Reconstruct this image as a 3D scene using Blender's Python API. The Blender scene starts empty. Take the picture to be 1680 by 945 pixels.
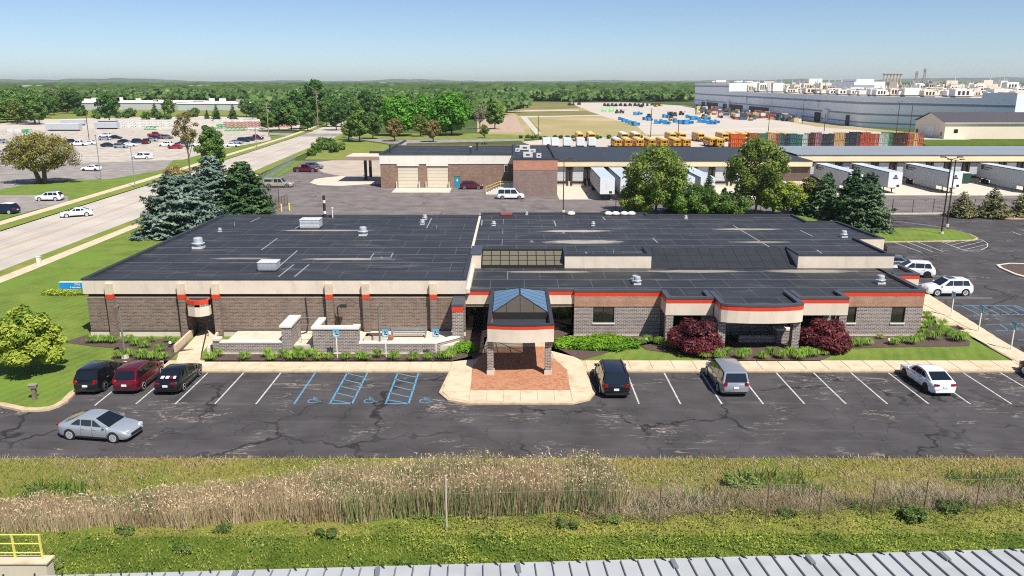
import bpy, math, random
import numpy as np
from mathutils import Matrix, Vector
random.seed(7)
C = bpy.context.scene.collection
R = math.radians

# ------------------------------------------------------------------ camera, world, sun, exposure
F = 1300.0; PITCH = math.atan(337 / F); H = 20.6
cam_d = bpy.data.cameras.new('camera'); cam = bpy.data.objects.new('camera', cam_d); C.objects.link(cam)
cam_d.sensor_width = 36; cam_d.lens = F / 1680 * 36; cam_d.clip_end = 60000; cam_d.clip_start = 0.5
cam.location = (0, 0, H); cam.rotation_euler = (math.pi / 2 - PITCH, 0, 0)
bpy.context.scene.camera = cam
SUN_EL, SUN_AZ = R(54), R(36)          # azimuth from -Y towards +X
world = bpy.data.worlds.new('World'); bpy.context.scene.world = world; world.use_nodes = True
wn = world.node_tree
sky = wn.nodes.new('ShaderNodeTexSky'); sky.sky_type = 'NISHITA'; sky.sun_disc = False
sky.sun_elevation = SUN_EL; sky.sun_rotation = math.pi - SUN_AZ
sky.air_density = 0.66; sky.dust_density = 0.35; sky.ozone_density = 3.6; sky.altitude = 0
bg = wn.nodes['Background']; bg.inputs['Strength'].default_value = 0.094
wn.links.new(sky.outputs[0], bg.inputs[0])
sun_d = bpy.data.lights.new('sun', 'SUN'); sun = bpy.data.objects.new('sun', sun_d); C.objects.link(sun)
sun_d.energy = 5.0; sun_d.angle = R(0.53); sun_d.color = (1.0, 0.95, 0.87)
sd = Vector((math.sin(SUN_AZ) * math.cos(SUN_EL), -math.cos(SUN_AZ) * math.cos(SUN_EL), math.sin(SUN_EL)))
sun.rotation_euler = (-sd).to_track_quat('-Z', 'Y').to_euler()
sun.location = (60, -80, 120)
vs = bpy.context.scene.view_settings
vs.view_transform = 'Standard'; vs.look = 'None'; vs.exposure = 0.38; vs.gamma = 1.0; vs.use_curve_mapping = False
cy = bpy.context.scene.cycles
cy.max_bounces = 6; cy.diffuse_bounces = 2; cy.glossy_bounces = 3; cy.transmission_bounces = 4; cy.transparent_max_bounces = 16; cy.volume_bounces = 0
bpy.context.scene.cycles.use_denoising = False; cy.filter_width = 1.1

# ------------------------------------------------------------------ surveying helpers: a sight line from the camera meets a level plane
CP, SP = math.cos(PITCH), math.sin(PITCH)
def ray(px, py):
    dx = (px - 840) / F; dy = (472.5 - py) / F
    return dx, CP + SP * dy, -SP + CP * dy
def G(px, py, z=0.0):
    d = ray(px, py); t = (z - H) / d[2]; return (d[0] * t, d[1] * t)
def G3(px, py, z=0.0):
    return G(px, py, z) + (z,)
def Z(px, py, Y):
    d = ray(px, py); t = Y / d[1]; return (d[0] * t, H + d[2] * t)
def project(X, Y, z=0.0):
    zz = z - H; zc = Y * CP - zz * SP; yc = Y * SP + zz * CP
    return 840 + F * X / zc, 472.5 - F * yc / zc

# ------------------------------------------------------------------ materials
MATS = {}
class NB:
    def __init__(s, name):
        s.m = bpy.data.materials.new(name); s.m.use_nodes = True; s.t = s.m.node_tree
        s.b = s.t.nodes['Principled BSDF']; s.out = s.t.nodes['Material Output']
        s.tc = s.n('ShaderNodeTexCoord')
    def n(s, typ, **kw):
        x = s.t.nodes.new(typ)
        for k, v in kw.items(): setattr(x, k, v)
        return x
    def l(s, a, b): s.t.links.new(a, b)
    def pos(s, scale=(1, 1, 1), rot=(0, 0, 0), world=True, loc=(0, 0, 0)):
        mp = s.n('ShaderNodeMapping'); mp.inputs['Scale'].default_value = scale; mp.inputs['Rotation'].default_value = rot
        mp.inputs['Location'].default_value = loc
        if world: s.l(s.n('ShaderNodeNewGeometry').outputs['Position'], mp.inputs[0])
        else: s.l(s.tc.outputs['Object'], mp.inputs[0])
        return mp.outputs[0]
    def noise(s, vec, scale, detail=3, rough=.55, dist=0.0):
        x = s.n('ShaderNodeTexNoise'); x.inputs['Scale'].default_value = scale; x.inputs['Detail'].default_value = detail
        x.inputs['Roughness'].default_value = rough; x.inputs['Distortion'].default_value = dist
        s.l(vec, x.inputs['Vector']); return x.outputs[0]
    def ramp(s, fac, a, b, c0=(0, 0, 0, 1), c1=(1, 1, 1, 1)):
        x = s.n('ShaderNodeValToRGB'); x.color_ramp.elements[0].position = a; x.color_ramp.elements[1].position = b
        x.color_ramp.elements[0].color = c0; x.color_ramp.elements[1].color = c1
        s.l(fac, x.inputs[0]); return x.outputs[0]
    def mix(s, fac, a, b, mode='MIX'):
        x = s.n('ShaderNodeMix', data_type='RGBA', blend_type=mode)
        for sock, v in ((x.inputs[0], fac), (x.inputs[6], a), (x.inputs[7], b)):
            if isinstance(v, (int, float)): sock.default_value = v
            elif isinstance(v, tuple): sock.default_value = v if len(v) == 4 else v + (1,)
            else: s.l(v, sock)
        return x.outputs[2]
    def math(s, op, a, b=0.0):
        x = s.n('ShaderNodeMath', operation=op)
        for sock, v in ((x.inputs[0], a), (x.inputs[1], b)):
            if isinstance(v, (int, float)): sock.default_value = v
            else: s.l(v, sock)
        return x.outputs[0]
    def bump(s, h, strength=.3, dist=.02):
        x = s.n('ShaderNodeBump'); x.inputs['Strength'].default_value = strength; x.inputs['Distance'].default_value = dist
        s.l(h, x.inputs['Height']); s.l(x.outputs[0], s.b.inputs['Normal'])
    def col(s, v):
        if isinstance(v, tuple): s.b.inputs['Base Color'].default_value = v if len(v) == 4 else v + (1,)
        else: s.l(v, s.b.inputs['Base Color'])
    def rough(s, v):
        if isinstance(v, (int, float)): s.b.inputs['Roughness'].default_value = v
        else: s.l(v, s.b.inputs['Roughness'])

def srgb(r, g, b):
    f = lambda c: ((c / 255 + .055) / 1.055) ** 2.4 if c > 10 else c / 255 / 12.92
    return (f(r), f(g), f(b))
def mat(name, c, rough=.7, var=.12, scale=1.5, metal=0.0, coat=0.0, spec=.5, dirt=None, bump=0.0, world=True):
    if name in MATS: return MATS[name]
    n = NB(name); n.rough(rough); n.b.inputs['Metallic'].default_value = metal
    n.b.inputs['Coat Weight'].default_value = coat; n.b.inputs['Coat Roughness'].default_value = .06
    n.b.inputs['Specular IOR Level'].default_value = spec
    v = n.pos(world=world); f = n.noise(v, scale, 4)
    lo = tuple(x * (1 - var) for x in c); hi = tuple(min(1, x * (1 + var)) for x in c)
    k = n.mix(n.ramp(f, .3, .7), lo, hi)
    if dirt:
        k = n.mix(n.math('MULTIPLY', n.ramp(n.noise(n.pos(world=world, loc=(3, 7, 1), scale=(1, 1, .25)), scale * 1.7, 5), .5, .75), dirt[1]), k, dirt[0])
    n.col(k)
    if bump: n.bump(n.noise(v, scale * 12, 3), bump)
    MATS[name] = n.m; return n.m
def leafmat(name, c1, c2, c3=None, transl=.25, scale=.35, rough=.55):
    if name in MATS: return MATS[name]
    n = NB(name); g = n.n('ShaderNodeNewGeometry'); oi = n.n('ShaderNodeObjectInfo')
    isl = g.outputs['Random Per Island']
    k = n.mix(isl, c1, c2)
    if c3: k = n.mix(n.ramp(n.noise(n.pos(), scale, 3), .45, .65), k, c3)
    h = n.n('ShaderNodeHueSaturation'); n.l(k, h.inputs['Color'])
    n.l(n.math('ADD', n.math('MULTIPLY', oi.outputs['Random'], .4), .8), h.inputs['Value'])
    n.col(h.outputs[0]); n.rough(rough); n.b.inputs['Specular IOR Level'].default_value = .3
    tr = n.n('ShaderNodeBsdfTranslucent'); n.l(h.outputs[0], tr.inputs[0]); ms = n.n('ShaderNodeMixShader'); ms.inputs[0].default_value = transl
    n.l(n.b.outputs[0], ms.inputs[1]); n.l(tr.outputs[0], ms.inputs[2]); n.l(ms.outputs[0], n.out.inputs[0])
    MATS[name] = n.m; return n.m
def glassmat(name, tint, gl=.35, see=.3):
    """tinted see-through pane: part mirror, part clear, part body tint"""
    if name in MATS: return MATS[name]
    n = NB(name); n.col(tint); n.rough(.08)
    n.b.inputs['Coat Weight'].default_value = gl
    tp = n.n('ShaderNodeBsdfTransparent'); tp.inputs[0].default_value = (.75, .85, .9, 1)
    ms = n.n('ShaderNodeMixShader'); ms.inputs[0].default_value = see
    n.l(n.b.outputs[0], ms.inputs[1]); n.l(tp.outputs[0], ms.inputs[2]); n.l(ms.outputs[0], n.out.inputs[0])
    MATS[name] = n.m; return n.m

def brickmat(name, c1, c2, mortar, bw=.30, bh=.10, mort=.012, var=.5, stain=.25):
    n = NB(name); g = n.n('ShaderNodeNewGeometry').outputs['Position']
    s = n.n('ShaderNodeSeparateXYZ'); n.l(g, s.inputs[0]); cb = n.n('ShaderNodeCombineXYZ')
    n.l(n.math('ADD', s.outputs[0], s.outputs[1]), cb.inputs[0]); n.l(s.outputs[2], cb.inputs[1])
    b = n.n('ShaderNodeTexBrick'); n.l(cb.outputs[0], b.inputs['Vector'])
    b.inputs['Color1'].default_value = c1 + (1,); b.inputs['Color2'].default_value = c2 + (1,); b.inputs['Mortar'].default_value = mortar + (1,)
    b.inputs['Scale'].default_value = 1; b.inputs['Mortar Size'].default_value = mort; b.inputs['Brick Width'].default_value = bw; b.inputs['Row Height'].default_value = bh
    b.inputs['Mortar Smooth'].default_value = .2
    k = n.mix(n.math('MULTIPLY', n.ramp(n.noise(n.pos(scale=(1, 1, .4)), .9, 5), .42, .7), stain), b.outputs[0], tuple(x * .55 for x in c1))
    k = n.mix(n.math('MULTIPLY', n.ramp(n.noise(n.pos(), 5, 4), .5, .8), .35), k, tuple(min(1, x * 1.5) for x in c2))
    n.col(k); n.rough(.85); n.bump(n.math('SUBTRACT', 1.0, b.outputs[1]), .6, .02)
    MATS[name] = n.m; return n.m

M_cream = mat('cream_precast', srgb(212, 198, 180), .8, .06, .8, dirt=(srgb(160, 146, 128), .35))
M_cream2 = mat('cream_metal', srgb(224, 219, 208), .6, .04, .5, dirt=(srgb(190, 176, 150), .3))
M_orange = mat('orange_band', srgb(205, 62, 34), .5, .08, 1.2, dirt=(srgb(150, 60, 45), .25))
M_coping = mat('coping_metal', srgb(78, 82, 90), .5, .1, .8, metal=.2)
M_copdark = mat('coping_dark', srgb(52, 55, 62), .6, .1, .8)
M_brick = brickmat('brown_brick', srgb(94, 77, 67), srgb(128, 110, 97), srgb(156, 143, 130), .40, .125, .017)
M_gbrick = brickmat('grey_brick', srgb(98, 86, 82), srgb(134, 122, 116), srgb(196, 188, 180), .34, .12, .017, stain=.1)
M_rbrick = brickmat('red_brick', srgb(158, 112, 90), srgb(176, 130, 106), srgb(190, 166, 146), stain=.45)
M_dbrick = brickmat('dark_brick', srgb(84, 68, 60), srgb(104, 84, 74), srgb(128, 112, 102))
M_conc = mat('concrete', srgb(205, 194, 176), .9, .08, .6, dirt=(srgb(150, 138, 120), .4), bump=.1)
M_walk = mat('walk_concrete', srgb(206, 188, 160), .9, .07, .7, dirt=(srgb(164, 140, 110), .65), bump=.1)
M_curb = mat('curb_concrete', srgb(196, 174, 142), .9, .12, 1.2, dirt=(srgb(140, 112, 84), .6))
M_glass = mat('dark_glass', (.012, .013, .014), .06, .2, .3, spec=.8)
M_frame = mat('dark_frame', srgb(40, 38, 36), .5, .1)
M_white = mat('white_paint', srgb(222, 218, 208), .5, .03)
M_lite = mat('light_metal', srgb(196, 200, 204), .4, .06, 2, metal=.4)
M_galv = mat('galvanised', srgb(160, 164, 168), .45, .1, 3, metal=.6)
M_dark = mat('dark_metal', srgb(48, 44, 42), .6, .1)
M_bronze = mat('bronze_pole', srgb(62, 48, 40), .5, .1)
M_black = mat('black_rubber', (.012, .012, .012), .8, .1)
M_blue = mat('blue_paint_line', srgb(88, 142, 174), .8, .15, 2, dirt=(srgb(70, 84, 98), .5))
M_line = mat('white_paint_line', srgb(190, 188, 184), .8, .18, 3, dirt=(srgb(84, 82, 82), .9))
M_signblue = mat('sign_blue', srgb(70, 165, 215), .5, .04)
M_mulch = mat('mulch', srgb(84, 68, 62), .95, .45, 9, dirt=(srgb(120, 96, 84), .5), bump=.6)
M_bark = mat('bark', srgb(104, 86, 70), .9, .25, 4, bump=.5)
M_barkl = mat('bark_light', srgb(140, 124, 106), .9, .25, 4, bump=.5)
M_teal = mat('teal_door', srgb(30, 140, 165), .5, .05)
M_yellow = mat('yellow_rail', srgb(228, 214, 110), .5, .12, 3, dirt=(srgb(190, 170, 90), .4))
M_unit = mat('unit_metal', srgb(205, 205, 208), .5, .06, 2, dirt=(srgb(150, 145, 140), .4))
M_doorgrey = mat('grey_door', srgb(92, 86, 84), .6, .08)
M_beige = mat('beige_siding', srgb(226, 212, 190), .7, .04, .2)

# ------------------------------------------------------------------ objects
WM = {}
def tag(o, label=None, cat=None, group=None, kind=None):
    if label: o['label'] = label
    if cat: o['category'] = cat
    if group: o['group'] = group
    if kind: o['kind'] = kind
    return o
def thing(name, label, cat, loc=(0, 0, 0), rz=0.0, group=None):
    o = bpy.data.objects.new(name, None); C.objects.link(o); o.location = loc; o.rotation_euler = (0, 0, rz)
    o.empty_display_size = .3
    WM[o] = Matrix.Translation(loc) @ Matrix.Rotation(rz, 4, 'Z')
    return tag(o, label, cat, group)
def link(name, me, parent=None, mats=None):
    if mats is not None:
        for m in (mats if isinstance(mats, (list, tuple)) else [mats]): me.materials.append(m)
    o = bpy.data.objects.new(name, me); C.objects.link(o)
    if parent is not None:
        o.parent = parent; WM[o] = WM.get(parent, Matrix.Identity(4))
    else: WM[o] = Matrix.Identity(4)
    return o
class MB:
    """collects shapes given in world (or prototype) coordinates, links them as ONE mesh"""
    def __init__(s): s.v = []; s.f = []; s.mi = []; s.cur = 0
    def add(s, vs, fs):
        o = len(s.v); s.v += [tuple(p) for p in vs]; s.f += [tuple(i + o for i in f) for f in fs]; s.mi += [s.cur] * len(fs); return s
    def box(s, x0, x1, y0, y1, z0, z1):
        return s.add([(x0, y0, z0), (x1, y0, z0), (x1, y1, z0), (x0, y1, z0), (x0, y0, z1), (x1, y0, z1), (x1, y1, z1), (x0, y1, z1)],
                     [(0, 3, 2, 1), (4, 5, 6, 7), (0, 1, 5, 4), (1, 2, 6, 5), (2, 3, 7, 6), (3, 0, 4, 7)])
    def cbox(s, x, y, z, w, d, h, rz=0.0):
        c, n = math.cos(rz), math.sin(rz); vs = []
        for zz in (z, z + h):
            for a, b in ((-w / 2, -d / 2), (w / 2, -d / 2), (w / 2, d / 2), (-w / 2, d / 2)):
                vs.append((x + a * c - b * n, y + a * n + b * c, zz))
        return s.add(vs, [(0, 3, 2, 1), (4, 5, 6, 7), (0, 1, 5, 4), (1, 2, 6, 5), (2, 3, 7, 6), (3, 0, 4, 7)])
    def prism(s, pts, z0, z1):
        n = len(pts); a = sum(pts[i][0] * pts[(i + 1) % n][1] - pts[(i + 1) % n][0] * pts[i][1] for i in range(n))
        if a < 0: pts = pts[::-1]
        vs = [(p[0], p[1], z0) for p in pts] + [(p[0], p[1], z1) for p in pts]
        return s.add(vs, [tuple(range(n - 1, -1, -1)), tuple(range(n, 2 * n))] + [(i, (i + 1) % n, (i + 1) % n + n, i + n) for i in range(n)])
    def sheet(s, pts, z):
        n = len(pts); a = sum(pts[i][0] * pts[(i + 1) % n][1] - pts[(i + 1) % n][0] * pts[i][1] for i in range(n))
        if a < 0: pts = pts[::-1]
        return s.add([(p[0], p[1], z) for p in pts], [tuple(range(n))])
    def poly(s, *pts): return s.add(pts, [tuple(range(len(pts)))])
    def tube(s, p0, p1, r0, r1=None, n=8, cap=True):
        r1 = r0 if r1 is None else r1
        a, b = Vector(p0), Vector(p1); d = (b - a).normalized(); u = d.orthogonal().normalized(); w = d.cross(u)
        vs = []
        for p, r in ((a, r0), (b, r1)):
            for i in range(n):
                t = 2 * math.pi * i / n; vs.append(p + u * (r * math.cos(t)) + w * (r * math.sin(t)))
        fs = [(i, (i + 1) % n, (i + 1) % n + n, i + n) for i in range(n)]
        if cap: fs += [tuple(range(n - 1, -1, -1)), tuple(range(n, 2 * n))]
        return s.add(vs, fs)
    def path(s, pts, r, n=6):
        for a, b in zip(pts, pts[1:]): s.tube(a, b, r, r, n)
        return s
    def lathe(s, prof, c=(0, 0, 0), n=16, axis='Z'):
        vs = []
        for r, h in prof:
            for i in range(n):
                t = 2 * math.pi * i / n; p = (r * math.cos(t), r * math.sin(t), h)
                if axis == 'Y': p = (p[0], p[2], p[1])
                vs.append((p[0] + c[0], p[1] + c[1], p[2] + c[2]))
        m = len(prof); fs = []
        for j in range(m - 1):
            for i in range(n):
                q = (j * n + i, j * n + (i + 1) % n, (j + 1) * n + (i + 1) % n, (j + 1) * n + i)
                fs.append(q if axis == 'Z' else q[::-1])
        a, b = tuple(range(n - 1, -1, -1)), tuple(range((m - 1) * n, m * n))
        fs += [a, b] if axis == 'Z' else [a[::-1], b[::-1]]
        return s.add(vs, fs)
    def strip(s, pts, z0, z1, t):
        """wall of thickness t standing along plan polyline pts; front face on the polyline, body to its left"""
        P = [Vector((p[0], p[1])) for p in pts]; off = []
        for i, p in enumerate(P):
            ds = []
            if i: ds.append((P[i] - P[i - 1]).normalized())
            if i < len(P) - 1: ds.append((P[i + 1] - P[i]).normalized())
            ns = [Vector((-d.y, d.x)) for d in ds]
            m = sum(ns, Vector((0, 0))).normalized(); k = max(.35, m.dot(ns[0])); off.append(p + m * (t / k))
        for i in range(len(P) - 1):
            a, b, c, d = P[i], P[i + 1], off[i + 1], off[i]
            s.add([(q.x, q.y, z) for z in (z0, z1) for q in (a, b, c, d)],
                  [(0, 3, 2, 1), (4, 5, 6, 7), (0, 1, 5, 4), (1, 2, 6, 5), (2, 3, 7, 6), (3, 0, 4, 7)])
        return s
    def wallx(s, x0, x1, z0, z1, y, t, ops=()):
        """wall along X with its front at y; ops = (xa, xb, za, zb) openings"""
        xs = sorted({x0, x1} | {o[0] for o in ops} | {o[1] for o in ops})
        for a, b in zip(xs, xs[1:]):
            hs = sorted([(o[2], o[3]) for o in ops if o[0] <= a + 1e-6 and o[1] >= b - 1e-6]); z = z0
            for za, zb in hs:
                if za > z + 1e-4: s.box(a, b, y, y + t, z, za)
                z = zb
            if z < z1 - 1e-4: s.box(a, b, y, y + t, z, z1)
        return s
    def build(s, name, mats, parent=None, smooth=False, label=None, world=True, kind=None, ang=40):
        vs = s.v
        if parent is not None and world:
            inv = WM[parent].inverted()
            if inv != Matrix.Identity(4): vs = [tuple(inv @ Vector(p)) for p in vs]
        me = bpy.data.meshes.new(name); me.from_pydata(vs, [], s.f)
        if len(set(s.mi)) > 1: me.polygons.foreach_set('material_index', s.mi)
        if smooth: me.shade_smooth(); me.set_sharp_from_angle(angle=R(ang))
        o = link(name, me, parent, mats)
        if label: o['label'] = label
        if kind: o['kind'] = kind
        return o
def setting(name, mb, m, **kw):
    o = mb.build(name, m, **kw); o['kind'] = 'structure'; return o
def npmesh(name, V, Q, m, parent=None):
    me = bpy.data.meshes.new(name); V = np.asarray(V, np.float32); Q = np.asarray(Q, np.int32); k = Q.shape[1]
    me.vertices.add(len(V)); me.vertices.foreach_set('co', V.ravel())
    me.loops.add(Q.size); me.loops.foreach_set('vertex_index', Q.ravel())
    me.polygons.add(len(Q)); me.polygons.foreach_set('loop_start', np.arange(0, Q.size, k, dtype=np.int32)); me.polygons.foreach_set('loop_total', np.full(len(Q), k, np.int32))
    me.update(calc_edges=True); me.materials.append(m); return me
def copy_tree(o, parent=None):
    c = o.copy(); C.objects.link(c)
    if parent is not None: c.parent = parent; c.matrix_parent_inverse = o.matrix_parent_inverse.copy()
    for ch in KIDS.get(o, ()) : copy_tree(ch, c)
    return c
KIDS = {}
def collect_kids():
    KIDS.clear()
    for o in bpy.data.objects:
        if o.parent: KIDS.setdefault(o.parent, []).append(o)
def place_copy(proto, loc, rz, label, group=None, scale=None, first=[]):
    c = copy_tree(proto); c.location = loc; c.rotation_euler = (0, 0, rz); c['label'] = label
    if group: c['group'] = group
    if scale: c.scale = scale
    return c
ORD = 'first second third fourth fifth sixth seventh eighth ninth tenth eleventh twelfth thirteenth fourteenth fifteenth sixteenth seventeenth eighteenth nineteenth'.split()
TENS = 'twentieth thirtieth fortieth fiftieth sixtieth seventieth'.split(); TEN = 'twenty thirty forty fifty sixty seventy'.split()
TENS += ['eightieth', 'ninetieth']; TEN += ['eighty', 'ninety']
for i_ in range(8): ORD += [TENS[i_]] + [TEN[i_] + '-' + w_ for w_ in ORD[:9]]
def relabel(group, fmt, cond=lambda o: True):
    """name the members of a group by their order from the left as they are seen"""
    L_ = sorted([o for o in bpy.data.objects if o.get('group') == group and o.get('category') and cond(o)], key=lambda o: project(o.location.x, o.location.y, o.location.z)[0])
    for i, o in enumerate(L_): o['label'] = fmt % (ORD[i] if i < len(ORD) else 'rightmost')
# ------------------------------------------------------------------ ground materials
def asphalt(name, base, streak, crack=.9, crackscale=.16, streak_amt=.7, patch=.5):
    n = NB(name)
    v = n.pos(); f = n.noise(v, .35, 4); fine = n.noise(v, 22, 3, .7)
    k = n.mix(n.ramp(f, .3, .72), tuple(x * .72 for x in base), tuple(x * 1.35 for x in base))
    k = n.mix(n.math('MULTIPLY', n.ramp(fine, .45, .8), .3), k, tuple(x * 2.0 for x in base))
    # long worn streaks along the drive direction
    st = n.noise(n.pos(scale=(.12, 1.6, 1)), 1.0, 6, .62, .8)
    k = n.mix(n.math('MULTIPLY', n.ramp(st, .52, .78), patch * .6), k, tuple(x * 2.1 for x in base))
    thin = n.ramp(n.math('ABSOLUTE', n.math('SUBTRACT', n.noise(n.pos(scale=(.22, .9, 1)), .9, 5, .6, 1.2), .5)), 0.0, .012, (1, 1, 1, 1), (0, 0, 0, 1))
    msk = n.ramp(n.noise(n.pos(loc=(9, 4, 0)), .22, 3), .52, .6)
    k = n.mix(n.math('MULTIPLY', n.math('MULTIPLY', thin, msk), streak_amt), k, streak)
    # cracks: dark network, filled in places
    wob = n.n('ShaderNodeVectorMath', operation='ADD'); nz = n.n('ShaderNodeTexNoise'); nz.inputs['Scale'].default_value = .8; nz.inputs['Detail'].default_value = 4
    n.l(v, nz.inputs['Vector']); sc = n.n('ShaderNodeVectorMath', operation='SCALE'); sc.inputs['Scale'].default_value = 2.2
    n.l(nz.outputs['Color'], sc.inputs[0]); n.l(sc.outputs[0], wob.inputs[0]); n.l(v, wob.inputs[1])
    for s_, wd, am in ((crackscale, .020, crack), (crackscale * 3.1, .016, crack * .65)):
        vo = n.n('ShaderNodeTexVoronoi', feature='DISTANCE_TO_EDGE'); vo.inputs['Scale'].default_value = s_; n.l(wob.outputs[0], vo.inputs['Vector'])
        c = n.ramp(vo.outputs['Distance'], wd * .3, wd, (1, 1, 1, 1), (0, 0, 0, 1))
        m2 = n.ramp(n.noise(n.pos(loc=(s_ * 90, 1, 0)), .16, 3), .40, .56)
        k = n.mix(n.math('MULTIPLY', n.math('MULTIPLY', c, m2), am), k, tuple(x * .25 for x in base))
    n.col(k); n.rough(.88); n.b.inputs['Specular IOR Level'].default_value = .35; n.bump(fine, .25, .01)
    MATS[name] = n.m; return n.m
M_asph = asphalt('asphalt_near', srgb(69, 66, 67), srgb(170, 158, 144), .9, .13, .85, .8)
M_asph2 = asphalt('asphalt_service', srgb(112, 104, 102), srgb(140, 132, 128), .5, .09, .2, .4)
M_asph3 = asphalt('asphalt_far_lane', srgb(140, 133, 128), srgb(150, 144, 138), .3, .05, .1, .3)
M_lotfar = asphalt('lot_far', srgb(176, 166, 154), srgb(190, 180, 168), .3, .05, .1, .3)
def grassmat(name, a, b, c=None, s1=.5, s2=7, stripes=0.0, bump=.7):
    n = NB(name); v = n.pos()
    k = n.mix(n.ramp(n.noise(v, s1, 5), .3, .7), a, b)
    k = n.mix(n.math('MULTIPLY', n.ramp(n.noise(v, s2, 4, .7), .4, .75), .6), k, tuple(x * .5 for x in a))
    if c: k = n.mix(n.ramp(n.noise(n.pos(loc=(5, 9, 2)), s1 * .4, 4), .5, .68), k, c)
    if stripes:
        w = n.n('ShaderNodeTexWave'); w.inputs['Scale'].default_value = .35; w.inputs['Distortion'].default_value = 2; n.l(n.pos(rot=(0, 0, R(20))), w.inputs[0])
        k = n.mix(n.math('MULTIPLY', w.outputs[1], stripes), k, tuple(x * 1.4 for x in b))
    n.col(k); n.rough(.95); n.b.inputs['Specular IOR Level'].default_value = .15; n.bump(n.noise(v, s2 * 2.2, 3, .7), bump, .08)
    MATS[name] = n.m; return n.m
M_lawn = grassmat('lawn', srgb(92, 116, 46), srgb(128, 142, 66), srgb(104, 132, 50), .35, 6, stripes=.12)
M_lawn2 = grassmat('lawn_worn', srgb(96, 118, 48), srgb(130, 138, 70), srgb(96, 124, 44))
M_verge = grassmat('verge', srgb(112, 128, 54), srgb(150, 148, 84), srgb(110, 132, 48), .3, 5)
M_meadow = grassmat('meadow', srgb(120, 124, 56), srgb(156, 142, 84), srgb(98, 118, 42), .35, 6)
M_weedg = grassmat('weed_ground', srgb(74, 96, 30), srgb(104, 120, 44), None, .6, 6)
M_field = grassmat('dry_field', srgb(176, 156, 118), srgb(152, 148, 92), srgb(186, 164, 130), .03, .6, bump=.2)
M_land = grassmat('countryside', srgb(66, 84, 38), srgb(92, 106, 50), srgb(74, 92, 42), .01, .2, bump=.1)
M_gravel = mat('pale_gravel', srgb(190, 180, 168), .95, .08, .05, dirt=(srgb(176, 166, 152), .5))
M_dirt = mat('dirt', srgb(176, 152, 132), .95, .15, .3, dirt=(srgb(140, 124, 96), .5))

# road concrete with tan joints
def roadmat():
    n = NB('road_concrete'); v = n.pos()
    k = n.mix(n.ramp(n.noise(v, .12, 4), .3, .7), srgb(172, 163, 153), srgb(196, 187, 176))
    k = n.mix(n.math('MULTIPLY', n.ramp(n.noise(n.pos(scale=(1.3, .06, 1)), 1, 4), .5, .8), .5), k, srgb(156, 142, 128))
    n.col(k); n.rough(.9); MATS['road'] = n.m; return n.m
M_road = roadmat()

# ------------------------------------------------------------------ ground sheets (each about 4 mm over the one below, kerbs are real steps)
e = 9000
setting('countryside_ground', MB().sheet([(-e, -300), (e, -300), (e * 1.6, 14000), (-e * 1.6, 14000)], -.04), M_land)
setting('meadow_ground', MB().sheet([(-120, 18), (130, 18), (130, 41.2), (-120, 41.2)], -.02), M_meadow)
setting('weed_ground', MB().sheet([(-120, 18), (130, 18), (130, 34.2), (-120, 32.2)], -.014), M_weedg)

YC = 54.76                                   # kerb line of the front stalls
near = [(-90, 41.1), (100, 41.1), (100, 118)]
near += [G(1680, 352), G(1440, 352), (46, 126.7), (38.2, 118), (38.2, YC), (-29, YC), (-29.6, 52.6)]
near += [G(px, py) for px, py in ((125, 646), (112, 660), (98, 668), (80, 674), (60, 676), (36, 676), (0, 668))] + [(-60, 49.5), (-90, 49.5)]
setting('parking_lot', MB().sheet(near, 0), M_asph)
# raised ground of the main plot: lawn
LZ = .12
lawn = [(-29.15, YC + .02), (-29.75, 52.6)] + [G(px, py - 1.5) for px, py in ((125, 646), (112, 660), (98, 668), (80, 674), (60, 676), (36, 676), (0, 668))] + [(-60, 49.9), (-62, 60), G(0, 462), G(230, 366), (-53.5, 160), (-60, 215), G(500, 264), G(481, 278), G(420, 311), G(404, 330), (-44, 127), (-38, 112), (-30, 100), (38, 100), (38, YC + .02)]
setting('front_lawn', MB().prism(lawn, -.03, LZ - .01), M_lawn)
# kerb round the left lawn corner
kp = [(-28.9, YC + .3), (-29.5, 52.8)] + [G(px, py) for px, py in ((125, 646), (112, 660), (98, 668), (80, 674), (60, 676), (36, 676), (0, 668))] + [(-60, 49.5)]
setting('lawn_kerb', MB().strip(kp[::-1], -.02, LZ + .02, .45), M_curb)

# service yard behind, and the far parts
setting('service_yard', MB().sheet([(-30, 100), (-38, 112), (-44, 127), G(404, 330), G(420, 311), G(481, 278), G(500, 264), G(560, 262), (-20, 226), (10, 226), (10, 190), (170, 190), (170, 127.5), (46, 127.5), (38, 126), (38, 100)], .004), M_asph2)
setting('yard_grass_strip', MB().sheet([(14, 98), (43, 98), (46, 104), (52.5, 113), (50, 126.6), (14, 126.6)], LZ + .004), M_lawn)
setting('concrete_pad', MB().sheet([G(x, y) for x, y in ((508, 300), (524, 304), (560, 305), (625, 301), (625, 289), (560, 289), (535, 291), (516, 294))], .012), M_conc)
setting('garage_apron', MB().sheet([G(x, y) for x, y in ((642, 316), (738, 316), (741, 308), (650, 308))], .012), M_conc)
setting('dock_apron', MB().sheet([(8.6, 143.6), (64, 143.6), (64, 165), (8.6, 165)], .012), M_conc)
setting('right_dock_apron', MB().sheet([(66, 149.2), (175, 147.5), (175, 172), (66, 172)], .016), M_conc)
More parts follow.
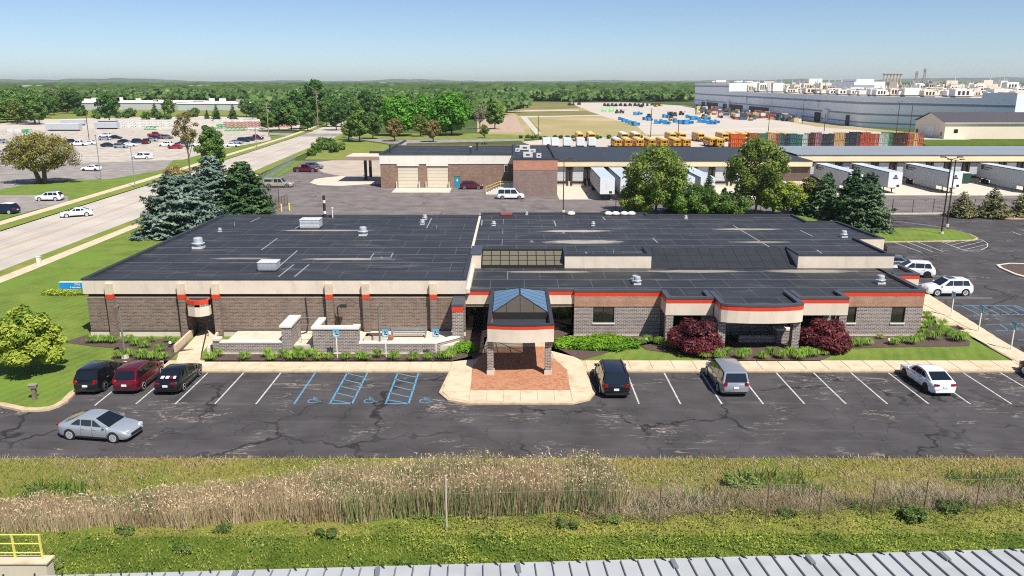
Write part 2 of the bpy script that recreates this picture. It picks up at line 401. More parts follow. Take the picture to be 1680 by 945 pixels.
# road on the left: centre lines surveyed from the picture
rl = [(-72.1, 40), (-73, 110), (-75.6, 166.3), (-80.5, 251), (-84.5, 318), (-93, 412), (-112, 520)]
rr = [(-57, 40), (-57.6, 86.7), (-58.5, 123.1), (-61.9, 192.4), (-65, 242), (-69, 318), (-78, 412), (-98, 520)]
setting('road', MB().sheet(rl + rr[::-1], .006), M_road)
setting('cross_road', MB().sheet([G(262, 212), G(491, 224), G(560, 224), G(640, 236), G(860, 231), G(860, 228), G(640, 229), G(563, 219), G(491, 219)], .010), M_asph3)
def offset_line(pts, dx): return [(p[0] + dx, p[1]) for p in pts]
setting('kerb_road_right', MB().strip(rr[::-1], -.02, .13, .18), M_curb) if False else None
sv = MB().sheet(offset_line(rr, .05) + offset_line(rr, 3.0)[::-1], LZ + .006); setting('road_verge_right', sv, M_verge)
sv = MB().sheet(offset_line(rl, -3.0) + offset_line(rl, -.05)[::-1], LZ + .006); setting('road_verge_left', sv, M_verge)
def walk(name, line, dx, w, y0, y1, label, seg=3.6, gap=.05):
    """concrete footpath beside the road: every slab its own piece while it can be told apart"""
    def at(y):
        for a, b in zip(line, line[1:]):
            if a[1] <= y <= b[1]:
                t = (y - a[1]) / (b[1] - a[1]); return a[0] + (b[0] - a[0]) * t + dx
        return line[-1][0] + dx
    base = setting(name, MB().sheet([(at(y), y) for y in np.arange(y0, y1, 4)] + [(at(y) + w, y) for y in np.arange(y0, y1, 4)][::-1], LZ + .01), M_curb)
    y = y0
    while y < min(y1, 175):
        a, b = y + gap / 2, min(y + seg, y1) - gap / 2
        MB().prism([(at(a), a), (at(a) + w, a), (at(b) + w, b), (at(b), b)], LZ + .012, LZ + .04).build('slab', M_walk, base); y += seg
    if y < y1: MB().prism([(at(t), t) for t in np.arange(y, y1, 4)] + [(at(t) + w, t) for t in np.arange(y, y1, 4)][::-1], LZ + .012, LZ + .04).build('far_slabs', M_walk, base)
    return base
walk('sidewalk_road_right', rr, 1.9, 1.7, 70, 185, '')
walk('sidewalk_road_left', rl, -4.6, 2.0, 96, 400, '')
# tan joint lines in the road
M_joint = mat('road_joint', srgb(186, 140, 78), .9, .2, 1, dirt=(srgb(176, 160, 140), .8))
def along(line, dx, w, y0, y1):
    xs = lambda y: np.interp(y, [p[1] for p in line], [p[0] for p in line]) + dx
    ys = np.arange(y0, y1, 8); return [(xs(y), y) for y in ys] + [(xs(y) + w, y) for y in ys][::-1]
mb = MB()
for dx in (3.9, 7.4, 7.85, 11.4): mb.sheet(along(rl, dx, .15, 50, 300), .012)
setting('road_joint_lines', mb, M_joint)
# left properties: lawn and lots beyond the road
setting('far_left_lawn', MB().sheet([(-200, 118), (-79.0, 100), (-79.8, 166), (-86, 251), (-90, 320), (-210, 330), (-260, 260)], .0), M_lawn)
setting('left_lot_lane', MB().sheet([G(-300, 330), G(0, 311), G(60, 299), G(110, 295), G(180, 294), G(270, 278), G(285, 262), G(-300, 262)], .006), M_asph3)
setting('left_gravel_lot', MB().sheet([G(-400, 272), G(0, 272), G(120, 268), G(300, 262), G(355, 246), G(445, 230), G(440, 216), G(300, 207), G(-400, 214)], .012), M_lotfar)
setting('left_drive', MB().sheet([G(-200, 365), G(0, 352), G(38, 350), G(62, 343), G(112, 331), G(112, 322), G(60, 320), G(-200, 322)], .010), M_asph3)
# fields and yards in the distance
setting('steel_yard_ground', MB().sheet([G(-100, 214), G(60, 196), G(330, 190), G(495, 196), G(490, 213), G(300, 212)], .02), M_gravel)
setting('bus_yard', MB().sheet([G(855, 232.5), G(895, 247), (20, 262), (178, 262), G(1520, 222), G(1300, 216), G(905, 228)], .015), M_gravel)
setting('dry_field', MB().sheet([G(785, 190), G(790, 225), G(880, 228), G(1100, 222), G(940, 168), G(845, 168)], .02), M_field)
setting('pale_lot', MB().sheet([G(783, 190), G(783, 217), G(862, 218), G(846, 190)], .03), M_dirt)
setting('gravel_track', MB().sheet([G(846, 167), G(812, 181), G(785, 189), G(786, 191), G(840, 183), G(950, 182), G(950, 180.5), G(830, 181)], .035), M_gravel)
M_fieldg = grassmat('field_green_brown', srgb(118, 112, 66), srgb(150, 136, 92), srgb(104, 116, 60), .03, .8, bump=.2)
setting('field_strip', MB().sheet([G(846, 168), G(934, 168.3), G(952, 177.5), G(905, 179.5), G(846, 180)], .06), M_fieldg)
setting('field_strip', MB().sheet([G(842, 184), G(905, 182.2), G(962, 182), G(984, 188), G(900, 190), G(850, 190)], .06), M_fieldg)
setting('gravel_track', MB().sheet([G(850, 190.2), G(900, 190.3), G(985, 188.5), G(988, 190), G(900, 192.3), G(865, 193), G(888, 220), G(879, 221), G(855, 193)], .065), M_gravel)
setting('field_strip', MB().sheet([G(862, 193.5), G(867, 194), G(887, 214), G(884, 222), G(874, 221)], .055), M_verge)
setting('canopy_lot', MB().sheet([G(545, 263), G(625, 263), G(625, 289), G(560, 289), G(530, 283), G(505, 268)], .010), mat('worn_concrete', srgb(178, 164, 148), .9, .12, .2, dirt=(srgb(140, 128, 116), .5)))
setting('storage_yard', MB().sheet([G(935, 168.5), G(985, 190), G(1045, 207), G(1060, 221), G(1300, 221), G(1500, 222), (166, 320), (163, 730), G(1030, 168)], .03), M_gravel)
setting('factory_grass_strip', MB().sheet([G(1262, 194), G(1340, 208), G(1500, 221), G(1500, 218), G(1330, 201)], .05), M_field)
setting('embankment', MB().prism([(136, 264), (230, 262), (230, 288), (142, 289)], -.03, .8), M_weedg)
setting('meadow_left', MB().sheet([G(-100, 205), G(60, 196), G(330, 189), G(500, 192), G(500, 176), G(-100, 180)], .025), M_verge)
setting('garage_field', MB().sheet([G(500, 262), G(520, 240), G(560, 226), G(640, 238), G(640, 262)], .008), M_verge)
setting('green_strip', MB().sheet([G(560, 224), G(640, 228.5), G(900, 228.0), G(900, 223), G(780, 219), G(600, 219)], .03), M_verge)

# hills on the horizon
def hill(x0, x1, y, h, seed, w=900):
    rg = random.Random(seed); mb = MB(); n = 40; vs = []
    for i in range(n + 1):
        t = i / n; x = x0 + (x1 - x0) * t
        z = h * math.sin(math.pi * t) ** .6 * (.75 + .35 * rg.random() * .6 + .15 * math.sin(t * 17 + seed))
        vs += [(x, y, -1), (x, y + w * .5, z), (x, y + w, -1)]
    fs = []
    for i in range(n):
        for j in (0, 1): fs.append((3 * i + j, 3 * i + 3 + j, 3 * i + 4 + j, 3 * i + 1 + j))
    return mb.add(vs, fs)
M_hill = mat('wooded_hill', srgb(62, 84, 48), .95, .25, .012)
mb = MB()
for a in ((-8200, -2600, 9000, 74, 3), (-4200, 1200, 10500, 66, 5), (-600, 5200, 11000, 62, 9), (1800, 7200, 8200, 72, 11), (3000, 9000, 9300, 82, 13), (-9000, -4200, 7600, 62, 17)): hill_mb = hill(*a); mb.add(hill_mb.v, hill_mb.f)
setting('hills', mb, M_hill)
# ------------------------------------------------------------------ front walk, entry island, landscaping beds
base = setting('front_sidewalk', MB().prism([(-28.9, YC), (-4.6, YC), (-5.0, 50.6), (-4.3, 49.3), (-3.0, 48.75), (4.0, 48.75), (5.2, 49.4), (5.75, 50.7), (5.4, YC), (38.2, YC), (38.2, 57.0), (5.2, 57.0), (3.2, 62.8), (-2.4, 62.8), (-3.0, 58.4), (-4.6, 57.0), (-28.9, 57.0)], -.03, LZ), M_curb)
def slab(poly, z=LZ + .03, m=None, name='slab', parent=None):
    return MB().prism(poly, LZ, z).build(name, m or M_walk, parent or base)
x = -28.7
while x < -4.7:
    w = min(1.62, -4.6 - x)
    if w > .5: slab([(x + .02, YC + .3), (x + w - .03, YC + .3), (x + w - .03, 56.95), (x + .02, 56.95)])
    x += 1.62
x = 5.55
while x < 38:
    w = min(1.62, 38.2 - x); slab([(x + .02, YC + .3), (x + w - .03, YC + .3), (x + w - .03, 56.95), (x + .02, 56.95)]); x += 1.62
# island slabs round the brick pavers
pv = [G(772, 643), G(935, 643), G(928, 601), G(905, 590.5), (2.9, 60.2), (-2.0, 60.2), G(775, 606)]
xs = np.linspace(pv[0][0], pv[1][0], 7)
for a, b in zip(xs, xs[1:]): slab([(a + .015, 49.0), (b - .015, 49.0), (b - .015, pv[0][1] - .05), (a + .015, pv[0][1] - .05)])
slab([(-3.0, 49.05), (-4.2, 49.6), (-4.75, 50.7), (pv[0][0] - .05, 50.7), (pv[0][0] - .05, 49.05)][::1])
slab([(-4.72, 50.75), (-4.6, 52.6), (pv[0][0] - .02, 52.6), (pv[0][0] - .05, 50.75)])
slab([(-4.6, 52.65), (-4.45, 54.8), (pv[6][0] - .03, 54.8), (pv[0][0] - .02, 52.65)])
slab([(-4.5, 54.85), (-4.55, 56.9), (-3.1, 58.0), (-2.9, 56.6), (pv[6][0] - .03, 54.85)])
slab([(4.05, 49.05), (5.1, 49.6), (5.6, 50.7), (pv[1][0] + .05, 50.7), (pv[1][0] + .05, 49.05)])
slab([(5.58, 50.75), (5.45, 52.6), (pv[1][0] + .02, 52.6), (pv[1][0] + .05, 50.75)])
slab([(5.43, 52.65), (5.35, 54.8), (pv[2][0] + .08, 54.8), (pv[1][0] + .02, 52.65)])
slab([(5.3, 54.85), (5.3, 56.9), (3.5, 60.0), (3.0, 60.2), (3.2, 57.5), (pv[2][0] + .05, 54.85)])
slab([(-2.3, 60.3), (3.0, 60.3), (2.9, 62.7), (-2.3, 62.7)])
n = NB('paver_brick'); v = n.pos(rot=(0, 0, R(45)))
b = n.n('ShaderNodeTexBrick'); n.l(v, b.inputs['Vector']); b.inputs['Scale'].default_value = 1; b.inputs['Brick Width'].default_value = .22; b.inputs['Row Height'].default_value = .11
b.inputs['Mortar Size'].default_value = .006; b.inputs['Color1'].default_value = srgb(160, 102, 72) + (1,); b.inputs['Color2'].default_value = srgb(188, 136, 100) + (1,); b.inputs['Mortar'].default_value = srgb(140, 96, 74) + (1,)
n.col(n.mix(n.math('MULTIPLY', n.ramp(n.noise(n.pos(), 1.6, 5), .45, .7), .5), b.outputs[0], srgb(190, 140, 112))); n.rough(.85); M_paver = n.m
slab(pv, LZ + .028, M_paver, 'brick_paving')

# access path to the side door and the right-hand side walk
path = setting('side_door_path', MB().prism([(G(281, 601)[0], 56.98), (G(322, 601)[0], 56.98), G(333, 578, LZ), G(295, 578, LZ)], -.03, LZ + .004), M_curb)
for i in range(3):
    a, b = i / 3, (i + 1) / 3
    L0, R0, R1, L1 = (Vector((G(281, 601)[0], 57.03)), Vector((G(322, 601)[0], 57.03)), Vector(G(333, 578)), Vector(G(295, 578)))
    q = [L0.lerp(L1, a + .01), R0.lerp(R1, a + .01), R0.lerp(R1, b - .01), L0.lerp(L1, b - .01)]
    slab([tuple(p) for p in q], parent=path)
rs = setting('side_sidewalk', MB().prism([(38.2, YC), (40.0, YC), (40.2, 62), (41.6, 76.5), (41.6, 80), (34.3, 80), (34.3, 66.2), (38.9, 66.2), (38.2, 60)], -.03, LZ + .004), M_curb)
y = YC + .3
while y < 78:
    xa = 38.3 if y < 64 else 39.3; slab([(xa + max(0, y - 70) * .0, y), (40.0 + max(0, (y - 60)) * .1, y), (40.1 + max(0, (y - 60)) * .1, y + 1.56), (xa, y + 1.56)], parent=rs); y += 1.6
slab([(34.5, 66.4), (39.2, 66.4), (39.2, 72), (34.5, 72)], parent=rs)

def bed(name, px):
    return setting(name, MB().prism([G(x, y, LZ) for x, y in px], LZ - .02, LZ + .03), M_mulch)
bed('mulch_bed', [(105, 562), (146, 548), (146, 556), (300, 556), (318, 574), (292, 578), (271, 598), (200, 600), (182, 588), (196, 572), (150, 568)])
bed('mulch_bed', [(335, 594), (345, 580), (360, 578), (560, 579), (700, 579), (762, 555), (800, 552), (790, 583), (776, 590), (740, 594)])
bed('mulch_bed', [(905, 560), (940, 545), (1095, 545), (1095, 562), (1040, 568), (1012, 574), (958, 590), (900, 575)])
bed('mulch_bed', [(1040, 560), (1095, 556), (1180, 555), (1390, 548), (1520, 548), (1520, 520), (1535, 524), (1540, 545), (1592, 560), (1590, 568), (1460, 570), (1395, 572), (1372, 580), (1345, 593), (1165, 593), (1130, 584), (1060, 574)])

setting('mulch_bed', MB().prism([(-4.05, 60.9), (-1.75, 60.9), (-1.75, 64.5), (-4.05, 64.5)], LZ - .02, LZ + .028), M_mulch)
bed('mulch_bed', [(906, 560), (906, 543), (944, 543), (944, 549)])
# ------------------------------------------------------------------ painted lines of the lot
lines = MB(); blue = MB()
def seg(mb, x0, y0, x1, y1, w=.11, z=.005):
    d = Vector((x1 - x0, y1 - y0)).normalized(); n_ = Vector((-d.y, d.x)) * w / 2
    mb.sheet([(x0 + n_.x, y0 + n_.y), (x1 + n_.x, y1 + n_.y), (x1 - n_.x, y1 - n_.y), (x0 - n_.x, y0 - n_.y)], z)
Y0, Y1 = YC - .08, 48.85
pit = 2.74
for k in range(0, 13): seg(lines, 8.42 + pit * k - (.0), Y0, 8.42 + pit * k, Y1)
for xx in (-16.95, -19.68, -22.3, -24.9): seg(lines, xx, Y0, xx, Y1)
seg(lines, -27.6, Y0 - 1, -27.5, 48.6); seg(lines, -27.7, 47.4, -26.9, 47.5)
for xx in (-14.43,): seg(blue, xx, Y0, xx, Y1, .13)
for a, b in ((-12.07, -10.7), (-8.37, -6.95)):
    a2, b2 = a, b
    seg(blue, a, Y0, a, Y1, .13); seg(blue, b + .1, Y0, b + .1, Y1, .13); seg(blue, a, Y1 + .05, b + .1, Y1 + .05, .13)
    for k in range(5): seg(blue, a, Y0 - .1 - k * 1.25, b + .1, Y0 - .95 - k * 1.25 if k < 4 else Y1 + .1, .11)
def wheelchair(mb, x, y, s=1.0, z=.005, flat=True, thick=.09):
    """access symbol drawn with strokes in the ground plane (flat) or upright"""
    def st(pts):
        for a, b in zip(pts, pts[1:]):
            if flat: seg(mb, x + a[0] * s, y + a[1] * s, x + b[0] * s, y + b[1] * s, thick, z)
            else:
                d = Vector((b[0] - a[0], b[1] - a[1])).normalized(); n_ = Vector((-d.y, d.x)) * thick / 2
                A, B = Vector(a) * s, Vector(b) * s
                mb.add([(x + p.x, y, z + p.y) for p in (A - n_, B - n_, B + n_, A + n_)], [(0, 1, 2, 3)])
    st([(math.cos(t) * .42 - .08, math.sin(t) * .42 - .1) for t in np.linspace(R(110), R(370), 14)])
    st([(-.12, .52), (-.1, .1), (.25, .08), (.42, -.32), (.6, -.25)]); st([(-.1, .34), (.18, .32)])
    st([(-.16 + math.cos(t) * .07, .66 + math.sin(t) * .07) for t in np.linspace(0, 2 * math.pi, 7)])
for px in (516, 608, 699):
    X, Y = G(px, 657); wheelchair(blue, X, Y, .82)
setting('stall_lines', lines, M_line); setting('accessible_stall_lines', blue, M_blue)
# lines of the side lot
sl = MB(); sb = MB()
def pl(mb, pts, w=.12):
    P = [G(*p) for p in pts]
    for a, b in zip(P, P[1:]): seg(mb, a[0], a[1], b[0], b[1], w)
pl(sl, [(1533, 489), (1628, 489)]); pl(sl, [(1505, 454), (1554, 452.5)]); pl(sl, [(1505, 467), (1530, 465)])
pl(sl, [(1468, 398), (1512, 414)]); pl(sl, [(1503, 396), (1548, 413)]); pl(sl, [(1488, 397), (1530, 413)])
pl(sl, [(1540, 395), (1582, 411)]); pl(sl, [(1582, 411), (1610, 410), (1620, 405), (1620, 399), (1610, 393), (1545, 397)])
for a, b in (((1550, 399), (1572, 395)), ((1560, 402), (1592, 395)), ((1568, 407), (1612, 396)), ((1580, 410), (1619, 401))): pl(sl, [a, b], .1)
pl(sl, [(1446, 364), (1480, 364), (1540, 372), (1552, 375)]); pl(sl, [(1446, 368), (1466, 376)]); pl(sl, [(1660, 380), (1676, 386)])
setting('side_lot_lines', sl, M_line)
pl(sb, [(1565, 502), (1665, 501), (1700, 515)], .13); pl(sb, [(1598, 517), (1690, 516)], .13); pl(sb, [(1617, 532), (1700, 531)]); pl(sb, [(1634, 542), (1700, 541)]); pl(sb, [(1670, 558), (1700, 557)])
for k in range(6): pl(sb, [(1578 + k * 17, 502), (1608 + k * 17, 517)], .1)
for k in range(3): pl(sb, [(1640 + k * 18, 532), (1655 + k * 18, 542)], .1)
setting('side_accessible_lines', sb, M_blue)
# small planted island at the right edge and grass island by the light poles
isl = [G(x, y) for x, y in ((1634, 436), (1640, 441), (1665, 452), (1700, 462), (1720, 440), (1690, 434), (1655, 433))]
setting('planted_island_kerb', MB().prism(isl, -.02, .14), M_conc)
c0 = sum((Vector(p) for p in isl), Vector((0, 0))) / len(isl)
setting('planted_island', MB().prism([tuple(c0.lerp(Vector(p), .82)) for p in isl], .1, .16), M_mulch)
gi = [G(x, y) for x, y in ((1440, 375), (1500, 375), (1560, 378), (1592, 385), (1605, 392), (1598, 395), (1520, 397), (1448, 398), (1430, 392))]
setting('grass_island_kerb', MB().prism(gi, -.02, .13), M_curb)
c0 = sum((Vector(p) for p in gi), Vector((0, 0))) / len(gi)
setting('grass_island', MB().prism([tuple(c0.lerp(Vector(p), .965)) for p in gi], .1, .17), M_lawn)
setting('back_kerb', MB().strip([G(1440, 352), G(1560, 351.5), G(1680, 352.5), (130, 127)], -.02, .2, .5), M_conc)
setting('back_planting_strip', MB().prism([G(1545, 353), G(1700, 353), G(1700, 361), G(1655, 360), G(1600, 356)], -.02, .1), M_dirt)

# ------------------------------------------------------------------ MAIN BUILDING
B = thing('office_building', 'long single-storey brick office building with black flat roof and orange striped parapets', 'building', (0, 63, 0))
# roof membrane with welded seams and silt stains
def roofmat(name, w, h, ox, oy, stains=()):
    n = NB(name); v = n.pos(loc=(ox, oy, 0))
    b = n.n('ShaderNodeTexBrick'); n.l(v, b.inputs['Vector']); b.inputs['Scale'].default_value = 1; b.inputs['Brick Width'].default_value = w; b.inputs['Row Height'].default_value = h
    b.inputs['Mortar Size'].default_value = .035; b.inputs['Mortar Smooth'].default_value = .4; b.offset = .5
    b.inputs['Color1'].default_value = srgb(44, 45, 48) + (1,); b.inputs['Color2'].default_value = srgb(50, 51, 54) + (1,); b.inputs['Mortar'].default_value = srgb(84, 85, 88) + (1,)
    b2 = n.n('ShaderNodeTexBrick'); n.l(v, b2.inputs['Vector']); b2.inputs['Scale'].default_value = 1; b2.inputs['Brick Width'].default_value = 900; b2.inputs['Row Height'].default_value = h; b2.inputs['Mortar Size'].default_value = .045; b2.inputs['Mortar Smooth'].default_value = .4
    k0 = n.mix(n.math('MULTIPLY', b2.outputs[1], n.ramp(n.noise(n.pos(scale=(.2, 1, 1)), .6, 2), .3, .6, (.35, .35, .35, 1))), b.outputs[0], srgb(134, 135, 138))
    k = n.mix(n.math('MULTIPLY', n.ramp(n.noise(n.pos(scale=(.5, 1, 1)), .5, 5), .45, .75), .4), k0, srgb(76, 77, 80))
    k = n.mix(n.math('MULTIPLY', n.ramp(n.noise(n.pos(scale=(.25, 1.2, 1), loc=(3, 8, 0)), .7, 5, .65), .56, .74), .5), k, srgb(120, 116, 108))
    k = n.mix(n.math('MULTIPLY', n.ramp(n.noise(n.pos(scale=(1, 1, 1)), 9, 3, .7), .55, .8), .25), k, srgb(100, 100, 102))
    wob = n.noise(n.pos(scale=(.5, 1.4, 1)), 1.1, 5, .7)
    s = n.n('ShaderNodeSeparateXYZ'); n.l(n.pos(), s.inputs[0])
    for (sx, sy, rx, ry, amt) in stains:
        dx = n.math('DIVIDE', n.math('SUBTRACT', s.outputs[0], sx), rx); dy = n.math('DIVIDE', n.math('SUBTRACT', s.outputs[1], sy), ry)
        d = n.math('ADD', n.math('MULTIPLY', dx, dx), n.math('MULTIPLY', dy, dy))
        d = n.math('SUBTRACT', n.math('ADD', d, n.math('MULTIPLY', wob, 1.9)), .95)
        k = n.mix(n.math('MULTIPLY', n.ramp(d, .35, .95, (1, 1, 1, 1), (0, 0, 0, 1)), amt), k, srgb(176, 166, 150))
    n.col(k); n.rough(.55); n.b.inputs['Specular IOR Level'].default_value = .35
    n.bump(n.noise(n.pos(), 2.5, 3), .15, .02); return n.m
def st(px, py, z, rpx, ry, amt):
    X, Y = G(px, py, z); return (X, Y, rpx / (1300 / (Y * CP + (H - z) * SP)), ry, amt)
ZR = 4.9
M_roofL = roofmat('roof_left', 3.6, 3.35, 0, .6, [st(530, 378, ZR, 85, .5, .75), st(570, 425, ZR, 90, .55, .75), st(400, 424, ZR, 60, .45, .5)])
M_roofR = roofmat('roof_middle', 2.9, 3.1, 1, 0, [st(945, 379, ZR, 66, .8, .9), st(960, 397, ZR, 76, 1.1, .8), st(1225, 376, ZR, 60, .6, .75), st(1250, 397, ZR, 60, .45, .6)])
M_roofLow = roofmat('roof_low', 2.9, 3.0, .4, 1.3, [st(900, 447, 3.8, 80, .5, .6), st(1140, 446, 3.8, 90, .6, .6), st(1330, 446, 3.8, 80, .8, .6)])
XL, XM, YF, YB = -35.2, -3.75, 62.86, 95.2
# left wing shell
w = MB().wallx(XL + .15, XM - .1, LZ + .42, 3.5, YF + .15, .3, [(-26.75, -24.55, LZ, 3.3)])
w.box(XL + .15, XL + .45, YF + .45, YB - .2, .5, 3.8); w.box(XL + .15, XM, YB - .2, YB, .3, 3.8)
w.build('brick_wall', M_brick, B)
MB().wallx(XL + .1, XM - .1, -.02, LZ + .42, YF + .1, .3, [(-26.75, -24.55, -.02, LZ + .42)]).build('foundation', M_conc, B)
MB().wallx(XL + .13, XM - .1, LZ + .42, LZ + .50, YF + .08, .3, [(-26.75, -24.55, LZ, 1)]).build('dark_base_course', M_dark, B)
MB().wallx(XL + .13, XM - .1, 3.42, 3.52, YF + .12, .34, []).build('soldier_course', mat('soldier', srgb(168, 146, 128), .85), B)
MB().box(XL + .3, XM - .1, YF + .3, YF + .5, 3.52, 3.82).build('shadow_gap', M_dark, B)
MB().strip([(XL, YB), (XL, YF), (XM, YF), (XM, YB + 1.4)], 3.8, 4.98, .25).build('fascia', M_cream, B)
MB().strip([(XL - .04, YB + .04), (XL - .04, YF - .04), (XM + .04, YF - .04), (XM + .04, 72.2)], 4.98, 5.1, .38).build('coping', M_copdark, B)
MB().box(XL - .04, XM, YB - .2, YB + .1, 4.9, 5.1).build('coping', M_coping, B)
MB().sheet([(XL + .1, YF + .1), (XM, YF + .1), (XM, YB), (XL + .1, YB)], ZR).build('roof_membrane', M_roofL, B)
# side scupper box
X, Y = G(190, 427, 3.6); MB().box(XL - .6, XL, Y - .4, Y + .4, 3.5, 3.75).build('scupper', M_unit, B)
# brick piers with cream/orange heads
for X, lab in ((-32.95, 0), (-27.06, 1), (-24.26, 1), (-14.98, 0), (-11.98, 0), (-6.44, 0)):
    w_, d = .55, .62
    MB().box(X - w_ / 2, X + w_ / 2, YF - d + .3, YF + .14, -.02, 3.45).build('pier', M_brick, B)
    MB().box(X - w_ / 2 - .02, X + w_ / 2 + .02, YF - d + .28, YF - .0, 3.84, 4.72).build('pier_head', mat('pier_head', srgb(204, 188, 164), .8), B)
    MB().box(X - w_ / 2 - .02, X + w_ / 2 + .02, YF - d + .28, YF + .0, 3.45, 3.84).build('orange_band', M_orange, B)
# canopy over the recessed side door (faceted front)
cx0, cx1 = -26.6, -24.7
cp = [(cx0, YF - .3), (cx0 + .25, YF - .95), (cx0 + .95, YF - 1.25), (cx1 - .55, YF - 1.25), (cx1 + .0, YF - .75), (cx1, YF - .3)]
MB().strip(cp, 2.2, 3.2, .12).build('door_canopy_fascia', M_cream, B)
MB().strip([(p[0], p[1] - .02) for p in cp], 3.2, 3.55, .14).build('orange_band', M_orange, B)
MB().prism(cp + [(cx1, YF + .1), (cx0, YF + .1)], 3.0, 3.45).build('door_canopy_roof', M_copdark, B)
MB().box(cx0 - .15, cx1 + .15, YF + 1.5, YF + 1.6, LZ, 3.5).box(cx0 - .2, cx0 - .1, YF + .3, YF + 1.5, LZ, 3.5).box(cx1 + .1, cx1 + .2, YF + .3, YF + 1.5, LZ, 3.5).build('recess_wall', M_brick, B)
d_ = MB().box(-25.75, -24.75, YF + 1.42, YF + 1.5, LZ, 2.2).build('door', M_doorgrey, B)
MB().box(-25.65, -25.58, YF + 1.36, YF + 1.42, 1.1, 1.2).build('handle', M_lite, d_)
# ramp and its walls to that door
MB().add([G3(297, 577, LZ + .02), G3(333, 577, LZ + .02), (-24.75, YF + 1.4, LZ + .12), (-26.4, YF + 1.4, LZ + .12)], [(0, 1, 2, 3)]).build('door_ramp', M_walk, B)
MB().strip([G(290, 581), (-26.55, YF + .2)], LZ, .75, .18).build('ramp_wall', M_walk, B)
MB().strip([(-24.3, YF - .2), G(345, 583)][::-1], LZ, .62, .2).build('ramp_wall', M_conc, B)
MB().path([G3(331, 577, LZ), G3(331, 577, .95), (-25.2, YF - .2, 1.05), (-25.2, YF - .2, LZ)], .03).build('ramp_handrail', M_dark, B)

# low planter/terrace wall in front of the left wing (with plinth behind)
def cap(mb, pts, z0, z1, t, over=.06): mb.strip([(p[0], p[1]) for p in pts], z0, z1, t)
TW = thing('terrace_wall', 'low grey brick terrace wall with pale coping and raised screens before the left wing', 'wall', (-15, 58.6, 0))
ya = 58.75
l1 = [(-22.9, ya + .0), (-17.85, ya)]
MB().strip(l1, LZ - .05, .93, .35).build('brick_wall', M_gbrick, TW)
MB().strip([(-23.1, ya - .06), (-17.6, ya - .06)], .93, 1.08, .48).build('coping', M_white, TW)
MB().box(-23.3, -22.85, ya - .1, ya + .5, LZ, 1.15).build('end_post', M_gbrick, TW)
MB().box(-23.4, -22.75, ya - .18, ya + .58, 1.15, 1.3).build('post_cap', M_conc, TW)
MB().box(-17.9, -17.15, ya - .1, ya + 2.6, LZ, 2.25).build('screen_wall', M_gbrick, TW)
MB().box(-18.0, -17.05, ya - .2, ya + 2.7, 2.25, 2.42).build('coping', M_white, TW)
MB().strip([(-15.45, ya + 2.4), (-15.45, ya - .15), (-11.95, ya - .15), (-11.95, ya + .6)], LZ, 2.12, .38).build('screen_wall', M_gbrick, TW)
MB().strip([(-15.55, ya + 2.5), (-15.55, ya - .25), (-11.85, ya - .25), (-11.85, ya + .6)], 2.12, 2.3, .56).build('coping', M_white, TW)
l2 = [(-11.95, ya), (-6.05, ya), (-3.95, 60.6)]
MB().strip(l2, LZ - .05, .85, .35).build('brick_wall', M_gbrick, TW)
MB().strip([(p[0], p[1] - .06) for p in l2], .85, 1.0, .48).build('coping', M_white, TW)
MB().box(-22.8, -4.2, ya + .36, YF, LZ, .62).build('terrace_slab', M_conc, TW)
setting('planting_kerb', MB().box(-23, -6.2, ya - .35, ya - .2, LZ - .01, LZ + .1), M_conc)
# things on the terrace: rails, bench, planters
rl_ = thing('pipe_rail', 'thin pipe railing between the brick screens of the terrace', 'railing', (-16.3, ya + .3, 0))
MB().tube((-17.2, ya + 2.4, 2.3), (-15.4, ya + 2.4, 2.3), .025).build('rail', M_galv, rl_); MB().tube((-17.2, ya + 1.0, 2.1), (-15.4, ya + 1.0, 2.1), .025).build('rail', M_galv, rl_)
for xx in (-16.7, -15.8): MB().tube((xx, ya + 1.0, .6), (xx, ya + 1.0, 2.1), .022).build('post', M_galv, rl_)
bn = thing('metal_bench', 'grey metal bench frame standing on the terrace slab behind the low wall', 'bench', (-8.2, 61.2, .62))
MB().box(-9.8, -6.9, 61.0, 61.35, 1.0, 1.05).build('seat', M_galv, bn); MB().box(-9.8, -6.9, 61.4, 61.44, 1.15, 1.4).build('backrest', M_galv, bn)
for xx in (-9.7, -7.0): MB().box(xx - .04, xx + .04, 61.0, 61.4, .62, 1.15).build('leg', M_galv, bn)
bx = thing('planter_box', 'pale concrete box planter on the terrace right of the tall screen wall', 'planter', (-11.0, 60.4, .62))
MB().box(-11.8, -10.1, 60.0, 61.0, .62, 1.05).build('box', M_conc, bx); MB().box(-11.7, -10.2, 60.1, 60.9, 1.05, 1.09).build('soil', M_mulch, bx)
up = thing('fallen_pot', 'reddish plant pot lying on the terrace beside the box planter', 'pot', (-9.7, 60.2, .62))
MB().lathe([(.16, -.25), (.24, .25)], (0, 0, .0), 10, 'Y').build('pot', mat('terracotta', srgb(150, 96, 72), .8), up, world=False).location = (0, 0, .25)

# ------------------------------- right wing
def facade(pts, z0, tag_='bay'):
    """parapet of an overhanging bay: cream panel, orange band, coping"""
    MB().strip(pts, z0, 3.6, .3).build(tag_ + '_fascia', M_cream, B)
    q = MB().strip([(p[0], p[1] - .012) for p in pts], 3.6, 3.95, .31).build('orange_band', M_orange, B)
    MB().strip([(p[0], p[1] - .05) for p in pts], 3.95, 4.1, .42).build('coping', M_coping, B)
ybk = 63.05
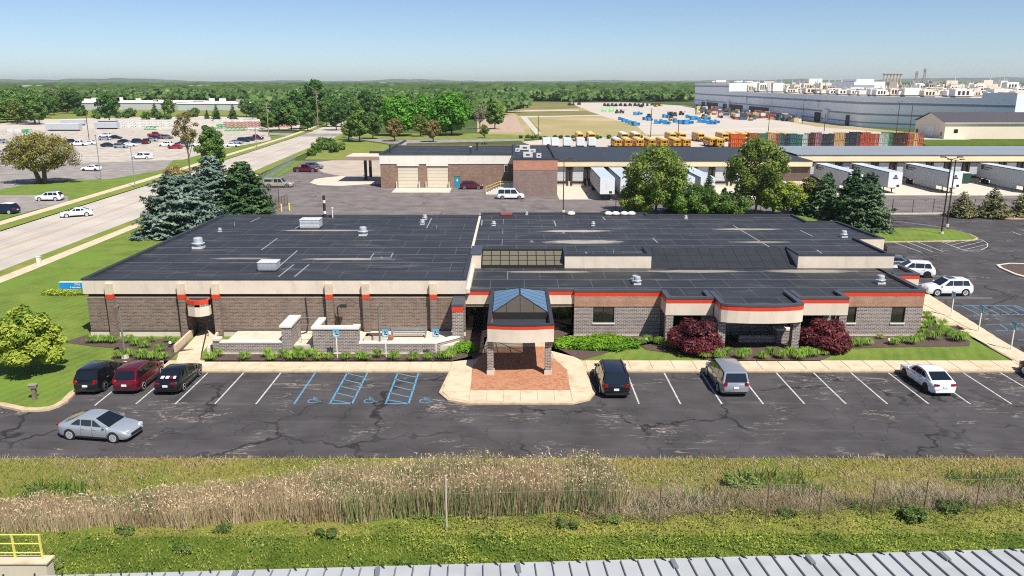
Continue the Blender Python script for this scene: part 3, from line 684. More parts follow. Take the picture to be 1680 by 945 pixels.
# brick walls C and G with openings
def brickface(x0, x1, wins):
    ops = [(a, b, 1.28, 2.6) for a, b in wins]
    MB().wallx(x0, x1, LZ + .1, 1.2, ybk, .3, []).build('grey_brick_wall', M_gbrick, B)
    MB().wallx(x0, x1, 1.2, 1.26, ybk + .03, .27, []).build('brick_joint_course', M_dbrick, B)
    MB().wallx(x0, x1, 1.26, 2.62, ybk, .3, ops).build('grey_brick_wall', M_gbrick, B)
    MB().wallx(x0, x1, -.02, LZ + .1, ybk - .04, .34, []).build('foundation', M_conc, B)
    MB().box(x0, x1, ybk - .015, ybk + .3, 2.62, 2.68).build('dark_course', M_dark, B)
    MB().box(x0, x1, ybk - .03, ybk + .3, 2.68, 3.6).build('red_brick_band', M_rbrick, B)
    MB().box(x0, x1, ybk - .045, ybk + .3, 3.6, 3.95).build('orange_band', M_orange, B)
    MB().box(x0 - .03, x1 + .03, ybk - .09, ybk + .36, 3.95, 4.1).build('coping', M_coping, B)
    for a, b in wins:
        f = MB().box(a, b, ybk + .1, ybk + .2, 1.28, 1.34).box(a, b, ybk + .1, ybk + .2, 2.54, 2.6).box(a, a + .05, ybk + .1, ybk + .2, 1.34, 2.54).box(b - .05, b, ybk + .1, ybk + .2, 1.34, 2.54)
        if b - a > 1.4: f.box((a + b) / 2 - .03, (a + b) / 2 + .03, ybk + .1, ybk + .2, 1.34, 2.54)
        f.box(a, b, ybk + .105, ybk + .195, 2.12, 2.17)
        wn_ = f.build('window', M_frame, B)
        MB().box(a + .05, b - .05, ybk + .16, ybk + .18, 1.34, 2.54).build('pane', M_glass, wn_)
        MB().box(a - .04, b + .04, ybk - .08, ybk + .2, 1.16, 1.28).build('sill', M_white, wn_)
        MB().box(a + .05, b - .05, ybk + .3, ybk + .34, 1.34, 1.85).build('blind', mat('blind', srgb(150, 132, 100), .8), wn_)
brickface(5.15, 12.28, [(6.72, 8.48)])
brickface(26.86, 34.0, [(27.38, 28.55), (31.45, 32.58)])
# right return wall
MB().box(33.7, 34.0, ybk + .3, 69.3, LZ, 2.62).build('grey_brick_wall', M_gbrick, B)
MB().box(33.7, 34.02, ybk + .3, 69.3, 2.62, 3.6).build('red_brick_band', M_rbrick, B)
MB().box(33.7, 34.03, ybk + .3, 69.3, 3.6, 3.95).build('orange_band', M_orange, B)
MB().box(33.64, 34.08, ybk + .36, 69.3, 3.95, 4.1).build('coping', M_coping, B)
# bays D and F (straight), E (bowed centre)
facade([(12.26, ybk + .1), (12.26, 60.75), (16.05, 60.75), (16.05, ybk)], 2.6, 'side_bay')
facade([(22.72, ybk), (22.72, 60.75), (26.82, 60.75), (26.82, ybk + .1)], 2.6, 'side_bay')
bow = [(16.12, ybk - .2), (16.12, 59.1)] + [(19.37 - 3.25 * math.cos(t), 59.15 - .7 * math.sin(t)) for t in np.linspace(.25, math.pi - .25, 9)] + [(22.62, 59.1), (22.62, ybk - .2)]
facade(bow, 2.6, 'bow_bay')
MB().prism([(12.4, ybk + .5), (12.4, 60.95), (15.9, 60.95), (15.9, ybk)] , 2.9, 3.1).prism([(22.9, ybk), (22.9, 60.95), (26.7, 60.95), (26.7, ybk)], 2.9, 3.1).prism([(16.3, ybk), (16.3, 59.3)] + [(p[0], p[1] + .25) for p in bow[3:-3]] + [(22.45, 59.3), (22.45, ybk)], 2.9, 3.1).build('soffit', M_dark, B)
for X, Y in ((12.62, 61.1), (16.45, 59.6), (22.3, 59.6), (26.5, 61.1)):
    MB().box(X - .3, X + .3, Y - .3, Y + .3, -.02, 2.6).build('column', M_gbrick, B)
yr = 63.4
MB().wallx(12.2, 26.9, LZ, 2.9, yr, .3, [(13.0, 15.8, .7, 2.6), (16.9, 18.6, 1.2, 2.55), (20.9, 22.0, 1.2, 2.55), (23.0, 26.0, .7, 2.6)]).build('recess_wall', M_gbrick, B)
for a, b, c, d in ((13.0, 15.8, .7, 2.6), (16.9, 18.6, 1.2, 2.55), (20.9, 22.0, 1.2, 2.55), (23.0, 26.0, .7, 2.6)):
    f = MB().box(a, b, yr + .06, yr + .16, c, c + .06).box(a, b, yr + .06, yr + .16, d - .06, d).box(a, a + .06, yr + .06, yr + .16, c + .06, d - .06).box(b - .06, b, yr + .06, yr + .16, c + .06, d - .06).box((a + b) / 2 - .03, (a + b) / 2 + .03, yr + .06, yr + .16, c + .06, d - .06).build('window', M_frame, B)
    MB().box(a + .06, b - .06, yr + .1, yr + .12, c + .06, d - .06).build('pane', M_glass, f); MB().box(a, b, yr - .06, yr + .06, c - .12, c).build('sill', M_white, f)
MB().wallx(18.4, 21.4, LZ, .72, 61.2, .3, []).build('low_wall', M_gbrick, B)
MB().box(21.4, 22.4, 61.0, 61.8, LZ, 1.25).build('low_pier', M_gbrick, B); MB().box(21.3, 22.5, 60.95, 61.85, 1.25, 1.4).build('coping', M_white, B)

# entry: glass walls either side of the porch, fascias A and B
for x0, x1 in ((-4.1, -1.75), (2.9, 5.15)):
    MB().box(x0, x1, 63.3, 63.6, 2.62, 3.6).build('entry_fascia', M_cream, B)
    MB().box(x0, x1, 63.285, 63.6, 3.6, 3.95).build('orange_band', M_orange, B)
    MB().box(x0 - .03, x1, 63.25, 63.7, 3.95, 4.1).build('coping', M_coping, B)
yg = 64.6
f = MB().box(-4.1, 5.15, yg, yg + .1, 2.55, 2.65).box(-4.1, 5.15, yg, yg + .1, LZ, LZ + .25)
for X in (-4.05, -2.9, -1.75, -.6, .55, 1.7, 2.85, 4.0, 5.05): f.box(X - .035, X + .035, yg, yg + .1, LZ + .25, 2.55)
gw = f.build('entry_glazing', M_frame, B)
for a, b in zip((-4.05, -2.9, -1.75, -.6, .55, 1.7, 2.85, 4.0), (-2.9, -1.75, -.6, .55, 1.7, 2.85, 4.0, 5.05)): MB().box(a + .035, b - .035, yg + .04, yg + .06, LZ + .25, 2.55).build('pane', M_glass, gw)
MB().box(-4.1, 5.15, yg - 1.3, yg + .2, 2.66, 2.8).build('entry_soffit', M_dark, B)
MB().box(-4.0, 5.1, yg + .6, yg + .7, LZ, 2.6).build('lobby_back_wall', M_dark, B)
MB().box(-4.75, -3.9, 60.35, 61.1, LZ, 3.45).build('pier', M_gbrick, B); MB().box(-4.77, -3.88, 60.33, 61.12, 3.0, 3.45).build('orange_band', M_orange, B)
MB().box(-4.8, -3.85, 60.3, 63.3, 3.45, 3.62).build('pier_beam', M_coping, B)
# porte-cochere
PX0, PX1, PY0, PY1 = -1.75, 2.98, 53.62, 63.25
bowf = [(PX0, PY1), (PX0, PY0)] + [(PX0 + (PX1 - PX0) * t, PY0 - .28 * math.sin(math.pi * t)) for t in (.12, .25, .38, .5, .62, .75, .88)] + [(PX1, PY0), (PX1, PY1)]
MB().strip(bowf, 2.75, 3.72, .3).build('porch_fascia', M_cream, B)
MB().strip([(p[0] + (-.012 if i < 2 else (.012 if i > len(bowf) - 3 else 0)), p[1] - .012) for i, p in enumerate(bowf)], 3.72, 3.98, .31).build('orange_band', M_orange, B)
MB().strip([(p[0], p[1] - .04) for p in bowf], 3.98, 4.1, .28).build('coping', M_copdark, B)
gx0, gx1, gy0, gy1 = PX0 + .33, PX1 - .33, 56.3, 62.6
MB().box(PX0 + .3, gx0, PY0 + .25, PY1, 3.5, 3.6).box(gx1, PX1 - .3, PY0 + .25, PY1, 3.5, 3.6).box(gx0, gx1, PY0 + .0, gy0, 3.5, 3.6).box(gx0, gx1, gy1, PY1, 3.5, 3.6).build('porch_roof', M_copdark, B)
fr = MB(); zb, zr = 4.12, 4.8; xm = (gx0 + gx1) / 2; ry0_, ry1_ = 58.9, 60.9
fr.box(gx0, gx1, gy0, gy0 + .12, 3.6, zb).box(gx0, gx1, gy1 - .12, gy1, 3.6, zb).box(gx0, gx0 + .1, gy0 + .12, gy1 - .12, 3.6, zb).box(gx1 - .1, gx1, gy0 + .12, gy1 - .12, 3.6, zb)
def hipf(Y): return min(1.0, (Y - gy0) / (ry0_ - gy0), (gy1 - Y) / (gy1 - ry1_))
def onslope(gx, Y, t, dz=0.0): return (gx + (xm - gx) * t, Y, zb + (zr - zb) * t + dz)
fr.tube((xm, ry0_, zr), (xm, ry1_, zr), .07, n=6)
for gx in (gx0, gx1): fr.tube((gx, gy0, zb), (xm, ry0_, zr), .06, n=5).tube((gx, gy1, zb), (xm, ry1_, zr), .06, n=5)
ys = np.linspace(gy0, gy1, 7)
for Y in ys[1:-1]:
    for gx in (gx0, gx1): fr.tube((gx, Y, zb), onslope(gx, Y, hipf(Y)), .035, n=5)
for q in (-.5, 0, .5): fr.tube((xm + q * (gx1 - gx0) / 2, gy0, zb), (xm + q * (gx1 - gx0) / 2, gy0 + (ry0_ - gy0) * (1 - abs(q)), zb + (zr - zb) * (1 - abs(q))), .035, n=5)
sk = fr.build('skylight', M_frame, B)
M_skyglass = glassmat('sky_blue_glass', srgb(130, 170, 206), .7, .42)  # bright blue base colour paints the sky's reflection into the side panes
for a, b in zip(ys, ys[1:]):
    for gx in (gx0, gx1):
        pts = [onslope(gx, a + .03, 0, .02), onslope(gx, b - .03, 0, .02)]
        for Yk in sorted([y_ for y_ in (b - .03, ry0_, ry1_, a + .03) if a + .02 <= y_ <= b - .02], reverse=True): pts.append(onslope(gx, Yk, hipf(Yk), .02))
        MB().poly(*pts).build('pane', M_skyglass, sk)
M_frontglass = glassmat('front_hip_glass', srgb(104, 96, 84), .4, .35)
for s_ in (-1, 1): MB().poly((xm, gy0 + .02, zb + .02), (xm + s_ * (gx1 - xm), gy0 + .02, zb + .02), (xm, ry0_, zr + .02)).build('pane', M_frontglass, sk)
for X in (-1.55, 2.6):
    MB().box(X - .22, X + .22, 53.95, 54.4, .45, 2.75).build('column', M_gbrick, B); MB().box(X - .27, X + .27, 53.9, 54.45, LZ + .02, .45).build('column_base', M_conc, B)
MB().box(PX0 + .3, PX1 - .3, 56.6, 56.75, 2.75, 3.0).build('porch_beam', M_cream, B)

# roofs: low front roof and high middle roof with clerestory
zl = 3.85
lowp = [(XM + .1, 63.5), (12.4, 63.3), (12.4, 60.95), (15.9, 60.95), (16.35, 59.3)] + [(p[0], p[1] + .25) for p in bow[3:-3]] + [(22.4, 59.3), (22.9, 60.95), (26.7, 60.95), (26.9, 63.3), (33.8, 63.3), (33.8, 73), (XM + .1, 73)]
MB().sheet(lowp, zl).build('low_roof_membrane', M_roofLow, B)
high = [(XM, 74.5), (4.95, 75.6), (4.95, 72.0), (12.9, 72.0), (12.9, 75.6), (26.65, 75.6), (26.65, 72.3), (35.4, 72.3), (35.4, 80.4), (38.3, 80.4), (37.6, 90.7), (34.1, 90.7), (34.1, 95.6), (16.5, 95.6), (16.5, 96.8), (XM, 96.8)]
MB().sheet(high, ZR).build('roof_membrane', M_roofR, B)
def para(pts, z0=4.6, z1=5.1, t=.32, m=None, nm='coping'): MB().strip(pts, z0, z1, t).build(nm, m or M_copdark, B)
# outer walls under the high roof
MB().strip([(35.45, 72.25), (35.45, 80.35), (38.35, 80.35), (37.65, 90.75), (34.15, 90.75), (34.15, 95.7), (16.5, 95.7), (16.5, 96.9), (XM, 96.9), (XM, 95.2)], LZ, 4.6, .3).build('brick_wall', M_brick, B)
para([(35.5, 72.2), (35.5, 80.3), (38.4, 80.3), (37.7, 90.8), (34.2, 90.8), (34.2, 95.75), (16.55, 95.75), (16.55, 96.95), (XM - .05, 96.95), (XM - .05, 95.2)])
MB().box(35.5, 38.35, 80.2, 80.32, 2.6, 4.95).build('side_fascia', M_cream, B)
MB().strip([(33.9, 68.8), (36.4, 68.8), (36.4, 72.3)], 2.65, 3.6, .3).build('side_bay_fascia', M_cream, B)
MB().strip([(33.9, 68.785), (36.42, 68.785), (36.42, 72.3)], 3.6, 3.95, .31).build('orange_band', M_orange, B)
MB().strip([(33.9, 68.75), (36.45, 68.75), (36.45, 72.3)], 3.95, 4.1, .4).build('coping', M_coping, B)
MB().box(34.2, 36.2, 69.1, 72.2, 3.7, 3.85).build('side_bay_roof', M_copdark, B); MB().strip([(34, 69.0), (36.3, 69.0), (36.3, 80)], LZ, 2.65, .3).build('brick_wall', M_gbrick, B)
for x0, x1 in ((4.9, 12.95), (26.6, 35.5)):
    MB().strip([(x0, 75.6), (x0, 71.95), (x1, 71.95)] + ([(x1, 75.6)] if x1 < 20 else []), zl, 5.05, .25).build('penthouse_fascia', M_cream, B)
    MB().strip([(x0 - .04, 75.64), (x0 - .04, 71.9), (x1 + .04, 71.9)] + ([(x1 + .04, 75.64)] if x1 < 20 else []), 5.05, 5.2, .35).build('coping', M_copdark, B)
# cheek wall at the left of the clerestory
MB().box(XM - .1, -2.9, 71.9, 75.5, zl, 5.15).build('clerestory_cheek', M_cream, B); MB().box(XM - .15, -2.85, 71.85, 75.55, 5.15, 5.25).build('coping', M_coping, B)
MB().box(XM - .02, XM + .3, YF, 71.9, zl, 4.2).build('wing_step_flashing', M_cream, B)
# clerestory glazing
x0, x1, ya_, yb_, za_, zb_ = -2.85, 4.9, 72.1, 74.4, zl + .25, 5.0
fr = MB().box(x0, x1, ya_ - .1, ya_ + .1, zl, za_).box(x0, x1, yb_, yb_ + .2, 4.8, 5.15)
xs = np.linspace(x0 + .05, x1 - .05, 10)
for X in xs: fr.tube((X, ya_, za_), (X, yb_, zb_), .05, n=4)
for t in (.33, .66): fr.tube((x0, ya_ + (yb_ - ya_) * t, za_ + (zb_ - za_) * t), (x1, ya_ + (yb_ - ya_) * t, za_ + (zb_ - za_) * t), .03, n=4)
cl = fr.build('clerestory', M_frame, B)
M_clg = glassmat('clerestory_glass', srgb(116, 110, 92), .5, .12)
for a, b in zip(xs, xs[1:]):
    for t0, t1 in ((0, .33), (.33, .66), (.66, 1)):
        q = lambda t: (ya_ + (yb_ - ya_) * t, za_ + (zb_ - za_) * t + .01)
        MB().poly((a + .04, *q(t0 + .02)), (b - .04, *q(t0 + .02)), (b - .04, *q(t1 - .02)), (a + .04, *q(t1 - .02))).build('pane', M_clg, cl)
# sloped black membrane between the penthouses, with seams
M_slope = mat('sloped_membrane', srgb(44, 46, 50), .55, .15, .6)
MB().poly((12.95, 71.9, zl + .03), (26.6, 71.9, zl + .03), (26.6, 75.6, 5.05), (12.95, 75.6, 5.05)).build('sloped_roof', M_slope, B)
mb = MB()
for X in np.arange(13.6, 26.5, 1.12): mb.tube((X, 71.95, zl + .06), (X, 75.6, 5.08), .022, n=4)
for t in (.3, .62): mb.tube((12.95, 71.9 + 3.7 * t, zl + .05 + 1.18 * t), (26.6, 71.9 + 3.7 * t, zl + .05 + 1.18 * t), .02, n=4)
mb.build('roof_seam', M_copdark, B)

# pale tape strips over membrane laps
M_tape = mat('lap_tape', srgb(140, 140, 140), .7, .15, 2)
for a, b in (((455, 391), (429, 410)), ((488, 411), (459, 436)), ((482, 434), (457, 454)), ((507, 434), (483, 454)), ((708, 358), (700, 374)), ((909, 362), (912, 371)), ((1071, 391), (1079, 398)), ((1203, 370), (1262, 405)), ((1313, 378), (1334, 388)), ((989, 356), (993, 361)), ((427, 357), (411, 364)), ((961, 413), (965, 421)), ((498, 367), (484, 375)), ((791, 361), (790, 370)), ((1340, 410), (1350, 417))):
    A, Bq = Vector(G(*a, ZR)), Vector(G(*b, ZR)); d = (Bq - A).normalized(); q = Vector((-d.y, d.x)) * .07
    MB().sheet([tuple(A + q), tuple(Bq + q), tuple(Bq - q), tuple(A - q)], ZR + .005).build('seam_tape', M_tape, B)
for pts in ([(614, 415), (645, 415), (640, 424), (607, 424)],):
    for a, b in zip(pts, pts[1:] + pts[:1]):
        A, Bq = Vector(G(*a, ZR)), Vector(G(*b, ZR)); d = (Bq - A).normalized(); q = Vector((-d.y, d.x)) * .06; MB().sheet([tuple(A + q), tuple(Bq + q), tuple(Bq - q), tuple(A - q)], ZR + .009).build('seam_tape', M_tape, B)
# ------------------------------- rooftop equipment: each unit is a thing of its own
def fan(px, py, z, s, label, tall=1.0):
    X, Y = G(px, py, z); t = thing('roof_fan', label, 'roof vent', (X, Y, z), 0, 'mushroom exhaust fans on the office roof')
    MB().box(-.42 * s, .42 * s, -.42 * s, .42 * s, 0, .18 * s).build('curb', M_unit, t, world=False)
    MB().lathe([(.3 * s, .18 * s), (.34 * s, .3 * s * tall), (.52 * s, .36 * s * tall), (.55 * s, .44 * s * tall), (.4 * s, .5 * s * tall), (.38 * s, .86 * s * tall), (.3 * s, .93 * s * tall), (.05 * s, .95 * s * tall)], n=16).build('cowl', M_lite, t, world=False, smooth=True)
for a in ((326, 407, ZR, 1.15, 'large round metal exhaust fan nearest the left edge of the black roof'),
          (596, 386, ZR, 1.0, 'round metal exhaust fan in the middle of the left roof'),
          (361, 380, ZR, .45, 'tiny round vent on the back left corner of the black roof'),
          (697, 360, ZR, .62, 'rear one of the two small fans standing together on the left roof'), (693, 368, ZR, .62, 'front one of the two small fans standing together on the left roof'),
          (810, 370, ZR, .55, 'small fan just right of the line where the two roofs meet'), (973, 370, ZR, .5, 'small fan on the middle roof behind the cream penthouse'),
          (1125, 359, ZR, .45, 'small fan at the back edge of the right roof below the locust trees'), (1384, 389, ZR, .75, 'metal fan on the far right corner of the high roof'),
          (864, 352, ZR, .4, 'small vent cap standing on the rear parapet line of the middle roof'),
          (1041, 462, zl, .62, 'rear one of the paired fans on the low front roof'), (1045, 466, zl, .75, 'front one of the paired fans on the low front roof'),
          (1444, 465, zl, .8, 'metal fan on the right end of the low front roof')): fan(*a)
for px, py, w_, d_, h_, lab in ((511, 374, 2.1, 1.6, 1.0, 'larger white louvred roof unit at the back of the left roof'), (442, 443, 1.55, 1.2, .75, 'smaller white louvred roof unit near the front of the left roof')):
    X, Y = G(px, py, ZR); t = thing('roof_unit', lab, 'roof unit', (X, Y, ZR))
    MB().box(-w_ / 2 + .08, w_ / 2 - .08, -d_ / 2 + .08, d_ / 2 - .08, 0, .12).build('curb', M_dark, t, world=False)
    MB().box(-w_ / 2, w_ / 2, -d_ / 2, d_ / 2, .12, h_).build('casing', M_unit, t, world=False)
    for k in range(5): MB().box(-w_ / 2 - .03, w_ / 2 + .03, -d_ / 2 - .03, d_ / 2 + .03, .2 + k * (h_ - .25) / 5, .2 + k * (h_ - .25) / 5 + .05).build('louvre', M_lite, t, world=False)
    MB().box(-w_ / 2 - .06, w_ / 2 + .06, -d_ / 2 - .06, d_ / 2 + .06, h_, h_ + .06).build('lid', M_unit, t, world=False)
for i, px in enumerate((937, 998, 1010, 1024, 1036)):
    X, Y = G(px, 352.5, ZR); lab = 'domed white skylight standing alone on the rear edge of the middle roof' if i == 0 else '%s from the left in the row of four domed skylights on the rear roof edge' % ORD[i - 1]
    t = thing('dome_skylight', lab, 'skylight', (X, Y, ZR), 0, 'domed skylights along the rear roof edge')
    MB().box(-.5, .5, -.5, .5, 0, .12).build('curb', M_dark, t, world=False)
    MB().lathe([(.5, .12), (.47, .26), (.36, .36), (.2, .42), (.03, .44)], n=14).build('dome', M_white, t, world=False, smooth=True)
t = thing('roof_hatch', 'faded red roof hatch near the rear edge of the middle roof', 'hatch', G3(831, 353.5, ZR)); MB().box(-.7, .7, -.4, .4, 0, .3).build('lid', mat('red_hatch', srgb(160, 70, 72), .6), t, world=False); MB().box(-.78, .78, -.48, .48, 0, .12).build('curb', M_dark, t, world=False)
for i, (px, py, z, lab) in enumerate(((626, 424, ZR, 'square roof drain pad on the left roof'), (716, 376, ZR, 'bent vent pipe on the back of the left roof'), (1006, 418, ZR, 'short vent pipe behind the cream penthouse'), (385, 372, ZR, 'short vent pipe near the tiny vent'), (872, 397, ZR, 'drain cap in the silt stain of the middle roof'), (924, 383, ZR, 'drain cap in the rear silt stain'))):
    X, Y = G(px, py, z); t = thing('roof_drain' if 'drain' in lab else 'vent_pipe', lab, 'drain' if 'drain' in lab else 'pipe', (X, Y, z))
    if 'drain' in lab: MB().box(-.9 if i == 0 else -.3, .9 if i == 0 else .3, -.6 if i == 0 else -.25, .6 if i == 0 else .25, 0, .012).build('pad', mat('drain_pad', srgb(92, 92, 94), .8), t, world=False); MB().lathe([(.16, .012), (.16, .1), (.05, .16)], n=10).build('strainer', M_galv, t, world=False)
    else: MB().tube((0, 0, 0), (0, 0, .5), .06).build('pipe', M_galv, t, world=False); MB().lathe([(.14, 0), (.08, .1)], n=10).build('boot', M_dark, t, world=False)
# flue and mast behind the building
t = thing('flue_stack', 'black and cream banded flue pipe behind the left roof', 'pipe', G3(533, 356, 4.9)); MB().tube((0, 0, 0), (0, 0, 2.6), .16, n=10).build('pipe', M_dark, t, world=False)
for z in (.4, 1.7): MB().tube((0, 0, z), (0, 0, z + .35), .175, n=10).build('band', M_cream2, t, world=False)
t = thing('vent_mast', 'thin white vent mast beside the banded flue', 'pipe', G3(546, 357, 4.9)); MB().tube((0, 0, 0), (0, 0, 1.1), .06, n=8).build('pipe', M_white, t, world=False); MB().tube((0, 0, 1.1), (0, 0, 1.25), .12, n=8).build('cap', M_white, t, world=False)
# ------------------------------------------------------------------ vehicles
def paint(name, c, metal=.25): return mat('paint_' + name, c, .28, .02, 1, metal=metal, coat=.8, world=False)
P_black = paint('black', (.008, .009, .012)); P_maroon = paint('maroon', srgb(96, 16, 32)); P_silver = paint('silver', srgb(186, 192, 200), .5); P_white = paint('white', srgb(232, 234, 238), 0)
P_navy = paint('navy', srgb(22, 34, 66)); P_grey = paint('grey', srgb(120, 126, 132), .5); P_red = paint('red', srgb(176, 20, 34)); P_beige = paint('beige', srgb(178, 168, 148), .3); P_lsilver = paint('light_silver', srgb(168, 172, 178), .5)
M_cglass = mat('car_glass', (.008, .011, .016), .05, .05, 1, spec=.9, world=False)
M_trim = mat('black_trim', (.02, .02, .022), .5, .05, world=False)
M_head = mat('headlamp', srgb(200, 205, 210), .15, .05, world=False); M_tail = mat('tail_lamp', srgb(150, 14, 20), .25, .1, world=False)
M_rim = mat('alloy', srgb(206, 208, 212), .35, .05, metal=.2, world=False); M_plate = mat('number_plate', srgb(226, 228, 232), .6, .03, world=False)
# profile: L, W, hood/deck line (x fraction from rear, z), belt z, roof z, greenhouse fractions (rear base, rear top, front top, front base), wheel radius, axle fractions
KINDS = {
 'sedan':   dict(L=4.68, W=1.80, top=[(0, .62), (.015, .86), (.04, .98), (.18, 1.0), (.5, .96), (.70, .95), (.86, .86), (.955, .74), (.99, .58), (1, .45)], zr=1.44, gh=(.085, .30, .54, .75), wr=.33, ax=(.195, .80), pil=(.36, .515)),
 'suv':     dict(L=4.60, W=1.86, top=[(0, .60), (.01, .95), (.03, 1.06), (.3, 1.06), (.5, 1.05), (.72, 1.06), (.88, .98), (.965, .84), (.99, .62), (1, .48)], zr=1.68, gh=(.02, .125, .54, .755), wr=.36, ax=(.19, .80), pil=(.26, .47)),
 'minivan': dict(L=5.10, W=2.00, top=[(0, .60), (.008, .98), (.025, 1.05), (.3, 1.05), (.5, 1.04), (.76, 1.03), (.90, .93), (.965, .80), (.99, .60), (1, .46)], zr=1.75, gh=(.012, .065, .62, .80), wr=.35, ax=(.19, .81), pil=(.27, .48)),
 'van':     dict(L=5.0, W=1.95, top=[(0, .60), (.008, 1.0), (.02, 1.05), (.3, 1.05), (.5, 1.05), (.8, 1.03), (.92, .93), (.975, .78), (.99, .6), (1, .46)], zr=1.92, gh=(.01, .035, .66, .84), wr=.35, ax=(.19, .81), pil=(.27, .50)),
 'pickup':  dict(L=5.8, W=2.0, top=[(0, .62), (.008, .98), (.02, 1.08), (.3, 1.08), (.5, 1.08), (.74, 1.10), (.90, 1.06), (.97, .94), (.992, .66), (1, .5)], zr=1.88, gh=(.33, .355, .60, .72), wr=.40, ax=(.19, .82), pil=(.44, .5)),
}
def make_wheel(x, y, r, side, parent, rimm):
    w = .22; yc = y
    t = MB().lathe([(r * .62, -w / 2), (r * .93, -w / 2), (r, -w / 2 + .035), (r, w / 2 - .035), (r * .93, w / 2), (r * .62, w / 2)], (x, yc, r), 18, 'Y').build('wheel', M_black, parent, world=False, smooth=True)
    yo = yc + side * (w / 2 + .004); m = MB()
    m.lathe([(r * .16, -.012), (r * .16, .012)], (x, yo, r), 10, 'Y')
    for k in range(5):
        a = k * 2 * math.pi / 5; c, s = math.cos(a), math.sin(a); p = .10
        m.add([(x + c * .1 * r - s * p, yo, r + s * .1 * r + c * p), (x + c * .1 * r + s * p, yo, r + s * .1 * r - c * p), (x + c * .64 * r + s * p * 1.2, yo, r + s * .64 * r - c * p * 1.2), (x + c * .64 * r - s * p * 1.2, yo, r + s * .64 * r + c * p * 1.2)], [(0, 1, 2, 3)])
    m.lathe([(r * .58, -.01), (r * .68, .008), (r * .68, -.01)], (x, yo, r), 18, 'Y')
    m.build('rim', rimm, t, world=False)
    return t
def make_car(kind, body, detail=2, cap=False, rails=False, rimm=None, decal=False, plate=True, sunroof=False, roofm=None):
    k = KINDS[kind]; L, W, zr = k['L'], k['W'], k['zr']; top = k['top']
    root = thing('parked_car', '', 'car')
    X = lambda f: (f - .5) * L
    TX = lambda f: np.interp(f, [p[0] for p in top], [p[1] for p in top])
    fr = sorted(set([0, .006, .02, .05, .11, .2, .3, .4, .5, .6, .7, .78, .86, .92, .96, .985, 1.0]))
    V = []; nsec = 0
    def hw(f):
        e = min(f, 1 - f); return W / 2 * (1 - .20 * max(0, 1 - e / .085) ** 2.2 - .03 * max(0, 1 - e / .3))
    for f in fr:
        w = hw(f); zt = float(TX(f)); e = min(f, 1 - f); zb = .20 + .12 * max(0, 1 - e / .04)
        zt = max(zt, zb + .22)
        sec = [(0, zb), (w * .82, zb), (w * .955, zb + .05), (w * .985, zb + .18 if zt - zb > .4 else zb + .1), (w, zb + (zt - zb) * .55), (w * .985, zb + (zt - zb) * .78), (w * .93, zt - .045), (w * .80, zt - .005), (0, zt + .03)]
        ring = [(X(f), y, z) for y, z in sec] + [(X(f), -y, z) for y, z in sec[-2:0:-1]]
        nsec = len(ring); V += ring
    Fc = []
    for i in range(len(fr) - 1):
        for j in range(nsec): Fc.append((i * nsec + j, i * nsec + (j + 1) % nsec, (i + 1) * nsec + (j + 1) % nsec, (i + 1) * nsec + j))
    Fc.append(tuple(range(nsec - 1, -1, -1))); Fc.append(tuple(range((len(fr) - 1) * nsec, len(fr) * nsec)))
    b = MB().add(V, Fc)
    rb, rt, ft, fb = k['gh']; zbl = lambda f: float(TX(f)) - .03
    w0 = W / 2 * .93; w1 = W / 2 * .74
    # greenhouse shell, slightly crowned roof
    def gsec(f, z, w): return [(X(f), -w, z), (X(f), w, z)]
    mid = (rt + ft) / 2; crown = .075
    st_ = [(rb, rb, 0), (rt, rt, 1), (rt + .05, rt + .05, 1.35), (mid, mid, 1.7), (ft - .05, ft - .05, 1.35), (ft, ft, 1), (fb, fb, 0)]
    g = []
    for f, _, h in st_:
        if h == 0: zt = zbl(f); wt = w0 * .93 if True else w1
        else: zt = zr - crown * (1.7 - h); wt = w1
        fb_ = f
        g.append([(X(f), -(w0 if h else w0 * .95), zbl(f)), (X(f), -(wt + .02), zt - (.03 if h else 0)), (X(f), -wt * .8, zt + (.02 if h else 0)), (X(f), wt * .8, zt + (.02 if h else 0)), (X(f), wt + .02, zt - (.03 if h else 0)), (X(f), (w0 if h else w0 * .95), zbl(f))])
    gv = [p for s_ in g for p in s_]; gf = []
    for i in range(len(g) - 1):
        for j in range(5): gf.append((i * 6 + j, (i + 1) * 6 + j, (i + 1) * 6 + j + 1, i * 6 + j + 1))
    b.add(gv, gf)
    if kind == 'pickup' and not cap:
        pass
    body_o = b.build('body', body, root, world=False, smooth=True, ang=50)
    if kind == 'pickup':
        if cap: MB().add(*frustum(X(.012), X(.325), W * .46, W * .40, 1.05, 1.82)).build('bed_cap', body, root, world=False)
        else: MB().box(X(.03), X(.315), -W * .40, W * .40, 1.095, 1.115).build('bed_cover', M_trim, root, world=False)
        if cap:
            for s_ in (-1, 1): MB().poly(*[(X(f), s_ * y, z) for f, y, z in ((.04, W * .455, 1.2), (.30, W * .455, 1.2), (.30, W * .418, 1.68), (.04, W * .418, 1.68))]).build('cap_window', M_cglass, root, world=False)
    if sunroof: MB().box(X(ft - .17), X(ft - .02), -w1 * .6, w1 * .6, zr - .03, zr + .028).build('sunroof', M_cglass, root, world=False)
    if roofm: MB().add([(X(rt + .01), -w1 * .78, zr - .02), (X(ft - .01), -w1 * .78, zr - .02), (X(ft - .01), w1 * .78, zr - .02), (X(rt + .01), w1 * .78, zr - .02), (X(rt + .06), -w1 * .74, zr + .045), (X(ft - .06), -w1 * .74, zr + .045), (X(ft - .06), w1 * .74, zr + .045), (X(rt + .06), w1 * .74, zr + .045)], [(0, 3, 2, 1), (4, 5, 6, 7), (0, 1, 5, 4), (1, 2, 6, 5), (2, 3, 7, 6), (3, 0, 4, 7)]).build('roof_panel', roofm, root, world=False)
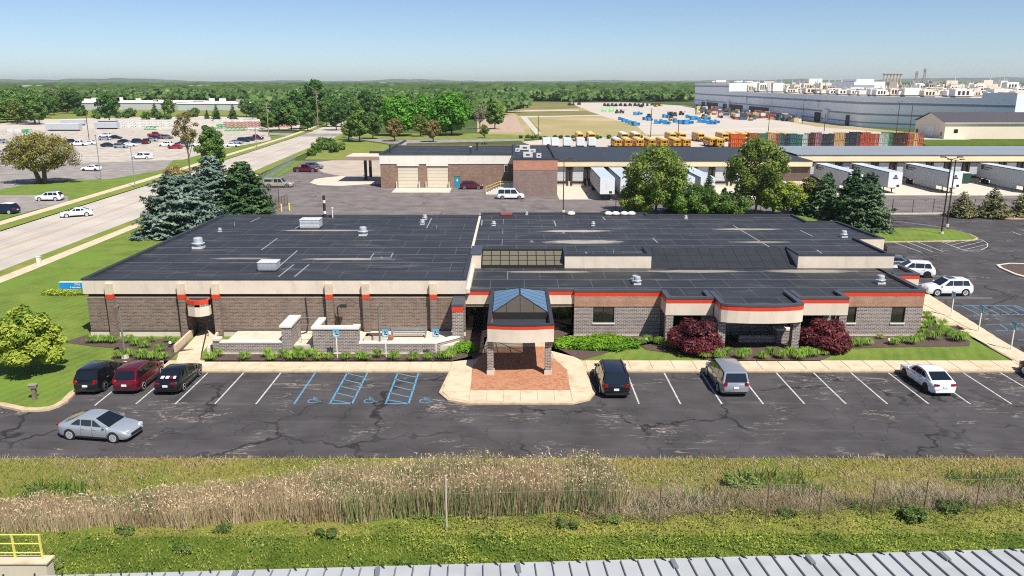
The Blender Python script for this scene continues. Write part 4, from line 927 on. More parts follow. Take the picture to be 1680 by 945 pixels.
    if detail == 2:      # shut lines and handles of the doors, lower sill
        for s_ in (-1, 1):
            for f_ in (k['pil'][0] - (.0 if kind != 'pickup' else -.0), k['pil'][1], fb - .035):
                MB().box(X(f_) - .006, X(f_) + .006, *sorted((s_ * (W / 2 + .001), s_ * (W / 2 - .03))), .34, float(TX(f_)) - .08).build('door_seam', M_trim, root, world=False)
            for f_ in (k['pil'][0] + .02, k['pil'][1] + .02): MB().box(X(f_), X(f_) + .18, *sorted((s_ * (W / 2 + .012), s_ * (W / 2 - .03))), float(TX(f_)) - .2, float(TX(f_)) - .165).build('door_handle', body if body is not P_black else M_galv, root, world=False)
            MB().box(X(k['ax'][0]) + .45, X(k['ax'][1]) - .45, *sorted((s_ * (W / 2 + .004), s_ * (W / 2 - .06))), .22, .32).build('sill', M_trim, root, world=False)
    # glass, laid just proud of the shell
    def lerp3(a, b, t): return tuple(a[i] + (b[i] - a[i]) * t for i in range(3))
    def quad(A, B, Cc, D, u0, u1, v0, v1, off):
        P = []
        for u, v in ((u0, v0), (u1, v0), (u1, v1), (u0, v1)): P.append(lerp3(lerp3(A, B, u), lerp3(D, Cc, u), v))
        n = (Vector(P[1]) - Vector(P[0])).cross(Vector(P[3]) - Vector(P[0])).normalized()
        return [tuple(Vector(p) + n * off) for p in P]
    F0, F1 = g[-1], g[-2]; R0, R1 = g[0], g[1]
    ws = MB().poly(*quad((X(fb), -w0 * .92, zbl(fb) + .03), (X(fb), w0 * .92, zbl(fb) + .03), (X(ft), w1 * .93, zr - .055), (X(ft), -w1 * .93, zr - .055), .02, .98, .05, .95, .018))
    rw = MB().poly(*quad((X(rb), w0 * .90, zbl(rb) + .03), (X(rb), -w0 * .90, zbl(rb) + .03), (X(rt), -w1 * .92, zr - .055), (X(rt), w1 * .92, zr - .055), .04, .96, .10 if kind != 'pickup' else .2, .9, .02))
    cuts = [rb + (rt - rb) * .55 + .012, *k['pil'], fb - (fb - ft) * .45]
    if kind == 'pickup': cuts = [rb + .03, k['pil'][1], fb - (fb - ft) * .45]
    sws = []
    for s_ in (-1, 1):
        for a, c in zip(cuts, cuts[1:]):
            a_, c_ = a + .008, c - .008
            def top_f(f):   # keep the glass top within the slanted pillars
                return min(max(f, rt + .012), ft - .01)
            zb1, zb2 = zbl(a_) + .045, zbl(c_) + .045; zt = zr - .125
            yb_, yt = w0 - .0, w1 + .075
            k1 = (a_ if a_ > rt + .02 else a_); ta = max(a_, rt + .02); tc = min(c_, ft - .0)
            if a_ < rt: ta = rt + .02
            P = [(X(a_), s_ * (yb_ - .01), zb1), (X(c_), s_ * (yb_ - .01), zb2), (X(tc), s_ * yt, zt), (X(ta), s_ * yt, zt)]
            P = [(p[0], p[1] + s_ * .022, p[2]) for p in P]
            sws.append(MB().poly(*(P if s_ < 0 else P[::-1])))
    if detail == 2:
        ws.build('windshield', M_cglass, root, world=False); rwo = rw.build('rear_window', M_cglass, root, world=False)
        for m in sws: m.build('side_window', M_cglass, root, world=False)
    else:
        for m in sws + [rw]: ws.add(m.v, m.f)
        ws.build('windows', M_cglass, root, world=False)
    if decal:
        q = quad((X(rb), w0 * .90, zbl(rb) + .03), (X(rb), -w0 * .90, zbl(rb) + .03), (X(rt), -w1 * .92, zr - .055), (X(rt), w1 * .92, zr - .055), .14, .86, .12, .36, .03)
        for u, cc in ((.0, M_plate), (.26, M_plate), (.5, M_tail), (.66, M_plate)):
            q2 = quad((X(rb), w0 * .90, zbl(rb) + .03), (X(rb), -w0 * .90, zbl(rb) + .03), (X(rt), -w1 * .92, zr - .055), (X(rt), w1 * .92, zr - .055), .16 + u * .9, .16 + u * .9 + (.16 if u < .5 else .12), .12, .36, .03 + u * .004)
            MB().poly(*q2).build('window_decal', cc, root, world=False)
    for f in k['ax']:
        for s_ in (-1, 1):
            yy = s_ * (W / 2 - .125)
            MB().lathe([(k['wr'] * 1.14, -.01), (k['wr'] * 1.14, .01)], (X(f), s_ * (W / 2 - .012), k['wr'] + .01), 18, 'Y').build('wheel_arch', M_trim, root, world=False) if detail == 2 else None
            if detail == 2: make_wheel(X(f), yy + s_ * .03, k['wr'], s_, root, rimm or M_rim)
            else: MB().lathe([(k['wr'] * .5, .12 * s_), (k['wr'], .12 * s_), (k['wr'], -.1 * s_)] if s_ > 0 else [(k['wr'], .1), (k['wr'], -.12), (k['wr'] * .5, -.12)], (X(f), yy + s_ * .03, k['wr']), 12, 'Y').build('wheel', M_black, root, world=False)
    if detail == 2:
        zt = float(TX(.955))
        for s_ in (-1, 1):
            y = s_ * W / 2
            MB().add(*boxv(X(.935), X(.988), y * .55, y * .83, zt - .14 if kind != 'pickup' else .8, zt - .015)).build('headlight', M_head, root, world=False)
            if kind in ('suv', 'minivan', 'van'): MB().add(*boxv(X(-.004), X(.03), y * .60, y * .81, .84, 1.06)).build('taillight', M_tail, root, world=False)
            else: MB().add(*boxv(X(-.004), X(.03), y * .44, y * .81, .80, .90)).build('taillight', M_tail, root, world=False)
            MB().add(*boxv(X(fb - .075), X(fb - .045), y * 1.0, y * 1.12, zbl(fb) + .06, zbl(fb) + .19)).build('mirror', body, root, world=False)
            if rails: MB().box(X(rt + .03), X(ft - .02), s_ * w1 * .86 - .02, s_ * w1 * .86 + .02, zr + .02, zr + .06).build('roof_rail', M_trim, root, world=False)
        MB().box(X(.985), X(1.002), -W * .28, W * .28, .36, .55).build('grille', M_trim, root, world=False)
        MB().box(X(-.004), X(.02), -W * .36, W * .36, .30, .42).build('bumper', M_trim if kind in ('suv', 'minivan') else body, root, world=False)
        if plate: MB().box(X(-.0075), X(.001), -.17, .17, .62, .76).build('number_plate', M_plate, root, world=False)
    return root
def boxv(x0, x1, y0, y1, z0, z1):
    x0, x1 = sorted((x0, x1)); y0, y1 = sorted((y0, y1)); m = MB().box(x0, x1, y0, y1, z0, z1); return m.v, m.f
def frustum(x0, x1, wb, wt, z0, z1, ins=.06):
    m = MB(); m.add([(x0, -wb, z0), (x1, -wb, z0), (x1, wb, z0), (x0, wb, z0), (x0 + ins, -wt, z1), (x1 - ins, -wt, z1), (x1 - ins, wt, z1), (x0 + ins, wt, z1)], [(0, 3, 2, 1), (4, 5, 6, 7), (0, 1, 5, 4), (1, 2, 6, 5), (2, 3, 7, 6), (3, 0, 4, 7)]); return m.v, m.f
def car_at(c, x, y, head, label, cat='car', group=None, z=0.0):
    c.location = (x, y, z); c.rotation_euler = (0, 0, R(head)); c['label'] = label; c['category'] = cat
    if group: c['group'] = group
    return c
GF = 'cars parked at the front of the office'
car_at(make_car('suv', P_black, rimm=M_galv), -28.95, 52.6, 90, 'black SUV parked next to the curved lawn kerb, left of the maroon SUV', group=GF)
car_at(make_car('suv', P_maroon, rails=False), -26.35, 52.7, 90, 'maroon SUV parked between the black SUV and the black sedan', group=GF)
car_at(make_car('sedan', P_black, decal=True), -23.5, 52.6, 90, 'black sedan with white sticker lettering across its rear window', group=GF)
car_at(make_car('sedan', P_silver), -24.75, 44.05, -9, 'silver sedan driving across the empty drive in front of the stalls')
car_at(make_car('minivan', P_black, rails=True), 7.0, 52.2, 90, 'black minivan parked right beside the entry island', group=GF)
car_at(make_car('minivan', P_lsilver), 15.1, 52.5, 90, 'silver minivan parked alone in front of the bowed bay', group=GF)
car_at(make_car('sedan', P_white, rimm=M_trim), 29.2, 52.4, 91.5, 'white sedan with black wheels parked at the right of the front stalls', group=GF)
car_at(make_car('suv', P_maroon), 38.2, 52.9, 92, 'dark red SUV cut off by the right edge, beyond the white sedan', group=GF)
GS = 'cars parked beside the right end of the office'
car_at(make_car('suv', P_white, sunroof=True), 43.7, 77.1, 180, 'white SUV with a sunroof parked nearest the blue hatched lines on the side lot', group=GS)
car_at(make_car('suv', P_white, rimm=M_trim), 44.0, 85.0, 166, 'white SUV with black wheels half hidden by the roof corner', group=GS)
car_at(make_car('sedan', P_grey), 43.6, 89.0, 166, 'grey sedan mostly hidden behind the white SUV with black wheels', group=GS)
car_at(make_car('suv', P_black), 44.2, 97.0, 166, 'dark SUV nearest the grass island on the side lot', group=GS)
def near_px(kind, body, px, py, head, label, group=None, cat='car', **kw):
    x, y = G(px, py); return car_at(make_car(kind, body, **kw), x, y, head, label, cat, group)
near_px('sedan', P_white, 126, 355, -152, 'white sedan driving on the concrete road towards the viewer')
near_px('suv', P_white, 82, 329, 183, 'white SUV on the drive left of the road, near the dark blue one', rails=True)
near_px('suv', P_navy, 8, 350, 175, 'dark blue SUV with a white roof cut off by the left edge', roofm=M_plate)
near_px('sedan', P_white, 150, 280, 180, 'white car alone on the grey lane beyond the big brown tree', detail=1)
near_px('pickup', P_white, 233, 261, 180, 'white pickup truck with a bed cap alone on the pale lot', cat='pickup truck', cap=True, detail=2)
near_px('pickup', P_maroon, 502, 282, 0, 'dark red pickup truck in front of the grey SUV by the yard fence', cat='pickup truck')
near_px('suv', P_grey, 515, 277, 0, 'grey SUV half hidden behind the dark red pickup truck')
near_px('pickup', P_beige, 458, 307, 0, 'beige pickup truck with a white bed cap beside the spruces', cat='pickup truck', cap=True)
near_px('suv', P_maroon, 774, 310, 0, 'dark red SUV parked right of the teal door')
near_px('van', P_white, 838, 326, 0, 'white van parked below the brick block of the garage', cat='van')
# cars of the far left lot, light builds copied from one prototype each
PROTO = {k: make_car(k, P_white, detail=1) for k in ('sedan', 'suv', 'pickup')}
collect_kids(); used = set()
def far_car(kind, body, px, py, head, label):
    p = PROTO[kind]
    if kind in used: c = copy_tree(p)
    else: c = p; used.add(kind)
    x, y = G(px, py); c.location = (x, y, .02); c.rotation_euler = (0, 0, R(head)); c['label'] = label; c['group'] = 'cars on the pale lot left of the road'; c['category'] = 'pickup truck' if kind == 'pickup' else 'car'
    return c, body
LOT = [('suv', P_navy, 112, 236, 170, 'dark blue car at the left of the row, beside the long white pickup'),
 ('pickup', P_white, 130, 239, 180, 'long white pickup truck right of the dark blue car, left part of the row'), ('sedan', P_white, 148, 237, 170, 'white car just right of the long white pickup truck'),
 ('suv', P_white, 172, 225, 180, 'white SUV at the back of the pale lot near the trailers'), ('sedan', P_lsilver, 173, 230, 0, 'silver car in front of the white SUV at the back of the lot'), ('sedan', P_navy, 190, 228, 5, 'dark car beside the silver one at the back of the lot'),
 ('sedan', P_navy, 178, 241, 8, 'dark blue car left of the silver SUV in the middle row'), ('suv', P_lsilver, 199, 243, 0, 'silver SUV at the near side of the middle row'), ('sedan', P_white, 214, 240, 5, 'white car directly right of the silver SUV'),
 ('sedan', P_black, 205, 235, 5, 'black car behind the silver SUV'), ('suv', P_navy, 228, 235, 10, 'navy SUV in the middle of the pale lot'), ('pickup', P_maroon, 240, 236, 100, 'dark red tailgate of a pickup between navy SUV and grey car'),
 ('sedan', P_lsilver, 249, 232, 5, 'silver car behind the navy SUV'), ('sedan', P_navy, 255, 228, 5, 'navy car left of the red pickup at the back'), ('pickup', P_red, 255, 224, 0, 'bright red pickup truck at the back of the pale lot'),
 ('suv', P_grey, 274, 228, 0, 'grey SUV right of the bright red pickup truck'), ('suv', P_white, 272, 240, 180, 'white SUV left of the bright red car near the planted island'), ('sedan', P_red, 288, 244, 180, 'bright red car at the tip of the planted island'),
 ('sedan', P_black, 299, 238, 180, 'black car behind the bright red car'), ('suv', P_lsilver, 302, 241, 180, 'silver SUV behind the bare brown pine'), ('sedan', P_white, 326, 240, 180, 'white car right of the bare brown pine'),
 ('sedan', P_white, 382, 241, 0, 'white car nearest the road in the roadside row'), ('sedan', P_lsilver, 388, 236, 0, 'silver car second in the roadside row'), ('suv', P_navy, 400, 233, 0, 'navy SUV in the middle of the roadside row'), ('sedan', P_black, 408, 231, 0, 'black car near the far end of the roadside row'), ('pickup', P_maroon, 420, 229, 0, 'dark red truck at the far end of the roadside row'),
 ('suv', P_white, 5, 259, 180, 'white SUV seen under the branches at the left edge'), ('suv', P_navy, 12, 252, 175, 'dark blue SUV behind the branches at the left edge'), ('sedan', P_lsilver, 2, 235, 180, 'silver car at the left edge behind the brown tree'), ('sedan', P_navy, -14, 240, 180, 'dark car at the left edge behind the brown tree')]
todo = [far_car(*a) for a in LOT]
for c, body in todo:
    for o in (KIDS.get(c) or [x for x in bpy.data.objects if x.parent is c]):
        if o.name.split('.')[0] in ('body', 'bed_cover'):
            o.material_slots[0].link = 'OBJECT'; o.material_slots[0].material = body if 'body' in o.name else M_trim

# ------------------------------------------------------------------ box trailers at the docks
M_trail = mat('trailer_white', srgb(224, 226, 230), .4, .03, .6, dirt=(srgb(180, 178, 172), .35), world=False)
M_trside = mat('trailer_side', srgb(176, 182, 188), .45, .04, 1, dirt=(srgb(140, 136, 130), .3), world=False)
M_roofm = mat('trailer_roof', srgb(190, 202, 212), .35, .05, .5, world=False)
M_logo = mat('logo_maroon', srgb(96, 30, 40), .6, .05, world=False); M_logot = mat('logo_grey', srgb(60, 60, 84), .6, .05, world=False)
def text_part(body, size, m, parent, mtx, name='lettering'):
    cu = bpy.data.curves.new(name, 'FONT'); cu.body = body; cu.size = size; cu.extrude = .004; cu.resolution_u = 1; cu.align_x = 'CENTER'; cu.align_y = 'CENTER'
    tmp = bpy.data.objects.new('tmp', cu); C.objects.link(tmp); dg = bpy.context.evaluated_depsgraph_get(); me = bpy.data.meshes.new_from_object(tmp.evaluated_get(dg))
    bpy.data.objects.remove(tmp); bpy.data.curves.remove(cu); me.transform(mtx); me.materials.clear(); me.name = name
    return link(name, me, parent, m)
def make_trailer(L=18.2, logo=True, skirt=False):
    t = thing('box_trailer', '', 'trailer'); W2 = 1.3; zb, zt = 1.2, 4.1       # nose (front bulkhead) at y=0, doors at y=L
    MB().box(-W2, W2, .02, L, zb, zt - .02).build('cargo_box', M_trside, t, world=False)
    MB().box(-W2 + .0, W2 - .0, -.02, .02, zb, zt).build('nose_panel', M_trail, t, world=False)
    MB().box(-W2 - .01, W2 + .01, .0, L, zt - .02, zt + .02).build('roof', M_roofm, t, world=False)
    for x in (-W2 - .015, W2 + .015): MB().box(x - .015, x + .015, -.03, L, zt - .12, zt + .03).build('top_rail', M_dark, t, world=False)
    for x in (-W2 - .012, W2 + .012): MB().box(x - .012, x + .012, 0, L, zb, zb + .16).build('bottom_rail', M_galv, t, world=False)
    rb = MB()
    for k in range(1, 30): rb.box(-W2 - .018, -W2, k * L / 30 - .02, k * L / 30 + .02, zb + .16, zt - .12)
    rb.build('side_ribs', M_trside, t, world=False)
    MB().box(-.5, .5, .6, L - .3, .95, zb).build('frame_rails', M_dark, t, world=False)
    for y in (L - 2.2, L - 3.5):
        for x in (-1.02, 1.02): MB().tube((x - .22, y, .5), (x + .22, y, .5), .5, n=14).build('wheel', M_black, t, world=False)
    for x in (-.8, .8): MB().box(x - .07, x + .07, 2.6, 2.78, 0, zb).build('landing_leg', M_dark, t, world=False)
    MB().box(.35, .85, -.06, -.02, 1.35, 1.75).build('service_panel', M_dark, t, world=False)
    if skirt: MB().box(-W2 + .02, -W2 + .06, 4.2, L - 5, .45, zb).build('side_skirt', M_trside, t, world=False)
    if logo:
        MB().box(-W2 - .03, -W2 - .02, L - 2.3, L - 1.3, 3.0, 3.85).build('logo_square', M_logo, t, world=False)
        for z, h_, n_ in ((3.5, .3, 8), (3.1, .24, 5)):
            lm = MB()
            for q in range(n_): lm.box(-W2 - .028, -W2 - .02, L - 2.75 - q * .36, L - 2.75 - q * .36 + .25, z - h_ / 2 * (.7 + .3 * (q % 3 == 0)), z + h_ / 2 * (.7 + .3 * (q % 2)))
            lm.build('lettering', M_logot, t, world=False)
        MB().box(-.3, .3, -.04, -.022, 3.15, 3.35).box(-.5, .5, -.04, -.022, 2.85, 3.08).box(-.18, .18, -.04, -.022, 3.4, 3.6).build('logo_mark', M_logot, t, world=False)
    return t
tp = make_trailer(logo=False); tl = make_trailer(logo=True, skirt=True); collect_kids()
GT = 'box trailers backed up to the docks'
def trailer(proto, x, y, label, first):
    c = proto if first else copy_tree(proto); c.location = (x, y, 0); c['label'] = label; c['group'] = GT; c['category'] = 'trailer'
x0 = G(999, 294, 4.1)[0]
for i, (k, lab) in enumerate(((0, 'white box trailer nearest the garage, first at the left dock'), (1, 'white box trailer second at the left dock, half behind the locust tree'), (2, 'white trailer at the left dock hidden mostly behind the tall locust tree'), (4, 'white trailer left of the young spruce tip, near the middle of the left dock'), (5, 'white trailer right of the young spruce tip at the left dock'))):
    trailer(tp, x0 + 3.62 * k, 142.0 if k < 4 else 142.6, lab, i == 0)
xs = []
for px in (1335, 1393, 1481, 1603): xs.append(G(px, 267, 4.1)[0] + 1.3)
for i, (x, lab) in enumerate(zip(xs, ('trailer with a faded side at the right dock behind the two spruce tops', 'white trailer with dark mark on its nose just right of the spruces', 'white trailer with maroon square logo behind the twin light poles', 'white trailer with maroon square logo cut off by the right edge'))):
    trailer(tl, x, 151.2, lab, i == 0)
M_dgreen = mat('bin_green', srgb(28, 70, 62), .6, .08)
X, Y = G(1577, 300); t = thing('waste_bin', 'dark green waste container with pale lid between two right-hand trailers', 'bin', (X, Y, 0)); MB().box(-1, 1, -1.6, 1.6, .15, 2.2).build('bin_body', M_dgreen, t, world=False); MB().box(-1.05, 1.05, -1.65, 1.65, 2.2, 2.3).build('lid', M_white, t, world=False)

# ------------------------------------------------------------------ school buses
M_bus = mat('bus_yellow', srgb(214, 150, 40), .45, .05, .5, world=False); M_bus2 = mat('bus_roof', srgb(226, 196, 120), .5, .06, world=False); M_busw = mat('bus_white_roof', srgb(224, 222, 216), .5, .04, world=False)
M_buso = mat('bus_side', srgb(168, 96, 40), .5, .1, world=False)
def make_bus(roof, facing):
    t = thing('school_bus', '', 'bus'); L = 10.5
    sec = [(-1.2, .55), (-1.22, 2.0), (-1.12, 2.75), (-.75, 3.05), (0, 3.12), (.75, 3.05), (1.12, 2.75), (1.22, 2.0), (1.2, .55)]
    m = MB(); n = len(sec); m.add([(x, 0, z) for x, z in sec[:3] + sec[6:]] + [(x, L, z) for x, z in sec[:3] + sec[6:]], [(i, i + 1, i + 7, i + 6) for i in range(5)] + [(0, 6, 11, 5), (5, 4, 3, 2, 1, 0), (6, 7, 8, 9, 10, 11)])
    m.build('body', M_bus, t, world=False)
    r = MB(); r.add([(x, -.02, z + .01) for x, z in sec[2:7]] + [(x, L + .02, z + .01) for x, z in sec[2:7]], [(i, i + 5, i + 6, i + 1) for i in range(4)] + [(0, 1, 2, 3, 4), (9, 8, 7, 6, 5)]); r.build('roof', roof, t, world=False)
    for s_ in (-1, 1):
        for k in range(8): MB().box(*sorted((s_ * 1.215, s_ * 1.19)), .7 + k * 1.15, 1.65 + k * 1.15, 1.95, 2.5).build('side_window', M_cglass, t, world=False)
        MB().box(*sorted((s_ * 1.235, s_ * 1.2)), .1, L - .1, 1.28, 1.4).build('side_stripe', M_trim, t, world=False)
        for y in (2.2, L - 2): MB().lathe([(.5, -.15), (.5, .15)], (0, 0, 0), 12, 'Y').build('wheel', M_black, t, world=False).matrix_local = Matrix.Translation((s_ * 1.06, y, .5)) @ Matrix.Rotation(math.pi / 2, 4, 'Z')
    if facing == 'rear':
        MB().box(-.42, .42, -.03, 0, 1.7, 2.35).build('door_window', M_cglass, t, world=False); MB().box(-.3, .3, -.03, 0, .95, 1.35).build('door_window', M_cglass, t, world=False)
        for s_ in (-1, 1):
            MB().box(*sorted((s_ * .62, s_ * 1.0)), -.03, 0, 1.75, 2.3).build('rear_window', M_cglass, t, world=False)
            MB().box(*sorted((s_ * .7, s_ * .95)), -.03, 0, 2.4, 2.6).build('warning_lamp', M_tail, t, world=False)
        MB().box(-1.2, 1.2, -.12, .02, .5, .8).build('bumper', M_trim, t, world=False)
    else:
        MB().add(*[[(-1.0, -1.1, .6), (1.0, -1.1, .6), (1.05, 0, .6), (-1.05, 0, .6), (-.8, -1.0, 1.45), (.8, -1.0, 1.45), (1.0, 0, 1.75), (-1.0, 0, 1.75)], [(0, 3, 2, 1), (4, 5, 6, 7), (0, 1, 5, 4), (1, 2, 6, 5), (3, 0, 4, 7)]]).build('hood', M_bus, t, world=False)
        MB().box(-.55, .55, -1.12, -1.0, .75, 1.2).build('grille', M_trim, t, world=False); MB().box(-1.02, -.02, -.03, 0, 1.8, 2.5).box(.02, 1.02, -.03, 0, 1.8, 2.5).build('windshield', M_cglass, t, world=False)
        MB().box(-1.1, 1.1, -1.25, -1.1, .45, .7).build('bumper', M_trim, t, world=False)
        for s_ in (-1, 1): MB().box(*sorted((s_ * .6, s_ * .85)), -1.13, -1.05, 1.0, 1.2).build('headlight', M_head, t, world=False)
    return t
BP = {(a, b): make_bus({'w': M_busw, 'y': M_bus2}[a], b) for a in 'wy' for b in ('rear', 'front')}; collect_kids(); used_b = set()
def bus(key, px, py, label, group):
    t = BP[key]
    if key in used_b: t = copy_tree(t)
    used_b.add(key); X, Y = G(px, py); t.location = (X, Y, .02); t['label'] = label; t['category'] = 'school bus'; t['group'] = group
GR, GB = 'school buses in the near row, tail towards the viewer', 'school buses in the back row, nose towards the viewer'
near_b = [1014, 1031, 1050, 1070, 1090, 1111, 1127]
for i, px in enumerate(near_b): bus(('w' if i == 0 else 'y', 'rear'), px, 243.5, ('white-roofed school bus leftmost in the near row of buses' if i == 0 else '%s yellow school bus from the left in the near row behind the dock roof' % ORD[i]), GR)
bus(('y', 'rear'), 1171, 242, 'yellow school bus standing apart right of the near row, side in view', GR); bus(('y', 'rear'), 1182, 243, 'yellow school bus tight against the one standing apart', GR)
for i, (px, k, lab) in enumerate(((952, 'y', 'yellow school bus facing out behind the white box trucks, left one'), (971, 'y', 'yellow school bus facing out behind the white box trucks, right one'), (1025, 'w', 'left white-roofed school bus in the back row'), (1045, 'w', 'right white-roofed school bus in the back row'),
        (1104, 'y', 'left bus of the back row pair behind the middle of the near row'), (1120, 'y', 'right bus of the back row pair behind the middle of the near row'), (1150, 'y', 'back row bus in the gap right of the near row'),
        (1190, 'y', 'first bus of the tight back row behind the orange crates'), (1206, 'y', 'second bus of the tight back row behind the orange crates'), (1222, 'y', 'third bus of the tight back row behind the orange crates'), (1238, 'y', 'fourth bus of the tight back row'), (1276, 'y', 'back row bus second from the right end'), (1292, 'y', 'back row bus at the right end beside the teal crates'))):
    bus((k, 'front'), px, 232.5, lab, GB)
def make_boxtruck():
    t = thing('box_truck', '', 'truck')
    MB().box(-1.2, 1.2, 0, 6, 1.0, 3.2).build('cargo_box', M_trail, t, world=False); MB().box(-1.0, 1.0, .1, 7.8, .5, 1.0).build('chassis', M_dark, t, world=False)
    MB().add(*boxv(-1.1, 1.1, 6.1, 7.8, .9, 2.4)).build('cab', M_trail, t, world=False); MB().box(-1.0, 1.0, -.04, 0, .55, .95).build('bumper', M_dark, t, world=False)
    for y in (1.4, 6.8):
        for x in (-1, 1): MB().tube((x - .12, y, .45), (x + .12, y, .45), .45, n=12).build('wheel', M_black, t, world=False)
    return t
bt = make_boxtruck(); collect_kids()
for i, px in enumerate((911, 931, 953, 972, 897)):
    c = bt if i == 0 else copy_tree(bt); X, Y = G(px, 244); c.location = (X, Y, .02); c['category'] = 'truck'; c['group'] = 'white box trucks at the left of the bus yard'
    c['label'] = ('second', 'third', 'fourth', 'rightmost', 'leftmost')[i] + ' white box truck in the short row left of the school buses'

# ------------------------------------------------------------------ stacked racks and crates of the bus yard
def make_stack(w, d, h, lay, m, frame=True):
    t = thing('crate_stack', '', 'crates'); hh = h / lay
    for k in range(lay):
        z = k * hh; f = MB()
        for a, b in ((-w / 2, -d / 2), (w / 2, -d / 2), (w / 2, d / 2), (-w / 2, d / 2)): f.box(a - .06, a + .06, b - .06, b + .06, z, z + hh)
        f.box(-w / 2, w / 2, -d / 2, d / 2, z + .02, z + .14); f.box(-w / 2, w / 2, -d / 2 - .03, -d / 2 + .03, z + hh - .16, z + hh - .06)
        f.box(-w / 2 + .08, w / 2 - .08, -d / 2 + .08, d / 2 - .08, z + .14, z + hh * .86); f.box(-.05, .05, -d / 2 - .04, -d / 2 + .02, z, z + hh)
        for q in (-.25, .25): f.box(w * q - .03, w * q + .03, -d / 2 - .035, -d / 2 + .01, z, z + hh - .1)
        f.build('crate', m, t, world=False)
    return t
CM = dict(orange=srgb(206, 92, 34), slate=srgb(54, 58, 70), red=srgb(172, 80, 60), teal=srgb(50, 98, 94), brown=srgb(72, 48, 40), pale=srgb(176, 182, 176), tan=srgb(190, 150, 104), pink=srgb(150, 104, 108), rust=srgb(160, 84, 60), green=srgb(60, 110, 90))
CP_ = {k: make_stack(2.5, 3, 4.7, 3 if k != 'tan' else 2, mat('crate_' + k, v, .7, .1), True) for k, v in CM.items()}; collect_kids(); ub = set()
row = [(1203, 'orange', 'left'), (1213, 'orange', 'right')] + [(1233, 'rust', ''), (1240, 'rust', ''), (1250, 'green', ''), (1262, 'tan', ''), (1269, 'rust', ''), (1276, 'teal', ''), (1286, 'slate', ''), (1297, 'teal', ''), (1306, 'teal', ''), (1315, 'pale', ''), (1327, 'brown', ''), (1337, 'pink', ''), (1347, 'slate', ''), (1358, 'slate', ''), (1367, 'tan', ''), (1375, 'tan', '')]
row += [(x, 'slate', '') for x in (1384, 1392, 1400)] + [(x, 'red', '') for x in (1408, 1416, 1424, 1431)] + [(x, 'pale', '') for x in (1438, 1446)] + [(1453, 'green', '')] + [(x, 'brown', '') for x in (1462, 1470, 1478)] + [(1487, 'rust', ''), (1495, 'tan', ''), (1504, 'rust', '')]
cnt = {}
for px, k, _ in row:
    cnt[k] = cnt.get(k, 0) + 1; c = CP_[k] if k not in ub else copy_tree(CP_[k]); ub.add(k)
    X, Y = G(px, 242 - (px - 1200) * .004); c.location = (X, Y, .02); c.scale = (1, 1, random.uniform(.9, 1.08)); c['category'] = 'crates'; c['group'] = 'stacks of racks behind the dock roofs'
    c['label'] = '%s stack of %s racks from the left in the long row behind the dock roof' % (ORD[cnt[k] - 1], k)

# ------------------------------------------------------------------ storage yard: blue tubs, green racks, dark machines
M_tub = mat('tub_blue', srgb(38, 132, 190), .5, .15, .2); M_gr = mat('rack_green', srgb(96, 210, 110), .6, .1); M_mach = mat('machine_dark', srgb(52, 54, 60), .7, .2, .2); M_machy = mat('machine_yellow', srgb(200, 164, 50), .6, .1)
def make_tub():
    t = thing('blue_tub', '', 'container')
    MB().box(-1.6, 1.6, -1.2, 1.2, .15, 1.3).box(-1.6, -.2, -1.2, 1.2, 1.3, 1.9).build('shell', M_tub, t, world=False)
    for a in (-1.2, 1.2): MB().box(a - .15, a + .15, -1.25, 1.25, 0, .16).build('skid', M_dark, t, world=False)
    MB().box(.3, 1.3, -1.22, -1.2, .5, 1.1).build('hatch', M_dark, t, world=False); return t
tb = make_tub(); collect_kids(); n_ = 0
tubs = [(1019, 196), (1025, 199), (1031, 201), (1036, 203), (1043, 205), (1050, 187), (1044, 188), (1066, 197), (1059, 196), (1079, 202), (1087, 201), (1094, 203), (1092, 192), (1098, 193), (1110, 200), (1118, 202), (1126, 203), (1132, 202), (1130, 193), (1138, 196), (1144, 195), (1150, 200), (1158, 201), (1164, 203), (1170, 203), (1176, 201), (1160, 196), (1105, 197), (1100, 188)]
for i, (px, py) in enumerate(tubs):
    c = tb if i == 0 else copy_tree(tb); X, Y = G(px, py + 1); c.location = (X, Y, .03); c.rotation_euler = (0, 0, random.uniform(-.5, .5)); s = random.uniform(.85, 1.2); c.scale = (s, s, s)
    c['group'] = 'blue tubs scattered over the storage yard'; c['category'] = 'container'; c['label'] = 'bright blue steel tub standing among others on the pale storage yard'
def make_machine(m, lab):
    t = thing('yard_machine', lab, 'machine'); MB().box(-1.6, 1.6, -1, 1, .5, 1.5).build('chassis', m, t, world=False); MB().box(-1.2, .2, -.8, .8, 1.5, 2.6).build('cab', M_mach, t, world=False); MB().tube((.2, 0, 1.4), (2.6, 0, 2.6), .12).build('boom', m, t, world=False)
    for x in (-1, 1): MB().tube((x, -1.1, .5), (x, 1.1, .5), .5, n=10).build('wheel', M_black, t, world=False)
    return t
mp = make_machine(M_mach, ''); my = make_machine(M_machy, ''); collect_kids(); fy = True
mach = [(992, 174), (998, 174.5), (1004, 174), (1010, 174.5), (1018, 174), (1026, 174.5), (1034, 174), (1042, 174), (1048, 174.5), (1055, 174), (1062, 174), (1070, 173.5), (1078, 174), (1012, 186), (1020, 186), (1052, 176), (1100, 190), (1106, 191), (1118, 189), (934, 173), (940, 173), (950, 172), (1064, 194)]
for i, (px, py) in enumerate(mach):
    c = mp if i == 0 else copy_tree(mp); X, Y = G(px, py); c.location = (X, Y, .03); c.rotation_euler = (0, 0, random.uniform(0, 6)); c['label'] = 'dark wheeled machine parked on the far side of the storage yard'; c['category'] = 'machine'; c['group'] = 'dark machines on the storage yard'
